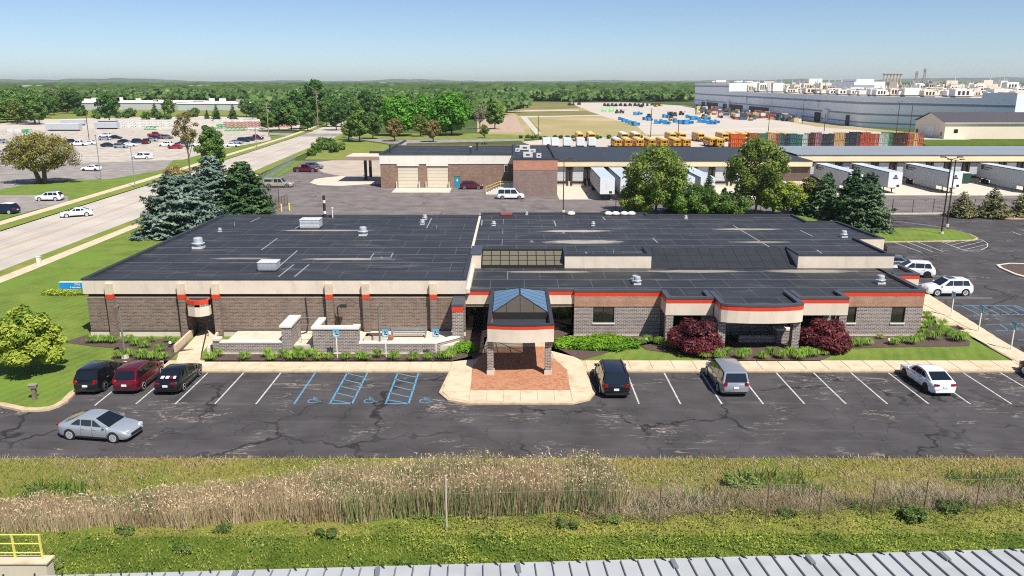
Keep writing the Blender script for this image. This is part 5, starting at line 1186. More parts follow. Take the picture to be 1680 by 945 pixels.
for i, (px, py) in enumerate(((1102, 198), (1155, 195), (1162, 193), (1076, 175), (1084, 174))):
    c = my if i == 0 else copy_tree(my); X, Y = G(px, py); c.location = (X, Y, .03); c.rotation_euler = (0, 0, random.uniform(0, 6)); c['label'] = 'yellow wheeled machine standing among the blue tubs'; c['category'] = 'machine'; c['group'] = 'yellow machines on the storage yard'
for i, px in enumerate((991, 1003)):
    X, Y = G(px, 183); t = thing('rack', ('left' if i == 0 else 'right') + ' one of two bright green racks on the storage yard', 'rack', (X, Y, .03)); MB().box(-1.6, 1.6, -.1, .1, 3.0, 3.3).box(-1.6, 1.6, -1, 1, .3, 1.2).build('shelf', M_gr, t, world=False)
    for x in (-1.6, 1.6): MB().box(x - .2, x + .2, -.3, .3, 0, 3.3).build('post', M_gr, t, world=False)
GA = 'goods stacked along the factory wall'; pal = [srgb(150, 60, 56), srgb(66, 84, 112), srgb(196, 196, 190), srgb(88, 92, 84), srgb(176, 140, 92), srgb(60, 64, 70), srgb(190, 170, 110)]
gm = [mat('goods_%d' % i, c, .7, .15) for i, c in enumerate(pal)]
gp = []
for i, m in enumerate(gm):
    t = thing('goods_stack', '', 'stack'); MB().box(-1.2, 1.2, -1, 1, 0, 1.0).build('lower_crate', m, t, world=False); MB().box(-1.1, 1.0, -.9, .95, 1.02, 2.1).build('upper_crate', gm[(i * 3 + 2) % 7], t, world=False); MB().box(-.3, .2, -.92, -.9, .3, .8).build('label_panel', M_white, t, world=False); gp.append(t)
collect_kids(); ug = set(); rg = random.Random(4)
def wall_goods(px, py, i):
    t = gp[i % 7]
    if i % 7 in ug: t = copy_tree(t)
    ug.add(i % 7); X, Y = G(px, py); t.location = (X, Y, .03); t.rotation_euler = (0, 0, rg.uniform(-.4, .4)); s = rg.uniform(.7, 1.5); t.scale = (s * 1.2, s, s * 1.15); t['group'] = GA; t['category'] = 'stack'; t['label'] = ('red and pale', 'blue', 'white', 'dark green', 'tan', 'charcoal', 'straw coloured')[i % 7] + ' stack of crates in the clutter beside the blue-grey factory wall'
k = 0
for j in range(120):
    t = rg.random(); px = 1142 + t * 165; base = 176 + (px - 1137) * .118; py = base + rg.uniform(1.5, 12 if px < 1240 else 5)
    wall_goods(px, py, k); k += 1

relabel('blue tubs scattered over the storage yard', '%s blue steel tub from the left on the pale storage yard')
relabel('dark machines on the storage yard', '%s dark wheeled machine from the left on the storage yard')
relabel('yellow machines on the storage yard', '%s yellow wheeled machine from the left among the blue tubs')
for c_ in ('red and pale', 'blue', 'white', 'dark green', 'tan', 'charcoal', 'straw coloured'): relabel(GA, '%s ' + c_ + ' crate stack from the left in the clutter along the factory wall', lambda o: o['label'].startswith(c_))
# ------------------------------------------------------------------ poles, signs, fences
def light_pole(px, py, topx, topy, label, kind='single', m=None, r=.08, group=None, base=True):
    m = m or M_galv; X, Y = G(px, py); _, h = Z(topx, topy, Y)
    t = thing('light_pole', label, 'light pole', (X, Y, 0), 0, group)
    MB().tube((0, 0, .3 if base else 0), (0, 0, h), r, r * .75, 8).build('pole', m, t, world=False)
    if base: MB().tube((0, 0, 0), (0, 0, .42), .3, .3, 12).build('footing', M_conc, t, world=False)
    if kind == 'single':
        MB().box(-.09, .09, -.55, .05, h - .05, h + .07).build('lamp_head', m, t, world=False)
    elif kind == 'double':
        for s_ in (-1, 1):
            a = MB().tube((0, 0, h), (s_ * 1.0, 0, h + .35), .05, .05, 6).build('arm', m, t, world=False)
            MB().box(*sorted((s_ * .8, s_ * 1.5)), -.2, .2, h + .3, h + .42).build('lamp_head', m, a, world=False)
    elif kind == 'arms':
        for s_ in (-1, 1): MB().tube((0, 0, h), (s_ * .9, 0, h + .1), .04, .04, 6).build('arm', m, t, world=False); MB().box(*sorted((s_ * .6, s_ * 1.2)), -.15, .15, h + .1, h + .2).build('lamp_head', m, t, world=False)
    return t
light_pole(206, 590, 195, 501, 'slim grey-green light pole rising from the shrubs behind the black SUV', m=mat('pole_green', srgb(112, 116, 108), .5, .06))
light_pole(624, 580, 603, 500, 'slim grey light pole behind the low terrace wall, right of the screen wall', m=MATS['pole_green'])
light_pole(1544, 385, 1564, 262, 'front one of the two tall dark light poles by the grass island', 'double', M_bronze, .11)
light_pole(1553, 372, 1557, 263, 'rear one of the two tall dark light poles, on the double-arm side of the island', 'arms', M_bronze, .11)
light_pole(924, 349, 924, 264, 'dark double-armed light pole in the service yard behind the middle roof', 'double', M_bronze, .09)
light_pole(166, 295, 157, 222, 'pale leaning street pole left of the second pale pole by the far lot', 'single', M_galv, .10, base=False)
light_pole(222, 308, 212, 240, 'pale street pole beside the left footpath, just right of the white pickup', 'single', M_galv, .10, base=False)
light_pole(147, 235, 142, 178, 'dark lot lamp pole behind the white pickup row of the pale lot', 'single', M_dark, .12, base=False)
light_pole(421, 242, 417, 200, 'pale pole at the roadside beyond the parked dark red truck', 'single', M_galv, .14, base=False)
for i, (px, py, ty, lab) in enumerate(((1067, 232, 178, 'dark yard light pole in front of the blue tubs, left one'), (1112, 231, 197, 'dark yard light pole behind the near row of buses, right one'), (883, 226, 190, 'dark pole at the left edge of the dry field'), (946, 212, 193, 'thin dark pole beside the garage roof on the dry field') if False else (1260, 222, 189, 'thin dark pole in the storage yard near the straw grass'),
        (1470, 222, 167, 'tall dark pole before the factory wall, left of the beige shed'), (1491, 226, 172, 'tall bare pole nearest the gable of the beige shed'), (1316, 204, 166, 'thin pole with curved arm against the factory wall'), (1352, 216, 187, 'thin pole before the white buttress of the factory wall'))):
    light_pole(px, py, px + (3 if px > 1300 else 0), ty, lab, 'single' if i != 4 else 'arms', M_bronze, .15, base=False)
def utility_pole(px, py, topy, label):
    X, Y = G(px, py); _, h = Z(px, topy, Y); t = thing('utility_pole', label, 'utility pole', (X, Y, 0)); MB().tube((0, 0, 0), (0, 0, h), .22, .15, 8).build('pole', M_barkl, t, world=False)
    for z in (h - .8, h - 2.0): MB().box(-1.6, 1.6, -.12, .12, z, z + .25).build('crossarm', M_barkl, t, world=False)
    MB().tube((.5, 0, h - 3.6), (.5, 0, h - 2.6), .3, n=8).build('transformer', M_galv, t, world=False)
utility_pole(522, 210, 147, 'wooden utility pole with crossarms standing in front of the tall dark tree by the road')
utility_pole(441, 224, 168, 'wooden utility pole at the roadside behind the steel yard')
# accessible-parking signs
def access_sign(X, Y, label, rz=0.0, face=True, h=2.2, group=None):
    t = thing('parking_sign', label, 'sign', (X, Y, LZ), rz, group)
    MB().box(-.035, .035, -.035, .035, 0, h - .02).build('post', M_white if face else M_galv, t, world=False)
    p = MB().box(-.25, .25, -.055, -.035, h - .62, h).build('plate', M_signblue if face else M_galv, t, world=False)
    if face: m = MB(); wheelchair(m, 0, -.062, .3, h - .36, False, .16); m.build('wheelchair_symbol', M_white, p, world=False)
for px, lab in ((554, 'blue accessible-parking sign in front of the tall brick screen wall'), (634, 'blue accessible-parking sign in front of the low terrace wall, middle of three'), (716, 'blue accessible-parking sign nearest the entry island, right of three')):
    X, Y = G(px, 590); access_sign(X, Y, lab, group='blue signs along the front beds', h=2.35)
for px, py, lab in ((1560, 521, 'sign post seen from the side, farthest back along the side walk'), (1605, 546, 'middle sign post seen from the side along the side walk'), (1658, 576, 'nearest sign post seen from the side along the side walk')):
    X, Y = G(px, py); access_sign(X, Y, lab, R(-84), True, 2.3, 'signs along the side walk')
# address sign on the left lawn
X, Y = G(118, 478); t = thing('address_sign', 'bright blue street address sign reading 790 on the left lawn', 'sign', (X, Y, LZ))
MB().box(-1.1, 2.2, -.15, .15, .2, .84).build('panel', mat('address_blue', srgb(20, 140, 214), .5, .03), t, world=False); MB().box(-1.13, 2.23, -.18, .18, .84, .88).build('top_trim', M_white, t, world=False); MB().box(-1.0, 2.1, -.12, .12, 0, .2).build('plinth', M_conc, t, world=False)
text_part('790', .42, M_white, t, Matrix.Translation((.72, -.17, .62)) @ Matrix.Rotation(math.pi / 2, 4, 'X'))
m = MB(); m.box(-.02, .04, -.165, -.15, .27, .42)
for q in range(7): m.box(.14 + q * .13, .23 + q * .13, -.165, -.15, .28, .38)
m.build('lettering', M_white, t, world=False)
# small things
X, Y = G(58, 657); t = thing('bollard_lamp', 'weathered wooden post lamp with a box head on the left lawn corner', 'lamp', (X, Y, LZ)); w_ = mat('weathered_wood', srgb(120, 108, 98), .8, .15, 4)
MB().box(-.12, .12, -.12, .12, 0, .8).build('post', w_, t, world=False); MB().cbox(0, -.03, .8, .5, .34, .2, .2).build('lamp_head', w_, t, world=False); MB().cbox(0, -.03, 1.0, .56, .4, .05, .2).build('cap', mat('wood_cap', srgb(150, 140, 130), .8), t, world=False)
X, Y = G(65, 436); t = thing('utility_pedestal', 'small white utility pedestal on the grass beside the road footpath', 'utility box', (X, Y, LZ)); MB().box(-.2, .2, -.15, .15, 0, .9).build('casing', M_white, t, world=False); MB().box(-.24, .24, -.19, .19, .9, 1.0).build('lid', M_white, t, world=False)
def globe(px, py, lab):
    X, Y = G(px, py); t = thing('ground_light', lab, 'garden light', (X, Y, LZ)); MB().tube((0, 0, 0), (0, 0, .35), .04, n=6).build('stake', M_dark, t, world=False); MB().lathe([(.03, .3), (.11, .36), (.12, .45), (.06, .54), (.01, .56)], n=10).build('globe', M_white, t, world=False, smooth=True)
globe(1060, 567, 'small white garden light left of the first red maple'); globe(1457, 568, 'small white garden light in the mulch below the right windows'); globe(280, 573, 'small white garden light beside the side door path')
# gooseneck lamp and conduit on the left wing wall
t = thing('wall_lamp', 'black gooseneck lamp on the brick wall above the terrace screen', 'lamp', (-14.2, YF + .1, 1.6)); MB().path([(-14.35, YF + .05, 1.0), (-14.35, YF - .3, 2.7), (-14.1, YF - .6, 3.0), (-13.8, YF - .8, 2.95)], .05).build('arm', M_dark, t); MB().box(-14.0, -13.5, YF - .95, YF - .6, 2.9, 3.1).build('lamp_head', M_dark, t)
t = thing('conduit', 'thin black conduit running down the brick wall left of the screen walls', 'pipe', (-17, YF + .1, .6)); MB().path([(-17.0, YF + .08, 3.5), (-16.9, YF + .05, 1.3), (-16.9, YF - .5, .7), (-17.6, YF - 1.3, .65)], .045).build('pipe', M_dark, t)
# foreground security fence with leaning barbed-wire arms
FZ = 1.95
fa, fb = G(733, 871, 0), G(1680, 842, 0); fdir = (Vector(fb) - Vector(fa)).normalized(); flen = 24.8 + 6
FN = thing('chain_link_fence', 'rusty chain-link security fence running through the weeds in the foreground', 'fence', (fa[0], fa[1], 0))
M_rust = mat('rusty_steel', srgb(118, 98, 82), .8, .2, 5); M_wire = mat('fence_wire', srgb(120, 112, 100), .6, .15, 5, metal=.4)
M_pale_post = mat('pale_post', srgb(190, 184, 170), .6, .1)
xs = [0.0] + [2.35 + 2.62 * k for k in range(0, 12)]
for i, d in enumerate(xs):
    p = Vector(fa) + fdir * d; h = FZ if i else 2.9
    pm = M_pale_post if i == 0 else M_rust
    po = MB().tube((p.x, p.y, -.05), (p.x, p.y, h), .045 if i == 0 else .035, n=6).build('post', pm, FN)
    if i: MB().tube((p.x, p.y, h), (p.x + .22, p.y + .2, h + .25), .025, n=5).build('wire_arm', pm, po)
e0, e1 = Vector(fa), Vector(fa) + fdir * (xs[-1])
MB().tube((e0.x, e0.y, FZ - .02), (e1.x, e1.y, FZ - .02), .013, n=5).build('top_rail', M_wire, FN)
m = MB(); stp = .22; n_ = int(xs[-1] / stp)
def thin(m, a, b, r=.0035):
    d = (Vector(b) - Vector(a)).normalized(); u = d.cross(Vector((0, 1, 0))).normalized() * r; m.add([tuple(Vector(a) - u), tuple(Vector(b) - u), tuple(Vector(b) + u), tuple(Vector(a) + u)], [(0, 1, 2, 3)])
for k in range(-8, n_):
    for s_ in (1, -1):
        a0, a1 = k * stp, k * stp + (FZ - .1); 
        if a0 < 0 or a1 > xs[-1]: continue
        A = e0 + fdir * (a0 if s_ > 0 else a1); Bb = e0 + fdir * (a1 if s_ > 0 else a0); thin(m, (A.x, A.y, .05), (Bb.x, Bb.y, FZ - .04))
for q in (.08, .16, .24): thin(m, (e0.x + q, e0.y + q, FZ + q), (e1.x + q, e1.y + q, FZ + q), .004)
m.build('wire_mesh', M_wire, FN, kind='stuff')
# dark fence behind the office
def plain_fence(pts, h, step, label, m, mesh_m=None, rails=(0.0, 1.0)):
    t = thing('wire_fence', label, 'fence', (pts[0][0], pts[0][1], 0))
    for a, b in zip(pts, pts[1:]):
        a, b = Vector(a), Vector(b); L = (b - a).length; n = max(1, round(L / step))
        for i in range(n + 1):
            p = a.lerp(b, i / n); MB().tube((p.x, p.y, 0), (p.x, p.y, h), .05, n=5).build('post', m, t)
        for r_ in rails: MB().tube((a.x, a.y, .08 + (h - .1) * r_), (b.x, b.y, .08 + (h - .1) * r_), .03, n=4).build('rail', m, t)
        w = MB(); k = 0.0
        while k < L:
            p = a.lerp(b, k / L); q = a.lerp(b, min(1, (k + .3) / L)); thin(w, (p.x, p.y, .05), (q.x, q.y, h), .006); thin(w, (q.x, q.y, .05), (p.x, p.y, h), .006); k += .3
        w.build('wire_mesh', m, t, kind='stuff')
    return t
_, fh = Z(1500, 331, G(1500, 350)[1])
plain_fence([(17.2, 130.5), (24.0, 130.5), (58, 129), (62.0, 128.3), (92, 128.3)], 2.3, 3.3, 'dark wire fence between the service yard and the side lot', M_dark)
plain_fence([G(405, 322), G(484, 268)], 2.2, 3.0, 'pale chain-link fence between the road and the service yard', M_galv)
plain_fence([G(432, 330), G(458, 331)], 2.4, 2.6, 'dark gate panel at the yard entrance beside the green spruce', M_dark)
plain_fence([G(448, 345), G(472, 336)], 1.8, 1.2, 'short leaning fence piece with yellow posts behind the left roof', mat('brown_post', srgb(90, 70, 56), .8))
plain_fence([G(640, 218), G(790, 216)], 2.0, 4.0, 'grey fence under the large maples', M_galv)
for px, py, lab in ((462, 347, 'left yellow bollard at the yard entrance'), (475, 346, 'right yellow bollard at the yard entrance')):
    X, Y = G(px, py); t = thing('bollard', lab, 'bollard', (X, Y, 0), 0, 'yellow bollards'); MB().tube((0, 0, 0), (0, 0, 1.2), .12, n=8).build('post', M_yellow, t, world=False); MB().lathe([(.12, 1.2), (.08, 1.27), (.02, 1.3)], n=8).build('cap', M_yellow, t, world=False)
# yellow guard rail and retaining wall at the lower left corner
ry0 = G(40, 912, 1.0)[1]
RW = thing('retaining_wall', 'pale concrete retaining wall top at the lower left corner', 'wall', (-22, ry0 - .2, 0))
MB().box(-30, G(92, 908, 1.0)[0], ry0 - .6, ry0 - .1, -.2, 1.0).build('wall', M_conc, RW); MB().box(-30, G(95, 908, 1.0)[0], ry0 - .65, ry0 - .05, 1.0, 1.06).build('coping', M_walk, RW)
YR = thing('guard_rail', 'yellow two-bar guard rail on the concrete wall at the lower left corner', 'railing', (-22, ry0 - .3, 1.06))
xb = G(83, 906, 1.0)[0]
for z in (1.35, 1.78, 2.2): MB().tube((-30, ry0 - .3, z), (xb, ry0 - .3, z), .03, n=6).build('bar', M_yellow, YR)
for x in (xb, xb - 1.15, xb - 3.5): MB().box(x - .035, x + .035, ry0 - .335, ry0 - .265, 1.06, 2.22).build('post', M_yellow, YR)

# ------------------------------------------------------------------ near warehouse roof at the bottom edge
E0, E1 = Vector(G(180, 945, 4.2)), Vector(G(1680, 904, 4.2)); ed = (E1 - E0).normalized(); en = Vector((ed.y, -ed.x))      # towards the camera
WH = thing('warehouse', 'standing-seam metal roofed warehouse along the bottom edge', 'building', (E0.x, E0.y, 0))
A0 = E0 - ed * 6; Lr = (E1 - E0).length + 9; rise = math.tan(R(5.2)); DW = 9.0
def P3(u, v, dz=0.0):
    p = A0 + ed * u + en * v; return (p.x, p.y, 4.2 + v * rise + dz)
M_seam = mat('seam_roof', srgb(178, 180, 181), .5, .06, .5, metal=.05, dirt=(srgb(140, 142, 144), .35)); M_seamd = mat('seam_side', srgb(126, 128, 132), .5, .1, metal=.2)
pw = .607; n_ = int(Lr / pw)
pan_me = None
for i in range(n_):
    u = i * pw; MB().add([P3(u + .02, -.02), P3(u + pw - .02, -.02), P3(u + pw - .02, DW), P3(u + .02, DW), P3(u + .02, -.02, .012), P3(u + pw - .02, -.02, .012), P3(u + pw - .02, DW, .012), P3(u + .02, DW, .012)],
        [(0, 3, 2, 1), (4, 5, 6, 7), (0, 1, 5, 4), (1, 2, 6, 5), (2, 3, 7, 6), (3, 0, 4, 7)][::1]).build('roof_panel', M_seam, WH)
    a = [P3(u - .022, -.0, -.01), P3(u + .022, -.0, -.01), P3(u + .022, DW, -.01), P3(u - .022, DW, -.01), P3(u - .014, 0, .085), P3(u + .014, 0, .085), P3(u + .014, DW, .085), P3(u - .014, DW, .085)]
    s_ = MB().add(a, [(0, 3, 2, 1), (4, 5, 6, 7), (0, 1, 5, 4), (1, 2, 6, 5), (2, 3, 7, 6), (3, 0, 4, 7)]).build('seam', M_seamd, WH)
gut = MB()
for (v0, v1, z0, z1) in ((-.2, -.02, -.16, -.02),):
    gut.add([P3(0, v0, z0), P3(Lr, v0, z0), P3(Lr, v1, z0), P3(0, v1, z0), P3(0, v0, z1), P3(Lr, v0, z1), P3(Lr, v1, z1), P3(0, v1, z1)], [(0, 3, 2, 1), (4, 5, 6, 7), (0, 1, 5, 4), (1, 2, 6, 5), (2, 3, 7, 6), (3, 0, 4, 7)])
gut.build('gutter', M_seam, WH)
k = 0
u = .4
while u < Lr:
    c = P3(u, -.1, .0); MB().cbox(c[0], c[1], c[2] - .1, .05, .3, .14, .5).build('gutter_clip', M_dark, WH); u += .93 if k % 2 else 1.05; k += 1
    if k % 5 == 0: c = P3(round(u / pw) * pw, .35, .02); MB().cbox(c[0], c[1], c[2], .16, .5, .1, .1).build('seam_clamp', M_seamd, WH)
a, b, c, d = (A0 + ed * .1 + en * .1), (A0 + ed * (Lr - .1) + en * .1), (A0 + ed * (Lr - .1) + en * (DW - .2)), (A0 + ed * .1 + en * (DW - .2))
MB().strip([tuple(b), tuple(a)], -.05, 4.15, .2).build('wall', M_lite, WH)
MB().strip([tuple(d), tuple(c)], -.05, 4.7, .2).build('wall', M_lite, WH)

# ------------------------------------------------------------------ garage and dock buildings behind
yg_ = 160.3
GB_ = thing('garage_building', 'tan brick service garage with two cream roll-up doors and white metal fascia', 'building', (-13, yg_, 0))
def gx(px, py=300): return Z(px, py, yg_)[0]
xa, xb = gx(625), gx(842) + .6
d1, d2, d3, d4 = gx(653), gx(687), gx(701), gx(736); e1, e2 = gx(745.5), gx(755)
MB().wallx(xa, xb, 0, 4.78, yg_, .4, [(d1, d2, 0, 4.3), (d3, d4, 0, 4.3), (e1, e2, 0, 2.3)]).build('brick_wall', M_brickg := brickmat('tan_brick', srgb(120, 92, 78), srgb(150, 120, 102), srgb(150, 134, 122), .5, .16, .02), GB_)
MB().box(xa, xa + .4, yg_ + .4, 199, 0, 4.78).build('brick_wall', M_brickg, GB_)
MB().box(xa - .1, xb, yg_ - .12, yg_ + .3, 4.78, 6.65).box(xa - .1, xa + .3, yg_ + .3, 199, 4.78, 6.65).build('fascia', M_cream2, GB_)
for q in (d1, d3): MB().box(q - .1, q + (d2 - d1) + .1, yg_ - .1, yg_ + .05, 4.35, 4.8).build('door_header', M_cream2, GB_)
MB().box(xa - .2, xb, yg_ - .25, yg_ + .4, 6.65, 6.85).box(xa - .2, xa + .4, yg_ + .4, 199, 6.65, 6.85).build('coping', M_copdark, GB_)
M_rollup = mat('rollup_cream', srgb(206, 196, 174), .6, .03)
for a, b in ((d1, d2), (d3, d4)):
    dd = MB().box(a + .02, b - .02, yg_ + .2, yg_ + .26, 0, .05).build('roll_up_door', M_dark, GB_)
    for k in range(6): MB().box(a + .04, b - .04, yg_ + .16, yg_ + .24, .05 + k * .69, .05 + k * .69 + .65).build('door_panel', M_rollup, dd)
    for x in (a - .25, b + .1): MB().tube((x, yg_ - .3, 0), (x, yg_ - .3, 1.3), .09, n=8).build('guard_post', M_cream2, GB_)
td = MB().box(e1 + .02, e2 - .02, yg_ + .1, yg_ + .18, 0, 2.28).build('teal_door', M_teal, GB_); MB().box((e1 + e2) / 2 - .15, (e1 + e2) / 2 + .15, yg_ + .07, yg_ + .1, 1.3, 1.7).build('door_notice', M_white, td)
wd = MB().box(gx(827), gx(833), yg_ - .1, yg_ - .01, 3.2, 4.6).build('window', M_white, GB_); MB().box(gx(827) + .1, gx(833) - .1, yg_ - .12, yg_ - .1, 3.3, 4.5).build('pane', M_glass, wd)
M_roofG = roofmat('roof_garage', 6.0, 18, 0, 0)
zG = 6.6; yb2 = G(740, 239, zG)[1]
MB().sheet([(xa, yg_), (9.2, yg_), (9.2, yb2), (xa, yb2)], zG).build('roof_membrane', M_roofG, GB_)
MB().box(xa, 9.2, yb2, yb2 + .3, 0, zG + .2).build('back_wall', M_brickg, GB_)
# brick block at the right end
bx0, bx1, by = G(842, 322)[0], G(914, 322)[0], 148.0
MB().box(bx0, bx1, by, by + .4, 0, 4.9).box(bx0, bx0 + .4, by + .4, yg_, 0, 4.9).box(bx1 - .4, bx1, by + .4, 175, 0, 4.9).build('block_wall', brickmat('block_brick', srgb(122, 100, 94), srgb(140, 118, 110), srgb(150, 134, 128), .5, .16, .02), GB_)
MB().box(bx0, bx1, by - .04, by + .4, 4.9, 6.75).box(bx1 - .4, bx1 + .04, by + .4, 175, 4.9, 6.75).box(bx0 - .04, bx0 + .4, by + .4, yg_, 4.9, 6.75).build('block_band', brickmat('block_orange', srgb(176, 118, 94), srgb(192, 136, 110), srgb(180, 140, 120), .5, .16, .02), GB_)
MB().strip([(bx0 - .1, yb2), (bx0 - .1, by - .1), (bx1 + .1, by - .1), (bx1 + .1, yb2)], 6.75, 7.0, .5).build('coping', M_copdark, GB_)
MB().sheet([(bx0, by), (bx1, by), (bx1, yg_), (bx0, yg_)], 6.6).build('block_roof', M_roofG, GB_)
for px, py, w_, h_, lab in ((861, 247, 2.2, 1.1, 'grey roof unit at the back of the garage block'), (873, 251, 1.4, .8, 'light roof unit in the middle of the garage block roof'), (866, 259, 1.8, 1.1, 'pale boxy roof unit nearest the front of the garage block'), (884, 260, .9, 1.0, 'small white roof vent at the right of the garage block'), (849, 250, .9, .9, 'small white dome vent at the left of the garage block')):
    X, Y = G(px, py, 6.6); t = thing('roof_unit', lab, 'roof unit', (X, Y, 6.6)); MB().box(-w_ / 2, w_ / 2, -w_ / 3, w_ / 3, .15, h_).build('casing', M_unit, t, world=False); MB().box(-w_ / 2 + .2, w_ / 2 - .2, -w_ / 3 + .1, w_ / 3 - .1, 0, .15).build('curb', M_dark, t, world=False); MB().box(-w_ / 5, w_ / 5, -w_ / 3 - .02, -w_ / 3, .45 * h_, .7 * h_).build('grille', M_dark, t, world=False)
for px, py, lab in ((640, 250, 'dark vent pipe on the left corner of the garage roof'), (783, 246, 'dark vent pipe at the back of the garage roof'), (772, 252, 'white capped vent pipe on the garage roof')):
    X, Y = G(px, py, 6.6); t = thing('vent_pipe', lab, 'pipe', (X, Y, 6.6)); MB().tube((0, 0, 0), (0, 0, 1.3), .16, n=8).build('pipe', M_dark, t, world=False); MB().tube((0, 0, 1.3), (0, 0, 1.5), .28, n=8).build('cap', M_white if 'white' in lab else M_dark, t, world=False)
# fuelling canopy left of the garage
cz = 5.5; cA = Z(560, 257, 165.5)[0]
CN = thing('canopy', 'flat tan canopy on two dark columns left of the garage', 'canopy', (-34, 170, 0)); 
MB().box(cA, xa - .15, 168.2, 177, cz - .75, cz).build('canopy_roof', mat('canopy_tan', srgb(150, 132, 118), .8, .06), CN); MB().box(cA + .3, xa - .3, 168.5, 176.7, cz, cz + .05).build('roof_top', M_conc, CN)
MB().box(cA + 4, xa - .6, 175.8, 176.4, cz + .05, cz + .5).build('dark_curb', M_dark, CN)
for px, py in ((596.5, 298), (604.5, 293)): X, Y = G(px, py); MB().box(X - .28, X + .28, Y + 3.0 - .28, Y + 3.0 + .28, 0, cz - .75).build('column', M_dark, CN)
# stair landing with cream walls beside the block
ST = thing('loading_stairs', 'cream steel stair landing with railings between the garage and the white van', 'stairs', (-3, 152, 0))
sx0, sx1 = gx(800, 318) , bx0
for k in range(6): MB().box(sx0 + k * .45, sx0 + k * .45 + .45, 150.5, 152.5, 0, .2 + k * .2).build('step', M_cream2, ST)
MB().box(sx0 + 2.7, sx1, 150.5, 158, 0, 1.35).build('landing', M_cream2, ST)
for z in (1.9, 2.4): MB().path([(sx0, 150.5, z - 1.0), (sx0 + 2.7, 150.5, z + .1), (sx1, 150.5, z + .1)], .05, 5).build('rail', M_yellow, ST)
for x, z in ((sx0, 1.4), (sx0 + 2.7, 2.5), (sx0 + 4.2, 2.5)): MB().box(x - .05, x + .05, 150.45, 150.55, 0, z).build('post', M_yellow, ST)

# dock buildings
def dock(label, x0, x1, y0, yb, zt, zf, roofm, doors, dm=M_trside, first=None):
    D = thing('dock_building', label, 'building', (x0, y0, 0))
    MB().box(x0, x1, y0 + .5, y0 + .9, 0, zt - .9).build('wall', M_dbrick, D); MB().box(x0, x1, y0 - .3, y0 + .5, zt - zf, zt).build('fascia', mat('dock_fascia', srgb(224, 206, 168), .6, .04, .4), D)
    MB().box(x0, x1, yb - .3, yb, 0, zt).build('back_wall', M_beige, D)
    MB().box(x1 - .4, x1, y0 + .9, yb - .3, 0, zt - .1).build('end_wall', M_cream2, D)
    MB().box(x0, x1, y0 - .4, y0 - .3, zt - .12, zt + .05).build('gutter', M_copdark, D)
    MB().poly((x0, y0 - .35, zt + .02), (x1, y0 - .35, zt + .02), (x1, yb, zt + .3), (x0, yb, zt + .3)).build('roof', roofm, D)
    MB().box(x0, x1, y0 + .2, y0 + .5, 0, 1.15).build('dock_wall', M_conc, D)
    for xd in doors:
        d = MB().box(xd - 1.15, xd + 1.15, y0 + .42, y0 + .5, 1.2, 4.0).build('dock_door', dm, D); MB().box(xd - 1.15, xd + 1.15, y0 + .05, y0 + .2, .75, 1.15).build('dock_bumper', M_black, d)
        for k in range(4): MB().box(xd - 1.1, xd + 1.1, y0 + .4, y0 + .42, 1.25 + k * .7, 1.25 + k * .7 + .64).build('door_panel', mat('dock_door_grey', srgb(186, 190, 192), .6, .04), d)
        for s_ in (-1, 1): MB().box(*sorted((xd + s_ * 1.2, xd + s_ * 1.62)), y0 + .1, y0 + .5, .3, 4.2).build('dock_seal', M_dark, D)
    return D
zt1 = Z(1000, 264, 161)[1]; yb1 = G(1000, 243, zt1)[1]
dock('long low dock building with dark roof and cream fascia behind the white trailers', bx1 + .1, Z(1334, 264, 161)[0], 161.5, yb1, zt1, 1.15, mat('dock_roof_dark', srgb(54, 57, 64), .6, .12, .1), [x0 + 3.62 * k - 7.24 for k in range(0, 13)])
zt2 = Z(1500, 254.5, 170)[1]; yb2_ = G(1500, 241.5, zt2)[1]
XD0 = Z(1334, 264, 161)[0]
dock('long dock building with pale grey roof and cream ribbed fascia at the right', XD0 + .2, 150, 170.5, yb2_, zt2, 1.35, mat('dock_roof_grey', srgb(138, 144, 150), .5, .06, .2), [XD0 + 3.4 + 3.9 * k for k in range(0, 17)])
for i, (X, Y) in enumerate(((x0 - 1.9, 158.5), (x0 - 5.6, 158.5))):
    pass
# ------------------------------------------------------------------ beige shed, factory, far buildings
SX, SY = G(1548, 228); SW = 22.5; ez = 5.7; rz_ = Z(1529, 184, SY + SW / 2)[1]
SH = thing('storage_shed', 'beige gabled metal shed with dark roof at the right, beyond the crate row', 'building', (SX, SY, 0))
g_ = MB(); g_.add([(SX, SY, 0), (SX, SY + SW, 0), (SX, SY + SW, ez), (SX, SY + SW / 2, rz_ - .1), (SX, SY, ez)], [(0, 4, 3, 2, 1)]); g_.build('gable_wall', M_beige, SH)
MB().box(SX + .05, 260, SY, SY + .3, 0, ez).build('front_wall', M_beige, SH); MB().box(SX + .05, 260, SY + SW - .3, SY + SW, 0, ez).build('rear_wall', M_beige, SH)
MB().box(SX - .6, 260, SY - .6, SY, ez - .1, ez + .35).build('eave', M_white, SH)
M_shroof = mat('shed_roof', srgb(76, 72, 76), .6, .05, .3)
MB().add([(SX - .7, SY - .7, ez + .2), (260, SY - .7, ez + .2), (260, SY + SW / 2, rz_), (SX - .7, SY + SW / 2, rz_), (SX - .7, SY + SW + .7, ez + .2), (260, SY + SW + .7, ez + .2)], [(0, 1, 2, 3), (3, 2, 5, 4)]).build('roof', M_shroof, SH)
MB().box(SX - .1, SX - .02, SY + 7.5, SY + 14, 0, 4.3).build('shed_door', M_white, SH); MB().box(SX - .1, SX - .02, SY + 1.6, SY + 2.8, 1.0, 2.4).build('window', M_glass, SH); MB().box(SX - .1, SX - .02, SY + 20, SY + 21.3, 0, 2.6).build('side_door', M_dark, SH); MB().box(SX + 3.5, SX + 5, SY - .08, SY, 2.2, 3.6).build('window', M_glass, SH)

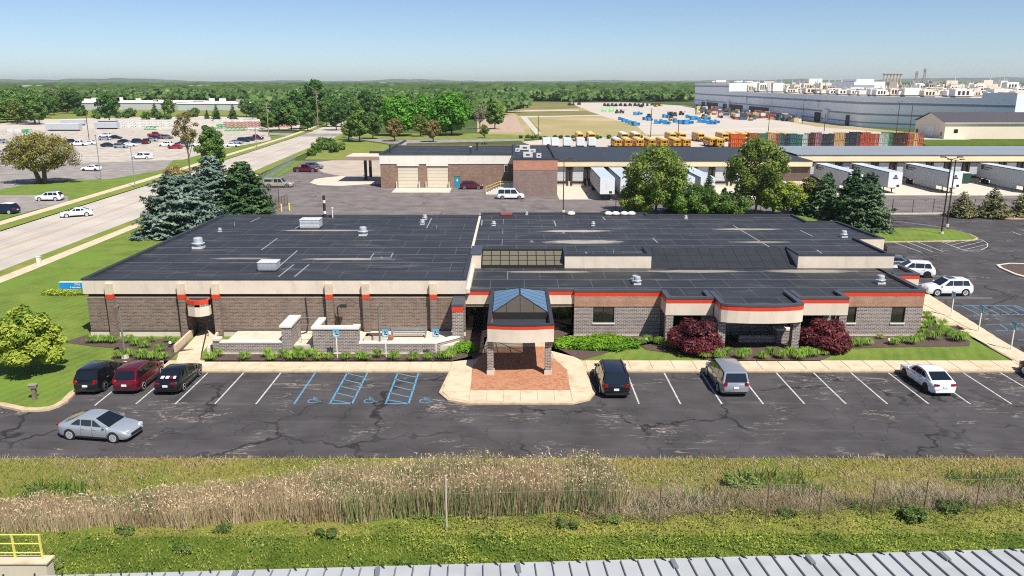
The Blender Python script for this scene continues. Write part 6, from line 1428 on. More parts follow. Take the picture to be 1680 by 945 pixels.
fh_ = 14.3
FP = [(160.5, 716), (167, 389), (207, 334)]
M_facw = mat('factory_wall', srgb(232, 236, 242), .55, .03, .02); M_facb = mat('factory_band', srgb(140, 150, 166), .55, .05, .02); M_facl = mat('factory_white', srgb(232, 234, 238), .6, .02, .02)
M_facroof = mat('factory_roof', srgb(196, 188, 178), .8, .06, .02)
FA = thing('factory', 'huge pale blue-grey factory hall with dark wall stripes and crowded white roof', 'building', (167, 480, 0))
MB().strip(FP, 0, fh_, 1).build('side_wall', M_facw, FA)
MB().box(207, 640, 334, 335, 0, fh_ + 2.2).build('front_wall', M_facl, FA)
MB().strip([(199, 345), (207, 334)], fh_, fh_ + 2.2, .9).build('corner_parapet', M_facw, FA)
MB().box(161.5, 620, 715, 716, 0, fh_).build('rear_wall', M_facl, FA)
MB().prism([(162, 714), (168.3, 390), (208, 336), (620, 336), (620, 714)], fh_ - .8, fh_ - .2).build('roof', M_facroof, FA)
for z0, z1 in ((10.6, 11.6), (5.6, 6.4), (1.8, 2.4)): MB().strip([(p[0] - .12, p[1] - .05) for p in FP], z0, z1, .1).build('dark_stripe', M_facb, FA)
MB().strip([(160.3, 716), (162.4, 612)], fh_, 19.9, 1).build('high_hall', M_facw, FA); MB().box(162.6, 192, 611.7, 612, fh_, 19.9).build('high_hall_front', M_facl, FA); MB().strip([(160.1, 716), (162.2, 612)], 17.2, 18.2, .1).build('dark_stripe', M_facb, FA); MB().prism([(160.5, 716), (162.6, 612), (192, 612), (192, 716)], 19.9, 20.1).build('high_hall_roof', M_facl, FA)
def fwx(Y): return np.interp(-Y, [-716, -389, -334], [160.5, 167, 207])
def onwall(px, py):
    best = min(((abs(project(float(fwx(Y)), Y, 5)[0] - px), Y) for Y in np.arange(335, 715, 1.0))); Y = best[1]; X = float(fwx(Y)); return X, Y, Z(px, py, Y)[1]
for px, y0, y1, w_ in ((1144, 174, 183, 3), (1160, 164, 178, 3), (1196, 166, 184, 4), (1224, 159, 170, 3), (1341, 167, 177, 2.4), (1357, 180, 200, 4)):
    X, Y, b_ = onwall(px, y0); a_ = max(0, onwall(px, y1)[2])
    m = MB(); m.add([(X - .5, Y - w_ * .4, a_), (X - .5, Y + w_ * .4, a_), (X - 1.4, Y - w_ * .8, b_), (X - 1.4, Y + w_ * .8, b_), (X, Y - w_ * .4, a_), (X, Y + w_ * .4, a_), (X, Y - w_ * .8, b_), (X, Y + w_ * .8, b_)], [(0, 1, 3, 2), (4, 6, 7, 5), (0, 2, 6, 4), (1, 5, 7, 3), (2, 3, 7, 6), (0, 4, 5, 1)]); m.build('white_chute', M_facl, FA)
for y0_, y1_ in ((640, 690), (575, 625), (520, 560), (436, 444), (400, 404)): MB().strip([(float(fwx(y1_)) - .3, y1_), (float(fwx(y0_)) - .3, y0_)], .1, 5, .2).build('loading_bay', M_dark, FA)
fx = 166.0
# roof-top equipment, each box a thing
M_tanu = mat('roof_tan', srgb(214, 202, 182), .7, .08, .1); M_whu = mat('roof_white', srgb(224, 220, 214), .6, .05, .1); M_pku = mat('roof_grey_unit', srgb(150, 142, 136), .7, .1)
def make_rtu(m, duct=True):
    t = thing('rooftop_unit', '', 'roof unit'); MB().box(-3, 3, -2.5, 2.5, .2, 2.6).build('casing', m, t, world=False)
    for x in (-2.0, -.5, 1.0): MB().box(x, x + .9, -2.53, -2.5, .5, 2.0).build('louvre', M_dark, t, world=False)
    if duct: MB().box(3, 4.6, -1, 1, .2, 1.6).build('duct', M_whu, t, world=False)
    MB().box(-2.5, 2.5, -2.2, 2.2, -.6, .2).build('curb', M_pku, t, world=False); MB().tube((-2, 1, 2.6), (-2, 1, 3.6), .25, n=6).build('vent', M_lite, t, world=False); return t
rt = [make_rtu(M_tanu), make_rtu(M_whu), make_rtu(M_tanu, False), make_rtu(M_pku)]; collect_kids(); ur = set(); rg = random.Random(12); k = 0
spots = []
for Yv in np.concatenate([np.arange(345, 460, 11), np.arange(460, 714, 15)]):
    if Yv > 535: zz = 20.1 if Yv < 700 else 14
    for j in range(16):
        X = fx + 6 + j * rg.uniform(12, 17) + rg.uniform(0, 5)
        if Yv < 335 or X < fwx(Yv) + 5: continue
        if Yv > 608 and X < 198: continue
        px, py = project(X, Yv, fh_)
        if px > 1690 or (1385 < px < 1462 and 130 < py < 152): continue
        spots.append((X, Yv + rg.uniform(-5, 5), fh_ - .2))
for j in range(4): spots.append((168 + j * 6.5, 625 + rg.uniform(-5, 60), 20.1))
for X, Y, z in spots:
    i = rg.choice((0, 0, 1, 1, 2, 3)); t = rt[i] if i not in ur else copy_tree(rt[i]); ur.add(i); t.location = (X, Y, z + .6); s = rg.uniform(.7, 1.15); t.scale = (s * rg.uniform(.8, 1.3), s, s * rg.uniform(.8, 1.15) * (.6 if z > 18 else 1 if Y < 520 else rg.uniform(1.0, 2.6))); t.rotation_euler = (0, 0, rg.choice((0, math.pi, 0)))
    t['category'] = 'roof unit'; t['group'] = 'air units crowding the factory roof'; t['label'] = ('tan roof unit with a white duct', 'white roof unit with louvred front', 'plain tan roof unit', 'grey roof unit')[i] + ' on the factory roof'
PH = thing('plant_tower', 'white windowless block rising from the factory roof left of the six stacks', 'building', (360, 560, fh_))
pA = Z(1400, 150, 560)[0]; pB = Z(1451, 150, 560)[0]; MB().box(pA, pB, 560, 600, fh_, Z(1430, 134, 560)[1]).build('wall', M_facl, PH); MB().box(pA + 4, pA + 16, 566, 590, Z(1430, 134, 560)[1], Z(1430, 129.5, 560)[1]).build('penthouse', M_whu, PH); MB().box(pA, pA + 14, 559.8, 560, 17.5, 19).build('dark_stripe', M_facb, PH)
P2 = thing('plant_tower', 'long low white block on the factory roof left of the tall white block', 'building', (300, 620, fh_)); a_ = Z(1348, 145, 640)[0]; MB().box(a_, pA - 2, 640, 670, fh_, Z(1380, 129, 640)[1]).build('wall', M_whu, P2); MB().box(a_ + 5, a_ + 12, 639.8, 640, 18, 21).build('louvre', M_dark, P2)
for i in range(6):
    px = 1449 + i * 5.4; X = Z(px, 140, 610)[0]; zt_ = Z(px, 121, 610)[1]; t = thing('exhaust_stack', '%s of the six flared exhaust stacks on the factory roof' % ORD[i], 'chimney', (X, 610, 13), 0, 'six flared exhaust stacks')
    MB().tube((X, 610, 13), (X, 610, zt_), .55, n=8).build('pipe', mat('stack_tan', srgb(176, 156, 126), .6, .1), t); MB().lathe([(.6, zt_ - 1.0), (1.6, zt_), (1.4, zt_ + .2)], (X, 610, 0), 10).build('flared_top', M_pku, t)
    MB().box(X - 1.0, X + 1.0, 609, 611, 17, 17.8).build('platform', M_tanu, t)
for px, ty, lab in ((1502, 117, 'shorter of the two lattice masts on the factory horizon'), (1515, 112, 'taller of the two lattice masts on the factory horizon')):
    Y = 720; X = Z(px, 140, Y)[0]; zt_ = Z(px, ty, Y)[1]; t = thing('lattice_mast', lab, 'mast', (X, Y, 10)); m = MB()
    for a, b in ((-1, -1), (1, -1), (1, 1), (-1, 1)): m.tube((X + a * 1.6, Y + b * 1.6, 10), (X + a * .4, Y + b * .4, zt_), .22, n=4)
    for k in range(7): z0 = 10 + (zt_ - 10) * k / 7; z1 = 10 + (zt_ - 10) * (k + 1) / 7; w0_, w1_ = 1.6 - 1.2 * k / 7, 1.6 - 1.2 * (k + 1) / 7; m.tube((X - w0_, Y - w0_, z0), (X + w1_, Y - w1_, z1), .14, n=4).tube((X + w0_, Y - w0_, z0), (X - w1_, Y - w1_, z1), .14, n=4)
    m.build('lattice', M_pku, t); MB().box(X - 4, X + 4, Y - 2, Y + 2, 12, 15).build('orange_base', mat('mast_base', srgb(190, 130, 70), .7), t); MB().box(X - 1.2, X + 1.2, Y - 1, Y + 1, zt_ - 2, zt_ - 1.2).build('head_platform', M_pku, t)
# white flat factory beyond the left lot
def far_building(px0, px1, pyb, pyt, depth, label, m, roofm, bits=0, name='long_white_building'):
    X0, Y0 = G(px0, pyb); X1, _ = G(px1, pyb); h = Z((px0 + px1) / 2, pyt, Y0)[1]
    t = thing(name, label, 'building', ((X0 + X1) / 2, Y0, 0)); MB().box(X0, X1, Y0, Y0 + depth, 0, h).build('wall', m, t); MB().box(X0 - .5, X1 + .5, Y0 - .5, Y0 + depth, h, h + .6).build('roof', roofm, t)
    rg = random.Random(px0)
    for k in range(bits):
        x = X0 + (X1 - X0) * (k + .5) / bits + rg.uniform(-4, 4); w_ = rg.uniform(1.5, 4); MB().box(x - w_, x + w_, Y0 + depth * .3, Y0 + depth * .3 + w_, h + .6, h + rg.uniform(1.5, 4)).build('roof_vent', M_whu if k % 3 else M_pku, t)
    for k in range(bits // 2): x = X0 + (X1 - X0) * (k + .5) / (bits // 2); MB().box(x - 3, x + 3, Y0 - .3, Y0, .2, h * .55).build('bay_door', M_trside, t)
    return t
M_fwh = mat('far_white', srgb(232, 230, 226), .7, .03, .05); M_fgr = mat('far_grey', srgb(176, 178, 180), .7, .05, .05)
far_building(80, 288, 180, 169, 70, 'long white industrial hall behind the trees on the left, left half', M_fgr, M_fwh, 9)
far_building(292, 428, 181, 170.5, 70, 'long white industrial hall behind the trees on the left, right half', M_fgr, M_fwh, 6)
for i, (a, b, c, d, lab) in enumerate(((232, 243, 141, 136, 'tiny brown block on the left horizon'), (254, 263, 141, 136.5, 'tiny white block on the left horizon'), (960, 985, 150, 145.5, 'white roofed building in the woods beyond the dry field'), (570, 600, 152, 148, 'pale building in the woods above the large maples'), (1010, 1030, 146, 142, 'grey building in the woods right of the field'), (360, 372, 143, 138, 'white water works block on the horizon'), (440, 475, 170, 165, 'white roofed hall behind the roadside trees'))):
    far_building(a, b, c, d, 40, lab, M_fwh if i % 2 else M_fgr, M_fwh, 2, 'distant_building')
# steel yard objects
def yard_box(px0, px1, pyb, pyt, label, m, name, cat, ribs=True):
    X0, Y0 = G(px0, pyb); X1, _ = G(px1, pyb); h = max(1.2, Z((px0 + px1) / 2, pyt, Y0)[1]); t = thing(name, label, cat, ((X0 + X1) / 2, Y0, 0))
    MB().box(X0, X1, Y0, Y0 + 3, .6, h).build('body', m, t); MB().box(X0 + 1, X1 - 1, Y0 + .4, Y0 + 2.6, 0, .6).build('chassis', M_dark, t); MB().box(X0 - .05, X1 + .05, Y0 - .05, Y0 + 3.05, h, h + .15).build('roof', M_trail, t); return t
yard_box(75, 130, 215, 203, 'grey semi-trailer parked at the left of the steel yard', M_trside, 'parked_trailer', 'trailer'); yard_box(100, 139, 206, 197, 'silver trailer behind the grey semi-trailer', M_trside, 'parked_trailer', 'trailer')
yard_box(155, 192, 212, 201, 'pale trailer left of the bundled white steel', M_trside, 'parked_trailer', 'trailer'); yard_box(161, 190, 203, 198, 'dark topped flat trailer behind the pale trailer', M_dark, 'parked_trailer', 'trailer')
M_tr_w = mat('truss_white', srgb(214, 214, 210), .6, .08, .3); M_tr_r = mat('truss_rust', srgb(176, 128, 112), .7, .12, .3); M_tr_g = mat('truss_green', srgb(54, 156, 84), .6, .1, .3)
def truss_stack(px0, px1, pyb, pyt, label, m, rows=3):
    X0, Y0 = G(px0, pyb); X1, _ = G(px1, pyb); h = max(1.5, Z((px0 + px1) / 2, pyt, Y0)[1]); t = thing('truss_stack', label, 'steel stack', ((X0 + X1) / 2, Y0, 0)); rh = h / rows
    for r_ in range(rows):
        mm = MB(); z = r_ * rh; mm.box(X0, X1, Y0, Y0 + .5, z + .1, z + .35).box(X0, X1, Y0, Y0 + .5, z + rh - .35, z + rh - .1).box(X0, X1, Y0 + 3, Y0 + 3.5, z + rh - .35, z + rh - .1)
        n = max(2, int((X1 - X0) / 1.6))
        for k in range(n): xa_, xb_ = X0 + (X1 - X0) * k / n, X0 + (X1 - X0) * (k + 1) / n; mm.tube((xa_, Y0 + .25, z + .2), (xb_, Y0 + .25, z + rh - .2), .14, n=4)
        for k in range(0, n, 2): x = X0 + (X1 - X0) * k / n; mm.box(x, x + .4, Y0, Y0 + 3.5, z + rh - .3, z + rh - .12)
        mm.build('truss_layer', m, t)
    return t
for a, b, c, d, lab, m in ((192, 222, 211, 199, 'white bundled steel trusses right of the pale trailer', M_tr_w), (222, 252, 211, 198, 'white steel truss stack in the middle of the steel yard', M_tr_w), (252, 285, 210, 198, 'white steel truss stack left of the bare pine', M_tr_w), (355, 366, 211, 204, 'short green steel bundle right of the pines', M_tr_g), (367, 400, 209, 200, 'rust pink truss stack at the left of the roadside yard', M_tr_r), (400, 440, 209, 199.5, 'rust pink truss stack in the middle of the roadside yard', M_tr_r), (440, 480, 209, 200, 'rust pink truss stack nearest the road', M_tr_r), (368, 402, 215, 212, 'long green steel beams on the ground before the pink trusses', M_tr_g), (405, 432, 216, 212, 'white and green beams on the ground before the pink trusses', M_tr_w), (236, 256, 213, 210, 'green low beam bundle in front of the white trusses', M_tr_g), (350, 420, 201, 196, 'white truss row behind the pink trusses', M_tr_w), (420, 455, 199, 192, 'white truss pile at the back of the roadside yard', M_tr_w), (10, 35, 218, 213, 'pale beams at the far left of the yard behind the brown tree', M_tr_w), (36, 46, 218, 213, 'green bundle at the far left of the yard', M_tr_g)):
    truss_stack(a, b, c, d, lab, m, 3 if c - d > 8 else 1 if c - d < 5 else 2)

for c_ in ('tan roof unit with', 'white roof unit', 'plain tan', 'grey roof unit'):
    relabel('air units crowding the factory roof', '%s from the left of the ' + {'tan roof unit with': 'tan ducted', 'white roof unit': 'white louvred', 'plain tan': 'plain tan', 'grey roof unit': 'grey'}[c_] + ' air units on the factory roof', lambda o: o['label'].startswith(c_))
# ------------------------------------------------------------------ vegetation
RN = np.random.default_rng(11)
def unit(n):
    v = RN.normal(size=(n, 3)); return v / np.linalg.norm(v, axis=1, keepdims=True)
def leaves(pos, nrm, size, jit=.6, aspect=1.5, var=.35):
    """one quad per leaf: pos (n,3), nrm preferred normal"""
    n = len(pos); nn = nrm + jit * unit(n); nn /= np.linalg.norm(nn, axis=1, keepdims=True) + 1e-9
    a = np.cross(nn, unit(n)); a /= np.linalg.norm(a, axis=1, keepdims=True) + 1e-9; b = np.cross(nn, a)
    s = size * (1 + var * RN.normal(size=(n, 1))).clip(.4, 2); a = a * s * aspect * .5; b = b * s * .5
    V = np.stack([pos - a, pos - b * .9, pos + a, pos + b * .9], 1).reshape(-1, 3); Q = np.arange(n * 4).reshape(-1, 4); return V, Q
def blob_cloud(blobs, n, size, shell=.55, **kw):
    """blobs: rows x,y,z,rx,ry,rz; leaves gather towards each blob's surface"""
    B_ = np.asarray(blobs, float); w = (B_[:, 3] * B_[:, 4]) ** .9; k = RN.choice(len(B_), n, p=w / w.sum()); u = unit(n)
    r = shell + (1 - shell) * RN.random((n, 1)) ** .5; p = B_[k, :3] + u * B_[k, 3:6] * r * (1 + .08 * RN.normal(size=(n, 1)))
    nr = u * .8 + np.array([0, 0, .5]); return leaves(p, nr, size, **kw)
def crown_blobs(R_, Hc, n, z0, spread=.72, br=.38, flat=.75, seed=0):
    rg = np.random.default_rng(seed); out = [(0, 0, z0 + Hc * .5, R_ * .55, R_ * .55, Hc * .42)]
    for i in range(n):
        a = i * 2.4 + rg.uniform(-.4, .4); t = (i + .5) / n; zz = math.sin(math.pi * (.12 + .8 * t)); rr = R_ * spread * zz * rg.uniform(.75, 1.1)
        b = R_ * br * rg.uniform(.75, 1.2); out.append((math.cos(a) * rr, math.sin(a) * rr, z0 + Hc * (.08 + .84 * t), b, b, b * flat))
    return out
def limb_mesh(r, h, n, R_, Hc, z0, seed=0, fork=.5, m=None):
    rg = random.Random(seed); mb = MB(); top = Vector((0, 0, z0 + Hc * .55)); pts = [Vector((0, 0, -.1)), Vector((rg.uniform(-.1, .1) * R_ * .3, rg.uniform(-.1, .1), h * fork)), top]
    mb.tube(pts[0], pts[1], r, r * .8, 8).tube(pts[1], pts[2], r * .8, r * .2, 7)
    for i in range(n):
        a = i * 2.4 + rg.uniform(-.3, .3); s = pts[1].lerp(top, i / n * .7); e_ = Vector((math.cos(a) * R_ * .75, math.sin(a) * R_ * .75, z0 + Hc * rg.uniform(.25, .8))); mid = s.lerp(e_, .5) + Vector((0, 0, .12 * R_))
        mb.tube(s, mid, r * .45, r * .3, 5).tube(mid, e_, r * .3, r * .08, 5)
        for q in range(3):
            e2 = mid.lerp(e_, .3 + .3 * q) + Vector((rg.uniform(-1, 1), rg.uniform(-1, 1), rg.uniform(0, 1))) * R_ * .3; mb.tube(mid.lerp(e_, .1 + .3 * q), e2, r * .18, r * .05, 4)
    return mb
def make_tree(blobs, nleaf, size, lm, trunk, tm, part='crown', name='tree', **kw):
    t = thing(name, '', 'tree'); V, Q = blob_cloud(blobs, nleaf, size, **kw); link(part, npmesh(part, V, Q, lm), t); trunk.build('trunk', tm, t, world=False, smooth=True); return t
def conifer(Ht, Rb, lm, n=9000, levels=26, size=.22, droop=.25, gap=.85, name='spruce_tree', z0=.3, seed=0, up=.12):
    rg = np.random.default_rng(seed); t = thing(name, '', 'tree'); P_ = []; N_ = []; tr = MB().tube((0, 0, -.1), (0, 0, Ht * .96), .035 * Ht * .5, .02, 7)
    for L_ in range(levels):
        f = L_ / levels; z = z0 + (Ht - z0) * f; rad = Rb * (1 - f) ** gap * rg.uniform(.88, 1.08); nb = max(4, int(11 * (1 - f) + 4))
        for b in range(nb):
            a = 2 * math.pi * (b + rg.random() * .7) / nb + L_ * .7; rr = rad * rg.uniform(.62, 1.2); m_ = max(4, int(n * (rr / Rb + .12) / (levels * 8)))
            s = rg.random(m_) ** .6; x = s * rr; dz = -droop * rr * s + up * rr * s ** 3; w = (1 - .55 * s) * rr * .26 + .08; l = rg.normal(size=m_) * w
            P_.append(np.stack([np.cos(a) * x - np.sin(a) * l, np.sin(a) * x + np.cos(a) * l, z + dz - np.abs(l) * .25 + rg.normal(size=m_) * .05], 1)); N_.append(np.tile([math.cos(a) * .5, math.sin(a) * .5, .9], (m_, 1)))
            if b % 2 == 0: tr.tube((0, 0, z), (math.cos(a) * rr * .8, math.sin(a) * rr * .8, z - droop * rr * .8), .03, .012, 4, False)
    P_ = np.concatenate(P_); N_ = np.concatenate(N_); V, Q = leaves(P_, N_, size, .55, 1.9); link('crown', npmesh('crown', V, Q, lm), t); tr.build('trunk', M_bark, t, world=False); return t
def put(t, px, py, label, cat='tree', group=None, s=1.0, rz=0.0, z=0.0, sz=None):
    X, Y = G(px, py, z); t.location = (X, Y, z); t.rotation_euler = (0, 0, rz); t.scale = (s, s, sz or s); t['label'] = label; t['category'] = cat
    if group: t['group'] = group
    return t
L_yel = leafmat('leaf_yellow_green', srgb(126, 144, 42), srgb(172, 180, 76), srgb(100, 128, 40))
L_maple = leafmat('leaf_red_maple', srgb(82, 28, 36), srgb(122, 52, 56), srgb(66, 24, 36), .12)
L_jun = leafmat('leaf_juniper', srgb(104, 152, 26), srgb(138, 178, 44), srgb(88, 138, 30), .2)
L_lily = leafmat('leaf_daylily', srgb(112, 150, 50), srgb(160, 182, 84), srgb(92, 134, 48), .3, 1.5)
L_spr = leafmat('needle_blue', srgb(104, 126, 110), srgb(146, 164, 146), srgb(84, 110, 92), .08)
L_grn = leafmat('needle_green', srgb(50, 82, 44), srgb(88, 116, 66), srgb(42, 74, 40), .08)
L_grn2 = leafmat('needle_mid', srgb(58, 86, 50), srgb(116, 136, 96), srgb(50, 80, 46), .08)
L_loc = leafmat('leaf_locust', srgb(112, 136, 56), srgb(156, 168, 84), srgb(96, 122, 52), .35)
L_mapg = leafmat('leaf_bright_maple', srgb(72, 128, 34), srgb(118, 172, 54), srgb(58, 114, 34), .3)
L_mid = leafmat('leaf_mid', srgb(84, 118, 50), srgb(126, 154, 74), srgb(72, 106, 48), .3)
L_dk = leafmat('leaf_dark', srgb(56, 94, 42), srgb(92, 126, 58), srgb(48, 84, 38), .25)
L_brn = leafmat('leaf_bronze', srgb(138, 116, 66), srgb(166, 150, 96), srgb(116, 122, 56), .25)
L_grey = leafmat('leaf_grey', srgb(128, 124, 104), srgb(156, 150, 126), None, .2)
# yellow-green tree on the left lawn
tk = MB().tube((0, 0, -.05), (.05, 0, 1.5), .11, .09, 8)
for a in range(7): tk.tube((.03, 0, .9 + .12 * a), (math.cos(a * 2.4) * 1.5, math.sin(a * 2.4) * 1.5, 2.2 + .2 * a), .05, .02, 5)
bl = [(0, 0, 2.3, 1.5, 1.5, 1.1)] + [(math.cos(i * 2.4) * 1.55 * (1 - .4 * (i / 15)), math.sin(i * 2.4) * 1.55 * (1 - .4 * (i / 15)), 1.25 + i * .18, .8, .8, .55) for i in range(15)] + [(math.cos(i * 1.7) * 1.9, math.sin(i * 1.7) * 1.9, 1.5 + (i % 3) * .5, .5, .5, .35) for i in range(9)] + [(math.cos(i * 2.2) * 1.0, math.sin(i * 2.2) * 1.0, 3.3, .5, .5, .4) for i in range(5)] + [(0, 0, 3.95, .55, .55, .5)]
t = make_tree(bl, 13000, .16, L_yel, tk, M_bark, shell=.45, aspect=1.4, jit=.7, name='garden_tree'); put(t, 50, 611, 'round yellow-green tree on the lawn at the left edge, near the curved kerb', z=LZ, s=1.1)
# red maples
for i, (px, py, s, lab) in enumerate(((1139, 577, 1.0, 'larger red maple bush between the brick columns left of the bowed bay'), (1352, 573, .93, 'dark red maple bush right of the bowed bay'))):
    bl = [(0, 0, 1.0, 1.35, 1.25, 1.0)] + [(math.cos(a * 2.4) * 1.15, math.sin(a * 2.4) * 1.0, .55 + .12 * (a % 5), .7, .65, .55) for a in range(11)] + [(math.cos(a * 2.1) * .6, math.sin(a * 2.1) * .5, 1.75, .62, .6, .45) for a in range(4)]
    tk = MB().tube((0, 0, 0), (0, 0, 1.1), .08, .05, 6)
    for a in range(5): tk.tube((0, 0, .5), (math.cos(a * 1.3) * .9, math.sin(a * 1.3) * .9, 1.3), .04, .015, 5)
    t = make_tree(bl, 9000, .10, L_maple, tk, M_bark, part='foliage', name='maple_bush', shell=.7, aspect=1.9); put(t, px, py, lab, 'bush', z=LZ, s=s * 1.22, sz=s * 1.18)
# junipers
for px, py, rx, ry, h_, n_, lab in ((931, 568, 1.15, 1.0, .9, 5000, 'small bright green spreading juniper right beside the entry'), (990, 569, 2.75, 1.45, 1.15, 11000, 'wide bright green spreading juniper under the first window'), (762, 576, .95, .8, .9, 3500, 'bright green spreading juniper left of the entry shadow')):
    bl = [(0, 0, h_ * .3, rx * .8, ry * .8, h_ * .55)] + [(math.cos(a) * rx * q, math.sin(a) * ry * q, h_ * .3, rx * .3, ry * .34, h_ * .42) for a, q in zip(np.arange(14) * 2.4, np.linspace(.3, .8, 14))]
    t = thing('juniper', '', 'bush'); V, Q = blob_cloud(bl, n_, .10, shell=.75, aspect=2.2, jit=.5); V[:, 2] = V[:, 2].clip(.02); link('foliage', npmesh('foliage', V, Q, L_jun), t); MB().tube((0, 0, 0), (0, 0, h_ * .5), .05, n=5).build('stem', M_bark, t, world=False); put(t, px, py, lab, 'bush', z=LZ)
# daylily clumps: arching blades
def lily_mesh(n, r, h, seed, m):
    rg = np.random.default_rng(seed); V = []; Q = []
    for i in range(n):
        a = rg.uniform(0, 2 * math.pi); l = r * rg.uniform(.55, 1.1); hh = h * rg.uniform(.7, 1.15); w = .018; c, s = math.cos(a), math.sin(a); o = len(V)
        for t_, z_ in ((0.03, 0), (.35, .78), (.72, .95), (1.0, .55)):
            x = c * l * t_; y = s * l * t_; ww = w * (1.3 - t_); V += [(x - s * ww, y + c * ww, z_ * hh + .01), (x + s * ww, y - c * ww, z_ * hh + .01)]
        for k in range(3): Q.append((o + 2 * k, o + 2 * k + 1, o + 2 * k + 3, o + 2 * k + 2))
    return npmesh('blades', V, Q, m)
LM = [lily_mesh(170, .62, .6, s, L_lily) for s in range(4)]
def lilies(row, where, group):
    for i, (px, py, s) in enumerate(row):
        X, Y = G(px, py, LZ); me = LM[(i * 7 + len(row)) % 4]; o = bpy.data.objects.new('daylily', me); C.objects.link(o); o.location = (X, Y, LZ + .03); o.rotation_euler = (0, 0, i * 1.3); o.scale = (s, s, s * random.uniform(.85, 1.1)); tag(o, '%s daylily clump %s' % (ORD[i], where), 'plant', group)
lilies([(x, y, s) for x, y, s in ((345, 591, .9), (358, 585, .9), (402, 590, 1), (440, 586, 1), (447, 591, .9), (466, 586, 1), (478, 590, 1.1), (490, 583, 1.1), (497, 590, 1.1), (512, 584, 1), (524, 590, 1), (540, 590, .9))], 'from the left below the left half of the terrace wall', 'daylilies along the terrace wall')
lilies([(x, y, s) for x, y, s in ((568, 590, .95), (591, 590, 1), (601, 591, .9), (620, 587, .9), (647, 591, 1.05), (678, 591, 1.05), (703, 590, .9), (724, 590, 1.0), (737, 589, 1.1), (743, 582, 1.1))], 'from the tall brick screen along the right terrace wall', 'daylilies along the terrace wall')
lilies([(150, 563, .9), (163, 563, .9), (176, 562, .9), (186, 563, .9), (212, 562, 1), (224, 567, 1), (238, 571, .9), (247, 562, .8), (262, 578, .9), (250, 590, 1.1), (268, 590, 1.0), (232, 590, 1.1), (212, 586, 1), (196, 588, 1), (286, 566, .8), (276, 561, .8)], 'from the left beside the side door path', 'daylilies left of the side door path')
lilies([(1050, 566, .9), (1062, 563, .9), (1080, 566, .9), (1098, 571, .9), (1108, 573, .8), (1156, 588, 1), (1170, 584, 1), (1180, 590, 1.1), (1193, 583, .9), (1216, 589, 1.1), (1224, 583, .9), (1250, 589, 1), (1264, 583, .9), (1282, 589, 1.0), (1296, 584, 1), (1310, 590, 1.1)], 'from the left in the bed before the bowed bay', 'daylilies before the bowed bay')
lilies([(1322, 586, 1.1), (1336, 585, .9), (1352, 583, .7), (1393, 569, 1), (1408, 568, 1.05), (1422, 566, 1), (1444, 556, .7), (1466, 566, .95), (1478, 562, .9), (1497, 565, 1.05), (1508, 560, .9), (1515, 552, 1), (1532, 558, 1.1), (1520, 540, 1.1), (1526, 532, 1.1), (1519, 522, 1)], 'from the left in the bed round the right corner', 'daylilies round the right corner')
lilies([(1538, 545, 1.1), (1552, 552, 1.1), (1568, 560, 1.2), (1578, 558, 1.2), (1545, 536, 1.0)], 'from the left on the far tip of the corner bed', 'daylilies round the right corner')
# sign bed on the left lawn
t = thing('shrub_row', 'low yellowish shrubs at the foot of the blue address sign', 'bush'); V, Q = blob_cloud([(x, random.uniform(-.2, .2), .25, .5, .4, .35) for x in np.linspace(-2.2, 1.6, 9)], 2600, .1, shell=.6); link('foliage', npmesh('foliage', V, Q, L_yel), t); put(t, 112, 484, 'low yellowish shrubs at the foot of the blue address sign', 'bush', z=LZ)
# spruces behind the left wing
def shade_rows(t): return t
S1 = conifer(8.6, 5.9, L_spr, 36000, 22, .28, .10, .36, seed=1); put(S1, 298, 384, 'broad blue spruce at the back left corner of the black roof')
S2 = conifer(8.8, 4.7, L_grn, 24000, 22, .26, .12, .45, seed=2); put(S2, 402, 353, 'dark green spruce right of the blue spruce behind the left roof')
S3 = conifer(9.8, 4.9, L_spr, 22000, 22, .27, .12, .5, seed=3); put(S3, 352, 352, 'blue spruce standing between and behind the other two left spruces')
# loose young tree above the spruces
def loose(R_, Hc, z0, lm, n, size, seed, r=.22, name='tree', nb=16, br=.3, tm=None, spread=.8, shell=.3, limbs=9):
    return make_tree(crown_blobs(R_, Hc, nb, z0, spread, br, .8, seed), n, size, lm, limb_mesh(r, z0 * 1.1, limbs, R_, Hc, z0, seed), tm or M_bark, name=name, shell=shell, aspect=1.6)
put(loose(3.6, 9.5, 3.5, L_mid, 9500, .25, 55, name='poplar_tree', nb=26, br=.26, spread=.62, shell=.1), 352, 312, 'loose green tree rising behind the left spruces')
t = loose(3.2, 7.5, 7.0, L_brn, 2600, .24, 6, name='pine_tree', nb=14, br=.28, shell=.2); put(t, 312, 288, 'thin half-bare brown pine left of the loose green tree')
put(loose(2.6, 3.2, .5, L_brn, 2600, .22, 8, name='shrub', nb=9), 288, 300, 'bronze shrub at the foot of the half-bare pine', 'bush')
# big spreading tree beyond the road
bl = []
for i in range(46):
    q = (i + .5) / 46; zz = -1 + 2 * q; rr = math.sqrt(1 - zz * zz) * 6.3 * (.75 + .35 * ((i * 7) % 5) / 5); bl.append((math.cos(i * 2.4) * rr, math.sin(i * 2.4) * rr * .8, 6.6 + zz * 3.3, 1.5, 1.5, 1.1))
bl.append((0, 0, 7, 4, 3.5, 2.6))
tk = MB().tube((-.4, 0, -.1), (-1.2, 0, 2.6), .55, .42, 8).tube((.5, 0, -.1), (.7, 0, 3.0), .5, .4, 8).tube((-1.2, 0, 2.6), (-7, 0, 5.6), .3, .1, 6).tube((-1.2, 0, 2.6), (-3.4, .5, 7.5), .3, .1, 6).tube((.7, 0, 3.0), (2.2, 0, 8), .3, .1, 6).tube((.7, 0, 3), (5.5, -.4, 6.0), .24, .08, 6).tube((.3, 0, 3), (-.4, 0, 9), .28, .08, 6)
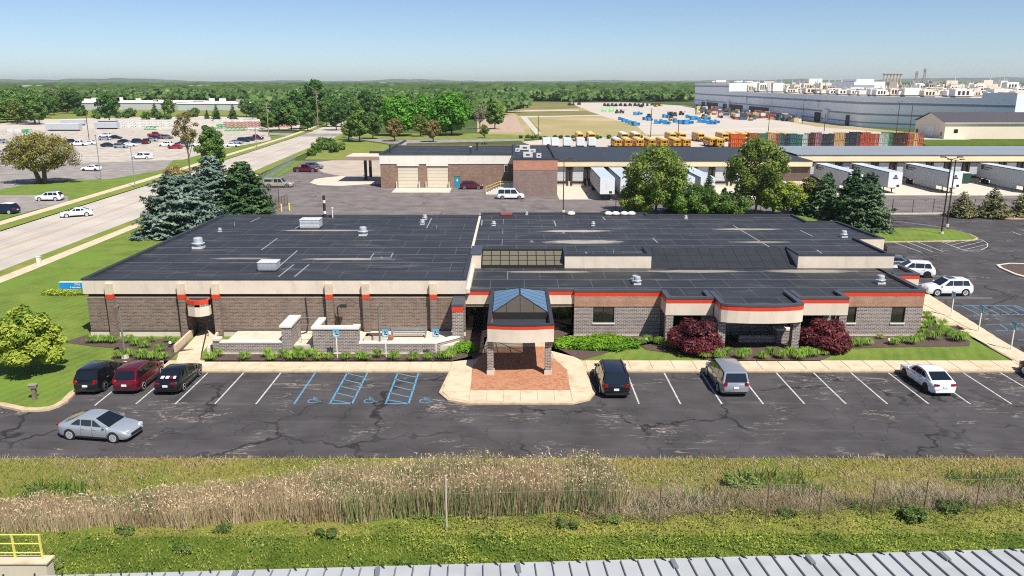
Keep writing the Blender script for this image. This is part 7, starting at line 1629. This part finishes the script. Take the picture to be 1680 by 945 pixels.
for i in range(26): a = i * 2.4; tk.tube((math.cos(a) * .8, math.sin(a) * .8, 4 + i % 4), (math.cos(a) * (3.5 + i % 4), math.sin(a) * 3.2, 6.5 + (i * 7 % 5)), .1, .03, 4)
t = make_tree(bl, 15000, .24, leafmat('leaf_olive', srgb(122, 118, 48), srgb(160, 150, 84), srgb(112, 112, 42), .25), tk, M_bark, name='old_tree', shell=.15, aspect=1.4)
V, Q = blob_cloud([(math.cos(i * 1.9) * 7.2, math.sin(i * 1.9) * 4, 4.6 + (i % 5) * .9, 1.5, 1.2, 1.1) for i in range(12)] + [(-7.5, 0, 5.4, 1.6, 1.2, .9), (7.6, 0, 6, 1.6, 1.2, .9)], 3200, .2, shell=.1); link('pale_outer_twigs', npmesh('pale_outer_twigs', V, Q, L_grey), t)
put(t, 70, 301, 'large old spreading tree with olive and greyish foliage beyond the road at the left', s=1.0)
# trees behind the right part of the office
RB = 'trees behind the right part of the office'
put(loose(6.0, 8.8, 2.2, L_loc, 13000, .25, 21, name='locust_tree', nb=30, br=.27, shell=.15), 1077, 352, 'feathery light green locust tree in front of the white trailers', group=RB)
put(loose(4.9, 9.6, 2.6, L_loc, 13000, .24, 22, name='locust_tree', nb=26, br=.32, shell=.15), 1238, 353, 'largest feathery locust tree, reaching up over the dock roof', group=RB)
put(conifer(6.6, 2.7, L_grn, 7000, 22, .2, seed=5), 1160, 350, 'young dark spruce right of the first locust tree', group=RB)
put(conifer(6.8, 2.4, L_grn, 6000, 22, .2, seed=6), 1112, 347, 'young spruce hidden in the first locust tree', group=RB)
put(conifer(4.5, 2.4, L_grn2, 5000, 18, .2, seed=16), 1186, 352, 'short spruce filling the gap left of the largest locust tree', group=RB)
put(loose(3.4, 3.6, .6, L_mid, 5500, .2, 23, name='shrub_tree', nb=14), 1118, 354, 'round green bush tree at the foot of the first locust tree', group=RB)
put(loose(3.4, 3.2, .5, L_mid, 5000, .2, 24, name='shrub_tree', nb=14), 1200, 355, 'round green bush tree left of the largest locust tree', group=RB)
put(loose(2.6, 4.4, 1.2, L_yel, 3500, .2, 25, name='shrub_tree', nb=12, shell=.2), 1292, 354, 'pale yellow-green shrub tree right of the largest locust tree', group=RB)
put(loose(2.2, 4.8, 1.4, L_brn, 2600, .2, 26, name='shrub_tree', nb=10, shell=.2), 1322, 352, 'bronze green shrub tree before the right dock', group=RB)
put(loose(3.6, 5.0, .8, L_loc, 6500, .22, 61, name='shrub_tree', nb=18, shell=.15), 1045, 353, 'low feathery tree at the left foot of the first locust tree', group=RB)
put(loose(3.2, 4.6, .6, L_mid, 5500, .2, 62, name='shrub_tree', nb=16, shell=.2), 1145, 355, 'round green shrub tree between the first locust tree and the young spruce', group=RB)
put(loose(3.4, 5.0, .8, L_loc, 6000, .22, 63, name='shrub_tree', nb=18, shell=.15), 1268, 353, 'feathery shrub tree at the right foot of the largest locust tree', group=RB)
put(conifer(6.2, 2.8, L_grn, 8000, 20, .24, .14, .6, seed=64), 1325, 352, 'dark spruce filling the gap behind the bronze shrub tree', group=RB)
put(conifer(7.2, 3.1, L_grn2, 10000, 22, .24, .14, .65, seed=7), 1352, 356, 'grey-green spruce with a pointed tip left of the two big spruces', group=RB)
put(conifer(8.4, 3.7, L_grn, 15000, 24, .25, .14, .6, seed=8), 1396, 366, 'big dark spruce, left of the overlapping pair at the right end', group=RB)
put(conifer(8.6, 3.9, L_grn2, 16000, 24, .25, .14, .6, seed=9), 1418, 378, 'big dark spruce, right of the overlapping pair next to the grass island', group=RB)
for px, py, s, lab in ((1578, 356, 1.0, 'ragged olive pine shrub left of three by the back fence'), (1627, 357, 1.15, 'ragged olive pine shrub middle and tallest of three by the back fence'), (1678, 356, 1.05, 'ragged olive pine shrub cut off by the right edge by the back fence')):
    t = conifer(4.2, 2.3, leafmat('needle_olive', srgb(118, 116, 70), srgb(152, 146, 98), srgb(92, 100, 58), .1), 3200, 12, .2, .0, .7, name='pine_shrub', seed=int(px)); put(t, px, py, lab, 'bush', 'olive pine shrubs by the back fence', s)
# mid-distance trees: prototypes, then one object per tree
def rt_(seed, lm, R_=5.0, Hc=9.5, z0=2.5, n=3800, size=.55, nb=18, tm=None, shell=.45): return loose(R_, Hc, z0, lm, n, size, seed, .3, 'tree', nb, .34, tm, .72, shell, 6)
PT = dict(bright=rt_(31, L_mapg, 6.5, 11, 1.8, 7000, .5, 26), mid=rt_(32, L_mid), dark=rt_(33, L_dk), tall=rt_(34, L_dk, 4.6, 12, 3), loose=rt_(35, L_loc, 4.2, 7, 2, 2200, .45, 14, None, .2), bronze=rt_(36, L_brn, 3.6, 6.5, 1.8, 2400, .4, 14, None, .3), grey=rt_(37, L_grey, 4, 8, 3, 1200, .35, 12, None, .1), cone=conifer(9, 3.2, L_dk, 3000, 16, .45, seed=40, name='tree'), bush=rt_(38, L_mid, 2.6, 3.0, .2, 1300, .4, 10))
collect_kids(); ut = set()
def tree(kind, px, py, s, label, group=None, sz=None):
    t = PT[kind]
    if kind in ut: t = copy_tree(t)
    ut.add(kind); put(t, px, py, label, 'bush' if kind == 'bush' else 'tree', group, s, random.uniform(0, 6), 0, sz); return t
BM = 'large bright maples behind the garage'
tree('bright', 655, 223, 1.3, 'left of the two great bright green maples behind the garage', BM, 1.2); tree('bright', 740, 222, 1.45, 'right and largest of the two great bright green maples behind the garage', BM, 1.28); tree('bright', 697, 212, 1.05, 'bright green maple filling the gap between the two great maples', BM, 1.12)
tree('tall', 517, 205, 1.7, 'tallest dark tree standing above the woods by the road', None, 1.5); tree('mid', 590, 233, .95, 'green roadside tree left of the bronze trees behind the garage'); tree('mid', 612, 228, .8, 'round green tree just left of the first bronze tree')
tree('loose', 572, 230, .75, 'thin yellowish tree nearest the road bend'); tree('bronze', 648, 232, 1.0, 'bronze green tree, left of two behind the garage roof'); tree('bronze', 711, 233, .95, 'bronze green tree, right of two behind the garage roof'); tree('loose', 690, 224, .9, 'loose green tree between the bronze trees')
tree('loose', 795, 226, .55, 'small green tree right of the great maples'); tree('grey', 787, 212, 1.0, 'bare grey tree right of the great maples'); tree('mid', 812, 212, 1.0, 'light green tree beyond the bare grey tree'); tree('bush', 795, 241, .5, 'small bush showing over the garage roof edge')
for px, py, s in ((440, 216, .8), (458, 214, .9), (478, 214, 1.0), (497, 212, 1.1), (505, 216, .9), (536, 208, 1.1), (552, 214, 1.0), (560, 208, 1.1), (545, 198, 1.2), (470, 204, 1.1), (452, 205, 1.0), (488, 200, 1.2), (432, 203, .9), (580, 205, 1.1), (600, 200, 1.2), (625, 198, 1.2), (572, 196, 1.2)):
    tree(random.choice(('mid', 'dark', 'tall', 'mid')), px, py, s * .95, 'dense green roadside tree in the belt around the tall dark tree', 'roadside trees round the tall dark tree')
for px, py, k, s in ((520, 250, 'bush', .9), (531, 246, 'bush', 1.0), (541, 243, 'bush', 1.0), (548, 250, 'bush', .8), (560, 246, 'bush', .7), (512, 256, 'bush', .7), (528, 240, 'bush', .9)): tree(k, px, py, s, 'grey-green bush on the corner plot beside the yard entrance', 'bushes on the corner plot')
for px, py, k, s, lab in ((108, 184, 'mid', 1.1, 'green tree directly left of the long white hall'), (180, 201, 'dark', 1.25, 'dark round tree in front of the long white hall, behind the pale trailer'), (255, 193, 'cone', 1.0, 'dark tree before the middle of the long white hall'), (278, 192, 'mid', .9, 'green tree right of the middle of the long white hall'), (356, 198, 'cone', 1.0, 'dark green tree before the right part of the white hall, left one'), (383, 197, 'cone', 1.0, 'dark green tree before the right part of the white hall, right one'), (214, 192, 'bush', 1.6, 'dark bush on the meadow before the white hall'), (240, 196, 'bush', 1.3, 'round bush left of the white truss stack'), (262, 196, 'bush', 1.2, 'bush behind the white truss stack'), (135, 190, 'bush', 1.5, 'bush at the left end of the white hall'), (340, 195, 'cone', .6, 'small dark conifer on the meadow behind the pines'), (415, 196, 'dark', .8, 'dark tree behind the pink truss stacks'), (404, 192, 'mid', .9, 'tree at the right end of the white hall'), (88, 178, 'grey', 1.6, 'bare grey tree standing over the woods at the left')):
    tree(k, px, py, s, lab)
for i in range(96):
    px = random.uniform(-60, 125); py = random.uniform(170, 206) if px < 80 else random.uniform(168, 190)
    tree(random.choice(('mid', 'dark', 'mid', 'mid', 'loose')), px, py, random.uniform(.9, 1.35), 'green tree of the dense grove at the far left edge', 'dense grove at the left edge')
for i in range(16): tree('bush', random.uniform(120, 330), random.uniform(186, 196), random.uniform(.6, 1.3), 'low bush scattered on the meadow before the white hall', 'bushes on the far meadow')
for i in range(26): tree('bush', 855 + i * 8.3 + random.uniform(-3, 3), 227.5 + random.uniform(-1, 1), random.uniform(.25, .5), 'small weedy bush on the line between dry field and bus yard', 'weedy bushes behind the buses')
tree('bush', 1490, 190.5, .8, 'small green tree peeping over the shed roof') 

relabel('roadside trees round the tall dark tree', '%s tree from the left in the roadside belt round the tall dark tree')
relabel('dense grove at the left edge', '%s tree from the left in the dense grove at the far left edge')
relabel('bushes on the far meadow', '%s low bush from the left on the meadow before the white hall')
relabel('weedy bushes behind the buses', '%s weedy bush from the left on the line behind the school buses')
relabel('bushes on the corner plot', '%s grey-green bush from the left on the corner plot beside the yard entrance')
# ---- distant woods: one mass of crowns
def forest():
    rg = np.random.default_rng(5); Vn, Qn, base_v = [], [], []
    bm = bpy.data.meshes.new('tmp'); import bmesh
    b = bmesh.new(); bmesh.ops.create_icosphere(b, subdivisions=2, radius=1); iv = np.array([v.co[:] for v in b.verts]); if_ = np.array([[v.index for v in f.verts] for f in b.faces]); b.free()
    b = bmesh.new(); bmesh.ops.create_icosphere(b, subdivisions=1, radius=1); jv = np.array([v.co[:] for v in b.verts]); jf = np.array([[v.index for v in f.verts] for f in b.faces]); b.free(); bpy.data.meshes.remove(bm)
    V = []; Fs = []; off = 0; y = 300.0; leafP = []; leafS = []
    while y < 9500:
        s = 7.5 + y / 75; x = -y * .72 - 60
        while x < y * .72 + 60:
            X = x + rg.uniform(-.45, .45) * s; Yy = y + rg.uniform(-.5, .5) * s; px, py = project(X, Yy, 0); x += s
            lim = np.interp(px, [-200, 60, 112, 120, 425, 440, 560, 575, 640, 800, 815, 848, 850, 1000, 1136, 1138, 1400, 1700], [188, 184, 182, 168.5, 168, 192, 192, 196, 196, 196, 190, 186, 166.3, 166.5, 167, 147, 146, 147])
            if py > lim: continue
            if Yy > 1500 and rg.random() < .06 + .1 * (math.sin(X * .004 + Yy * .002) > .8): continue
            r_ = s * rg.uniform(.5, .8); h_ = rg.uniform(5, 12.5) * (1 + min(1, y / 6000)) * (.8 if py > 160 else 1)
            if Yy < 1100:
                k = 46; u = rg.normal(size=(k, 3)); u /= np.linalg.norm(u, axis=1, keepdims=True); u[:, 2] = np.abs(u[:, 2]) * 1.1 - .15
                p = np.array([X, Yy, h_ * .55]) + u * np.array([r_, r_, h_ * .5]) * rg.uniform(.75, 1.15, (k, 1)); leafP.append(p); leafS.append(np.full((k, 1), r_ * .42))
                sv, sf, q = jv, jf, .78
            else: sv, sf, q = (iv, if_, 1.0) if Yy < 3000 else (jv, jf, 1.05)
            vv = sv * (1 + .28 * rg.normal(size=(len(sv), 1)).clip(-1.6, 1.6)) * np.array([r_ * q, r_ * q, h_ * .5 * q]) + np.array([X, Yy, h_ * .55]); V.append(vv); Fs.append(sf + off); off += len(sv)
        y += s * .9
    V = np.concatenate(V); Fs = np.concatenate(Fs); P_ = np.concatenate(leafP); S_ = np.concatenate(leafS)
    n = NB('woodland'); g = n.n('ShaderNodeNewGeometry'); k = n.mix(g.outputs['Random Per Island'], srgb(56, 82, 42), srgb(96, 122, 62)); k = n.mix(n.ramp(n.noise(n.pos(), .012, 4), .4, .65), k, srgb(74, 98, 46)); k = n.mix(n.math('MULTIPLY', n.ramp(n.noise(n.pos(), .5, 4, .7), .4, .7), .5), k, srgb(34, 56, 26)); n.col(k); n.rough(.9); n.b.inputs['Specular IOR Level'].default_value = .1; n.bump(n.noise(n.pos(), .6, 3, .7), 1.0, 1.5)
    tag(link('distant_woods', npmesh('distant_woods', V, Fs, n.m)), 'dense green woods stretching to the horizon', 'woods', kind='stuff')
    nn = np.tile([0, -.4, .8], (len(P_), 1)); m_ = len(P_); a = unit(m_); nn = nn + .9 * unit(m_); nn /= np.linalg.norm(nn, axis=1, keepdims=True); a = np.cross(nn, a); a /= np.linalg.norm(a, axis=1, keepdims=True); bb = np.cross(nn, a); a *= S_ * .6; bb *= S_ * .5
    VV = np.stack([P_ - a, P_ - bb, P_ + a, P_ + bb], 1).reshape(-1, 3)
    tag(link('woodland_edge_foliage', npmesh('woodland_edge_foliage', VV, np.arange(m_ * 4).reshape(-1, 4), leafmat('woodland_leaf', srgb(64, 92, 42), srgb(112, 138, 68), srgb(74, 104, 46), .25, .02))), 'leafy surface of the nearer woods', 'woods', kind='stuff')
    print('forest', len(Fs), m_)
forest()
rg = random.Random(21)
for i in range(30):
    px = rg.uniform(20, 1120); py = rg.choice((139, 141, 143, 146, 149, 153)) + rg.uniform(-1, 1); w_ = rg.uniform(6, 22) * (1 if py < 145 else 1.3)
    if 480 < px < 560: continue
    X_, Y_ = G(px, py); hh = rg.uniform(9, 14) if Y_ < 3000 else rg.uniform(14, 22); t = thing('distant_building', '', 'building', (X_, Y_, 0), 0, 'pale roofs scattered in the distant woods'); ww = w_ * Y_ / 1300
    MB().box(-ww / 2, ww / 2, 0, 40, 0, hh).build('wall', rg.choice((M_fwh, M_fgr, M_beige)), t, world=False); MB().box(-ww / 2 - 1, ww / 2 + 1, -1, 41, hh, hh + 1.5).build('roof', rg.choice((M_fwh, M_fgr, M_pku)), t, world=False)
relabel('pale roofs scattered in the distant woods', '%s pale roofed building from the left in the distant woods')

# ------------------------------------------------------------------ meadow, reeds, weeds in the foreground (uncountable: one object each)
def blades(n, region, hfun, wid, m, name, label, lean=.25, tip=True, z0=0.0, dens=None, faces_cam=False):
    P_ = region(n); n = len(P_); h = hfun(P_)[:, None]; a = RN.uniform(0, 2 * math.pi, n); d = np.stack([np.cos(a), np.sin(a) * .5, np.zeros(n)], 1) * wid * .5 * (.7 + .6 * RN.random((n, 1))); l = RN.normal(size=(n, 3)) * lean; l[:, 2] = 1; l /= np.linalg.norm(l, axis=1, keepdims=True)
    p = np.concatenate([P_, np.full((n, 1), z0)], 1); V = np.stack([p - d, p + d, p + l * h + d * (.25 if tip else 1), p + l * h - d * (.25 if tip else 1)], 1).reshape(-1, 3)
    o = link(name, npmesh(name, V, np.arange(n * 4).reshape(-1, 4), m)); tag(o, label, 'plants', kind='stuff'); return o
def sm(x, y, f=.35, s=0): return (np.sin(x * f + s) * np.cos(y * f * 1.7 + s * 2) + np.sin(x * f * 2.3 + y * f * 3 + s) * .5) / 1.5
def region(x0, x1, y0, y1, keep):
    def f(n):
        P_ = np.stack([RN.uniform(x0, x1, n), RN.uniform(y0, y1, n)], 1); px, py = project_np(P_); k = keep(P_[:, 0], P_[:, 1], px, py); return P_[k & (px > -160) & (px < 1840)]
    return f
def project_np(P_):
    zz = -H; zc = P_[:, 1] * CP - zz * SP; yc = P_[:, 1] * SP + zz * CP; return 840 + F * P_[:, 0] / zc, 472.5 - F * yc / zc
M_reed = leafmat('reed_tan', srgb(194, 174, 132), srgb(224, 206, 168), srgb(190, 168, 138), .35, .3); M_reedp = leafmat('reed_plume', srgb(200, 172, 136), srgb(222, 200, 168), None, .3)
M_reedg = leafmat('reed_green', srgb(86, 116, 62), srgb(124, 146, 88), srgb(96, 124, 72), .25, .4); M_rpink = leafmat('reed_pinkish', srgb(184, 164, 140), srgb(218, 200, 176), srgb(170, 152, 118), .35, .3)
M_weed = leafmat('weed_leaf', srgb(112, 130, 44), srgb(168, 170, 78), srgb(94, 112, 44), .3, .5); M_weed2 = leafmat('weed_dark', srgb(58, 96, 34), srgb(92, 130, 48), None, .3); M_shortg = leafmat('short_grass', srgb(124, 128, 58), srgb(188, 166, 112), srgb(136, 140, 62), .3, .45)
jag = lambda x, s: np.sin(x * .9 + s) * 3 + np.sin(x * 2.3 + s * 2) * 2
# tall standing reeds, bases between image rows 800 and 862 in the middle, thinning to the left
def reed_keep(x, y, px, py):
    top = np.interp(px, [-60, 150, 330, 450, 560, 700, 1000, 1040], [838, 830, 818, 806, 798, 792, 792, 820]); bot = np.interp(px, [-60, 100, 300, 450, 640, 740, 940, 1010, 1060], [872, 872, 866, 858, 856, 850, 845, 842, 836]) ; return (py > top + jag(x, 1)) & (py < bot + jag(x, 3)) & (px < 1030 + 10 * np.sin(y * 3))
def reed_h(P_): px, py = project_np(P_); b = np.interp(px, [-60, 150, 400, 560, 700, 990, 1040], [1.0, 1.15, 1.4, 1.85, 2.25, 2.2, 1.2]); return b * .77 * (.72 + .36 * RN.random(len(P_))) * (1 + .1 * sm(P_[:, 0], P_[:, 1], 1.2))
blades(38000, region(-26, 8, 32, 38.5, reed_keep), reed_h, .045, M_reed, 'reeds', 'tall dry tan reeds across the middle of the foreground', .10)
blades(14000, region(-26, 8, 32, 38.5, reed_keep), lambda P_: reed_h(P_) * .92, .05, M_rpink, 'pinkish_reeds', 'pinkish dry reeds mixed through the reed belt', .22)
blades(24000, region(-26, 8, 32, 38.5, lambda x, y, px, py: reed_keep(x, y, px, py) & ((sm(x, y, .5, 2) > .3) | ((py > 838) & (px > 560)) | ((px > 640) & (px < 790) & (py < 815)) | ((px > 930) & (px < 1010)))), lambda P_: reed_h(P_) * .95, .06, M_reedg, 'green_reeds', 'green reeds growing among the dry ones', .14)
# plumes
f_ = region(-26, 6, 33, 38.5, reed_keep); P_ = f_(9000); hh = reed_h(P_) * 1.04; pp = np.concatenate([P_, hh[:, None]], 1); V, Q = leaves(pp, np.tile([0., -1, .2], (len(pp), 1)), .035, .6, 3.6); tag(link('reed_plumes', npmesh('reed_plumes', V, Q, M_reedp)), 'feathery plumes on top of the tall reeds', 'plants', kind='stuff')
# flattened dry reeds at the right behind the fence
flat_keep = lambda x, y, px, py: (px > 950) & (py > np.interp(px, [950, 1200, 1680], [812, 812, 803]) + jag(x, 5)) & (py < np.interp(px, [950, 1200, 1680], [856, 846, 832]) + jag(x, 2)) & (sm(x, y, .45, 6) > -.6)
blades(30000, region(3, 31, 33.5, 38, flat_keep), lambda P_: .75 * (.5 + .6 * RN.random(len(P_))), .035, M_rpink, 'flattened_reeds', 'flattened pale reeds behind the right part of the fence', 1.6)
# green scrub and short grass
M_dry = leafmat('dry_thatch', srgb(176, 152, 124), srgb(216, 192, 164), srgb(190, 160, 138), .3, .4)
blades(26000, region(-34, 33, 35, 41.15, lambda x, y, px, py: (py < 822) & ((px < 600) | (px > 960)) & ((sm(x, y, .4, 7) + .5 * sm(x, y, 1.5, 2) + np.where(px > 960, .75, -.1) > .25) | (py < 762 + 4 * np.sin(x * 3)))), lambda P_: .2 * (.5 + .8 * RN.random(len(P_))), .05, M_dry, 'dry_thatch', 'dry tan thatch in patches along the car park edge', 1.0)
blades(26000, region(-34, 33, 34.5, 41.0, lambda x, y, px, py: (py < 835) & ((px < 640) | (px > 930)) & (py > 752)), lambda P_: .22 * (.5 + .8 * RN.random(len(P_))), .05, M_shortg, 'meadow_grass', 'short yellowish grass between the car park edge and the reeds', .6)
blades(16000, region(-34, 33, 33.5, 40, lambda x, y, px, py: (((px < 560) & (py > 796) & (py < 838)) | ((px > 1040) & (py > 778) & (py < 842))) & (sm(x, y, .5, 4) + .35 * sm(x, y, 2.2, 1) > .12)), lambda P_: .55 * (.5 + .8 * RN.random(len(P_))), .07, M_weed2, 'green_scrub', 'green scrubby growth along the meadow', .5)
def weed_patch(n, keep, size, hmax, m, name, label):
    f = region(-32, 32, 23, 37, keep); P_ = f(n); z = hmax * RN.random(len(P_)) ** .8 * (.55 + .45 * sm(P_[:, 0], P_[:, 1], 1.6, 3)).clip(.15, 1); p = np.concatenate([P_, z[:, None] + .02], 1); V, Q = leaves(p, np.tile([0., -.2, 1], (len(p), 1)), size, .7, 1.5); tag(link(name, npmesh(name, V, Q, m)), label, 'plants', kind='stuff')
wk = lambda x, y, px, py: (py > np.interp(px, [-60, 100, 300, 450, 640, 740, 940, 1100, 1680], [872, 874, 868, 862, 858, 850, 846, 842, 826]) + jag(x, 8))
weed_patch(130000, lambda x, y, px, py: wk(x, y, px, py) & ((px > 640 + 60 * sm(x, y, 1.1, 2)) | (RN.random(len(px)) < .22)) & (sm(x, y, .9, 12) > -.75), .058, .40, M_weed, 'weed_cover', 'yellow-green leafy weeds before the near warehouse roof')
weed_patch(24000, lambda x, y, px, py: wk(x, y, px, py) & (sm(x, y, .7, 9) > .3), .075, .55, M_weed2, 'dark_weeds', 'darker leafy weeds in patches before the near warehouse roof')
blades(42000, region(-34, 33, 26, 36, lambda x, y, px, py: wk(x, y, px, py) & ((px < 760) | (RN.random(len(px)) < .35))), lambda P_: .22 * (.5 + .8 * RN.random(len(P_))), .04, leafmat('lawn_blade', srgb(126, 138, 60), srgb(176, 172, 96), srgb(110, 128, 52), .3, .5), 'rough_grass', 'rough green grass at the lower left', .6)
# individual dark bushes in the meadow
def near_bush(seed, lm, n=2600):
    t = thing('bush', '', 'bush'); rg = np.random.default_rng(seed); bl = [(rg.uniform(-.7, .7), rg.uniform(-.4, .4), rg.uniform(.08, .5) , rg.uniform(.12, .34), rg.uniform(.12, .34), rg.uniform(.1, .26)) for _ in range(14)]
    V, Q = blob_cloud(bl, n, .07, shell=.2, aspect=2.0, jit=.8); link('foliage', npmesh('foliage', V, Q, lm), t); m = MB()
    for k in range(5): a = k * 1.3; m.tube((0, 0, 0), (math.cos(a) * .3, math.sin(a) * .3, .45), .015, .006, 4)
    m.build('stems', M_bark, t, world=False); return t
L_nb = leafmat('near_bush_leaf', srgb(72, 92, 48), srgb(116, 134, 66), srgb(84, 106, 50), .2); L_nb2 = leafmat('near_bush_pale', srgb(112, 134, 66), srgb(150, 164, 92), srgb(96, 124, 60), .3)
for px, py, s, lab in ((58, 818, .42, 'small round dark bush in the meadow at the left'), (205, 874, .28, 'small leafy sapling in front of the reeds at the left'), (365, 872, .26, 'small leafy sapling in front of the reeds under the dry belt'), (1510, 852, .5, 'dark leafy bush tangled in the fence at the right'), (1560, 838, .4, 'dark leafy bush behind the fence at the right'), (1292, 848, .3, 'small dark bush at the fence right of the middle'), (1000, 858, .32, 'leafy green bush in front of the fence near the tall reeds'), (930, 866, .3, 'dark green nettle clump in front of the reeds'), (1215, 800, .5, 'bright green grass tussock behind the fence'), (60, 935, .55, 'yellow-green bush against the retaining wall'), (85, 928, .35, 'grey-green weed clump beside the retaining wall'), (300, 905, .3, 'grey-green thistle clump in the rough grass'), (535, 880, .3, 'dark weed clump below the reeds')):
    put(near_bush(int(px * 7 + py), L_nb2 if 'grey' in lab or 'yellow' in lab or 'bright' in lab or 'leafy green' in lab else L_nb), px, py, lab, 'bush', 'single bushes of the foreground meadow', s * 2.1)

# ------------------------------------------------------------------ the air: one closed box of thin haze
hz = MB().box(-7000, 7000, -120, 12500, -2, 92); n = bpy.data.materials.new('air_haze'); n.use_nodes = True; nt = n.node_tree; nt.nodes.clear(); o_ = nt.nodes.new('ShaderNodeOutputMaterial'); pv_ = nt.nodes.new('ShaderNodeVolumePrincipled')
pv_.inputs['Color'].default_value = (.95, .98, 1, 1); pv_.inputs['Density'].default_value = .00007; pv_.inputs['Anisotropy'].default_value = .2; nt.links.new(pv_.outputs[0], o_.inputs['Volume'])
hz.build('haze', n, kind='stuff')
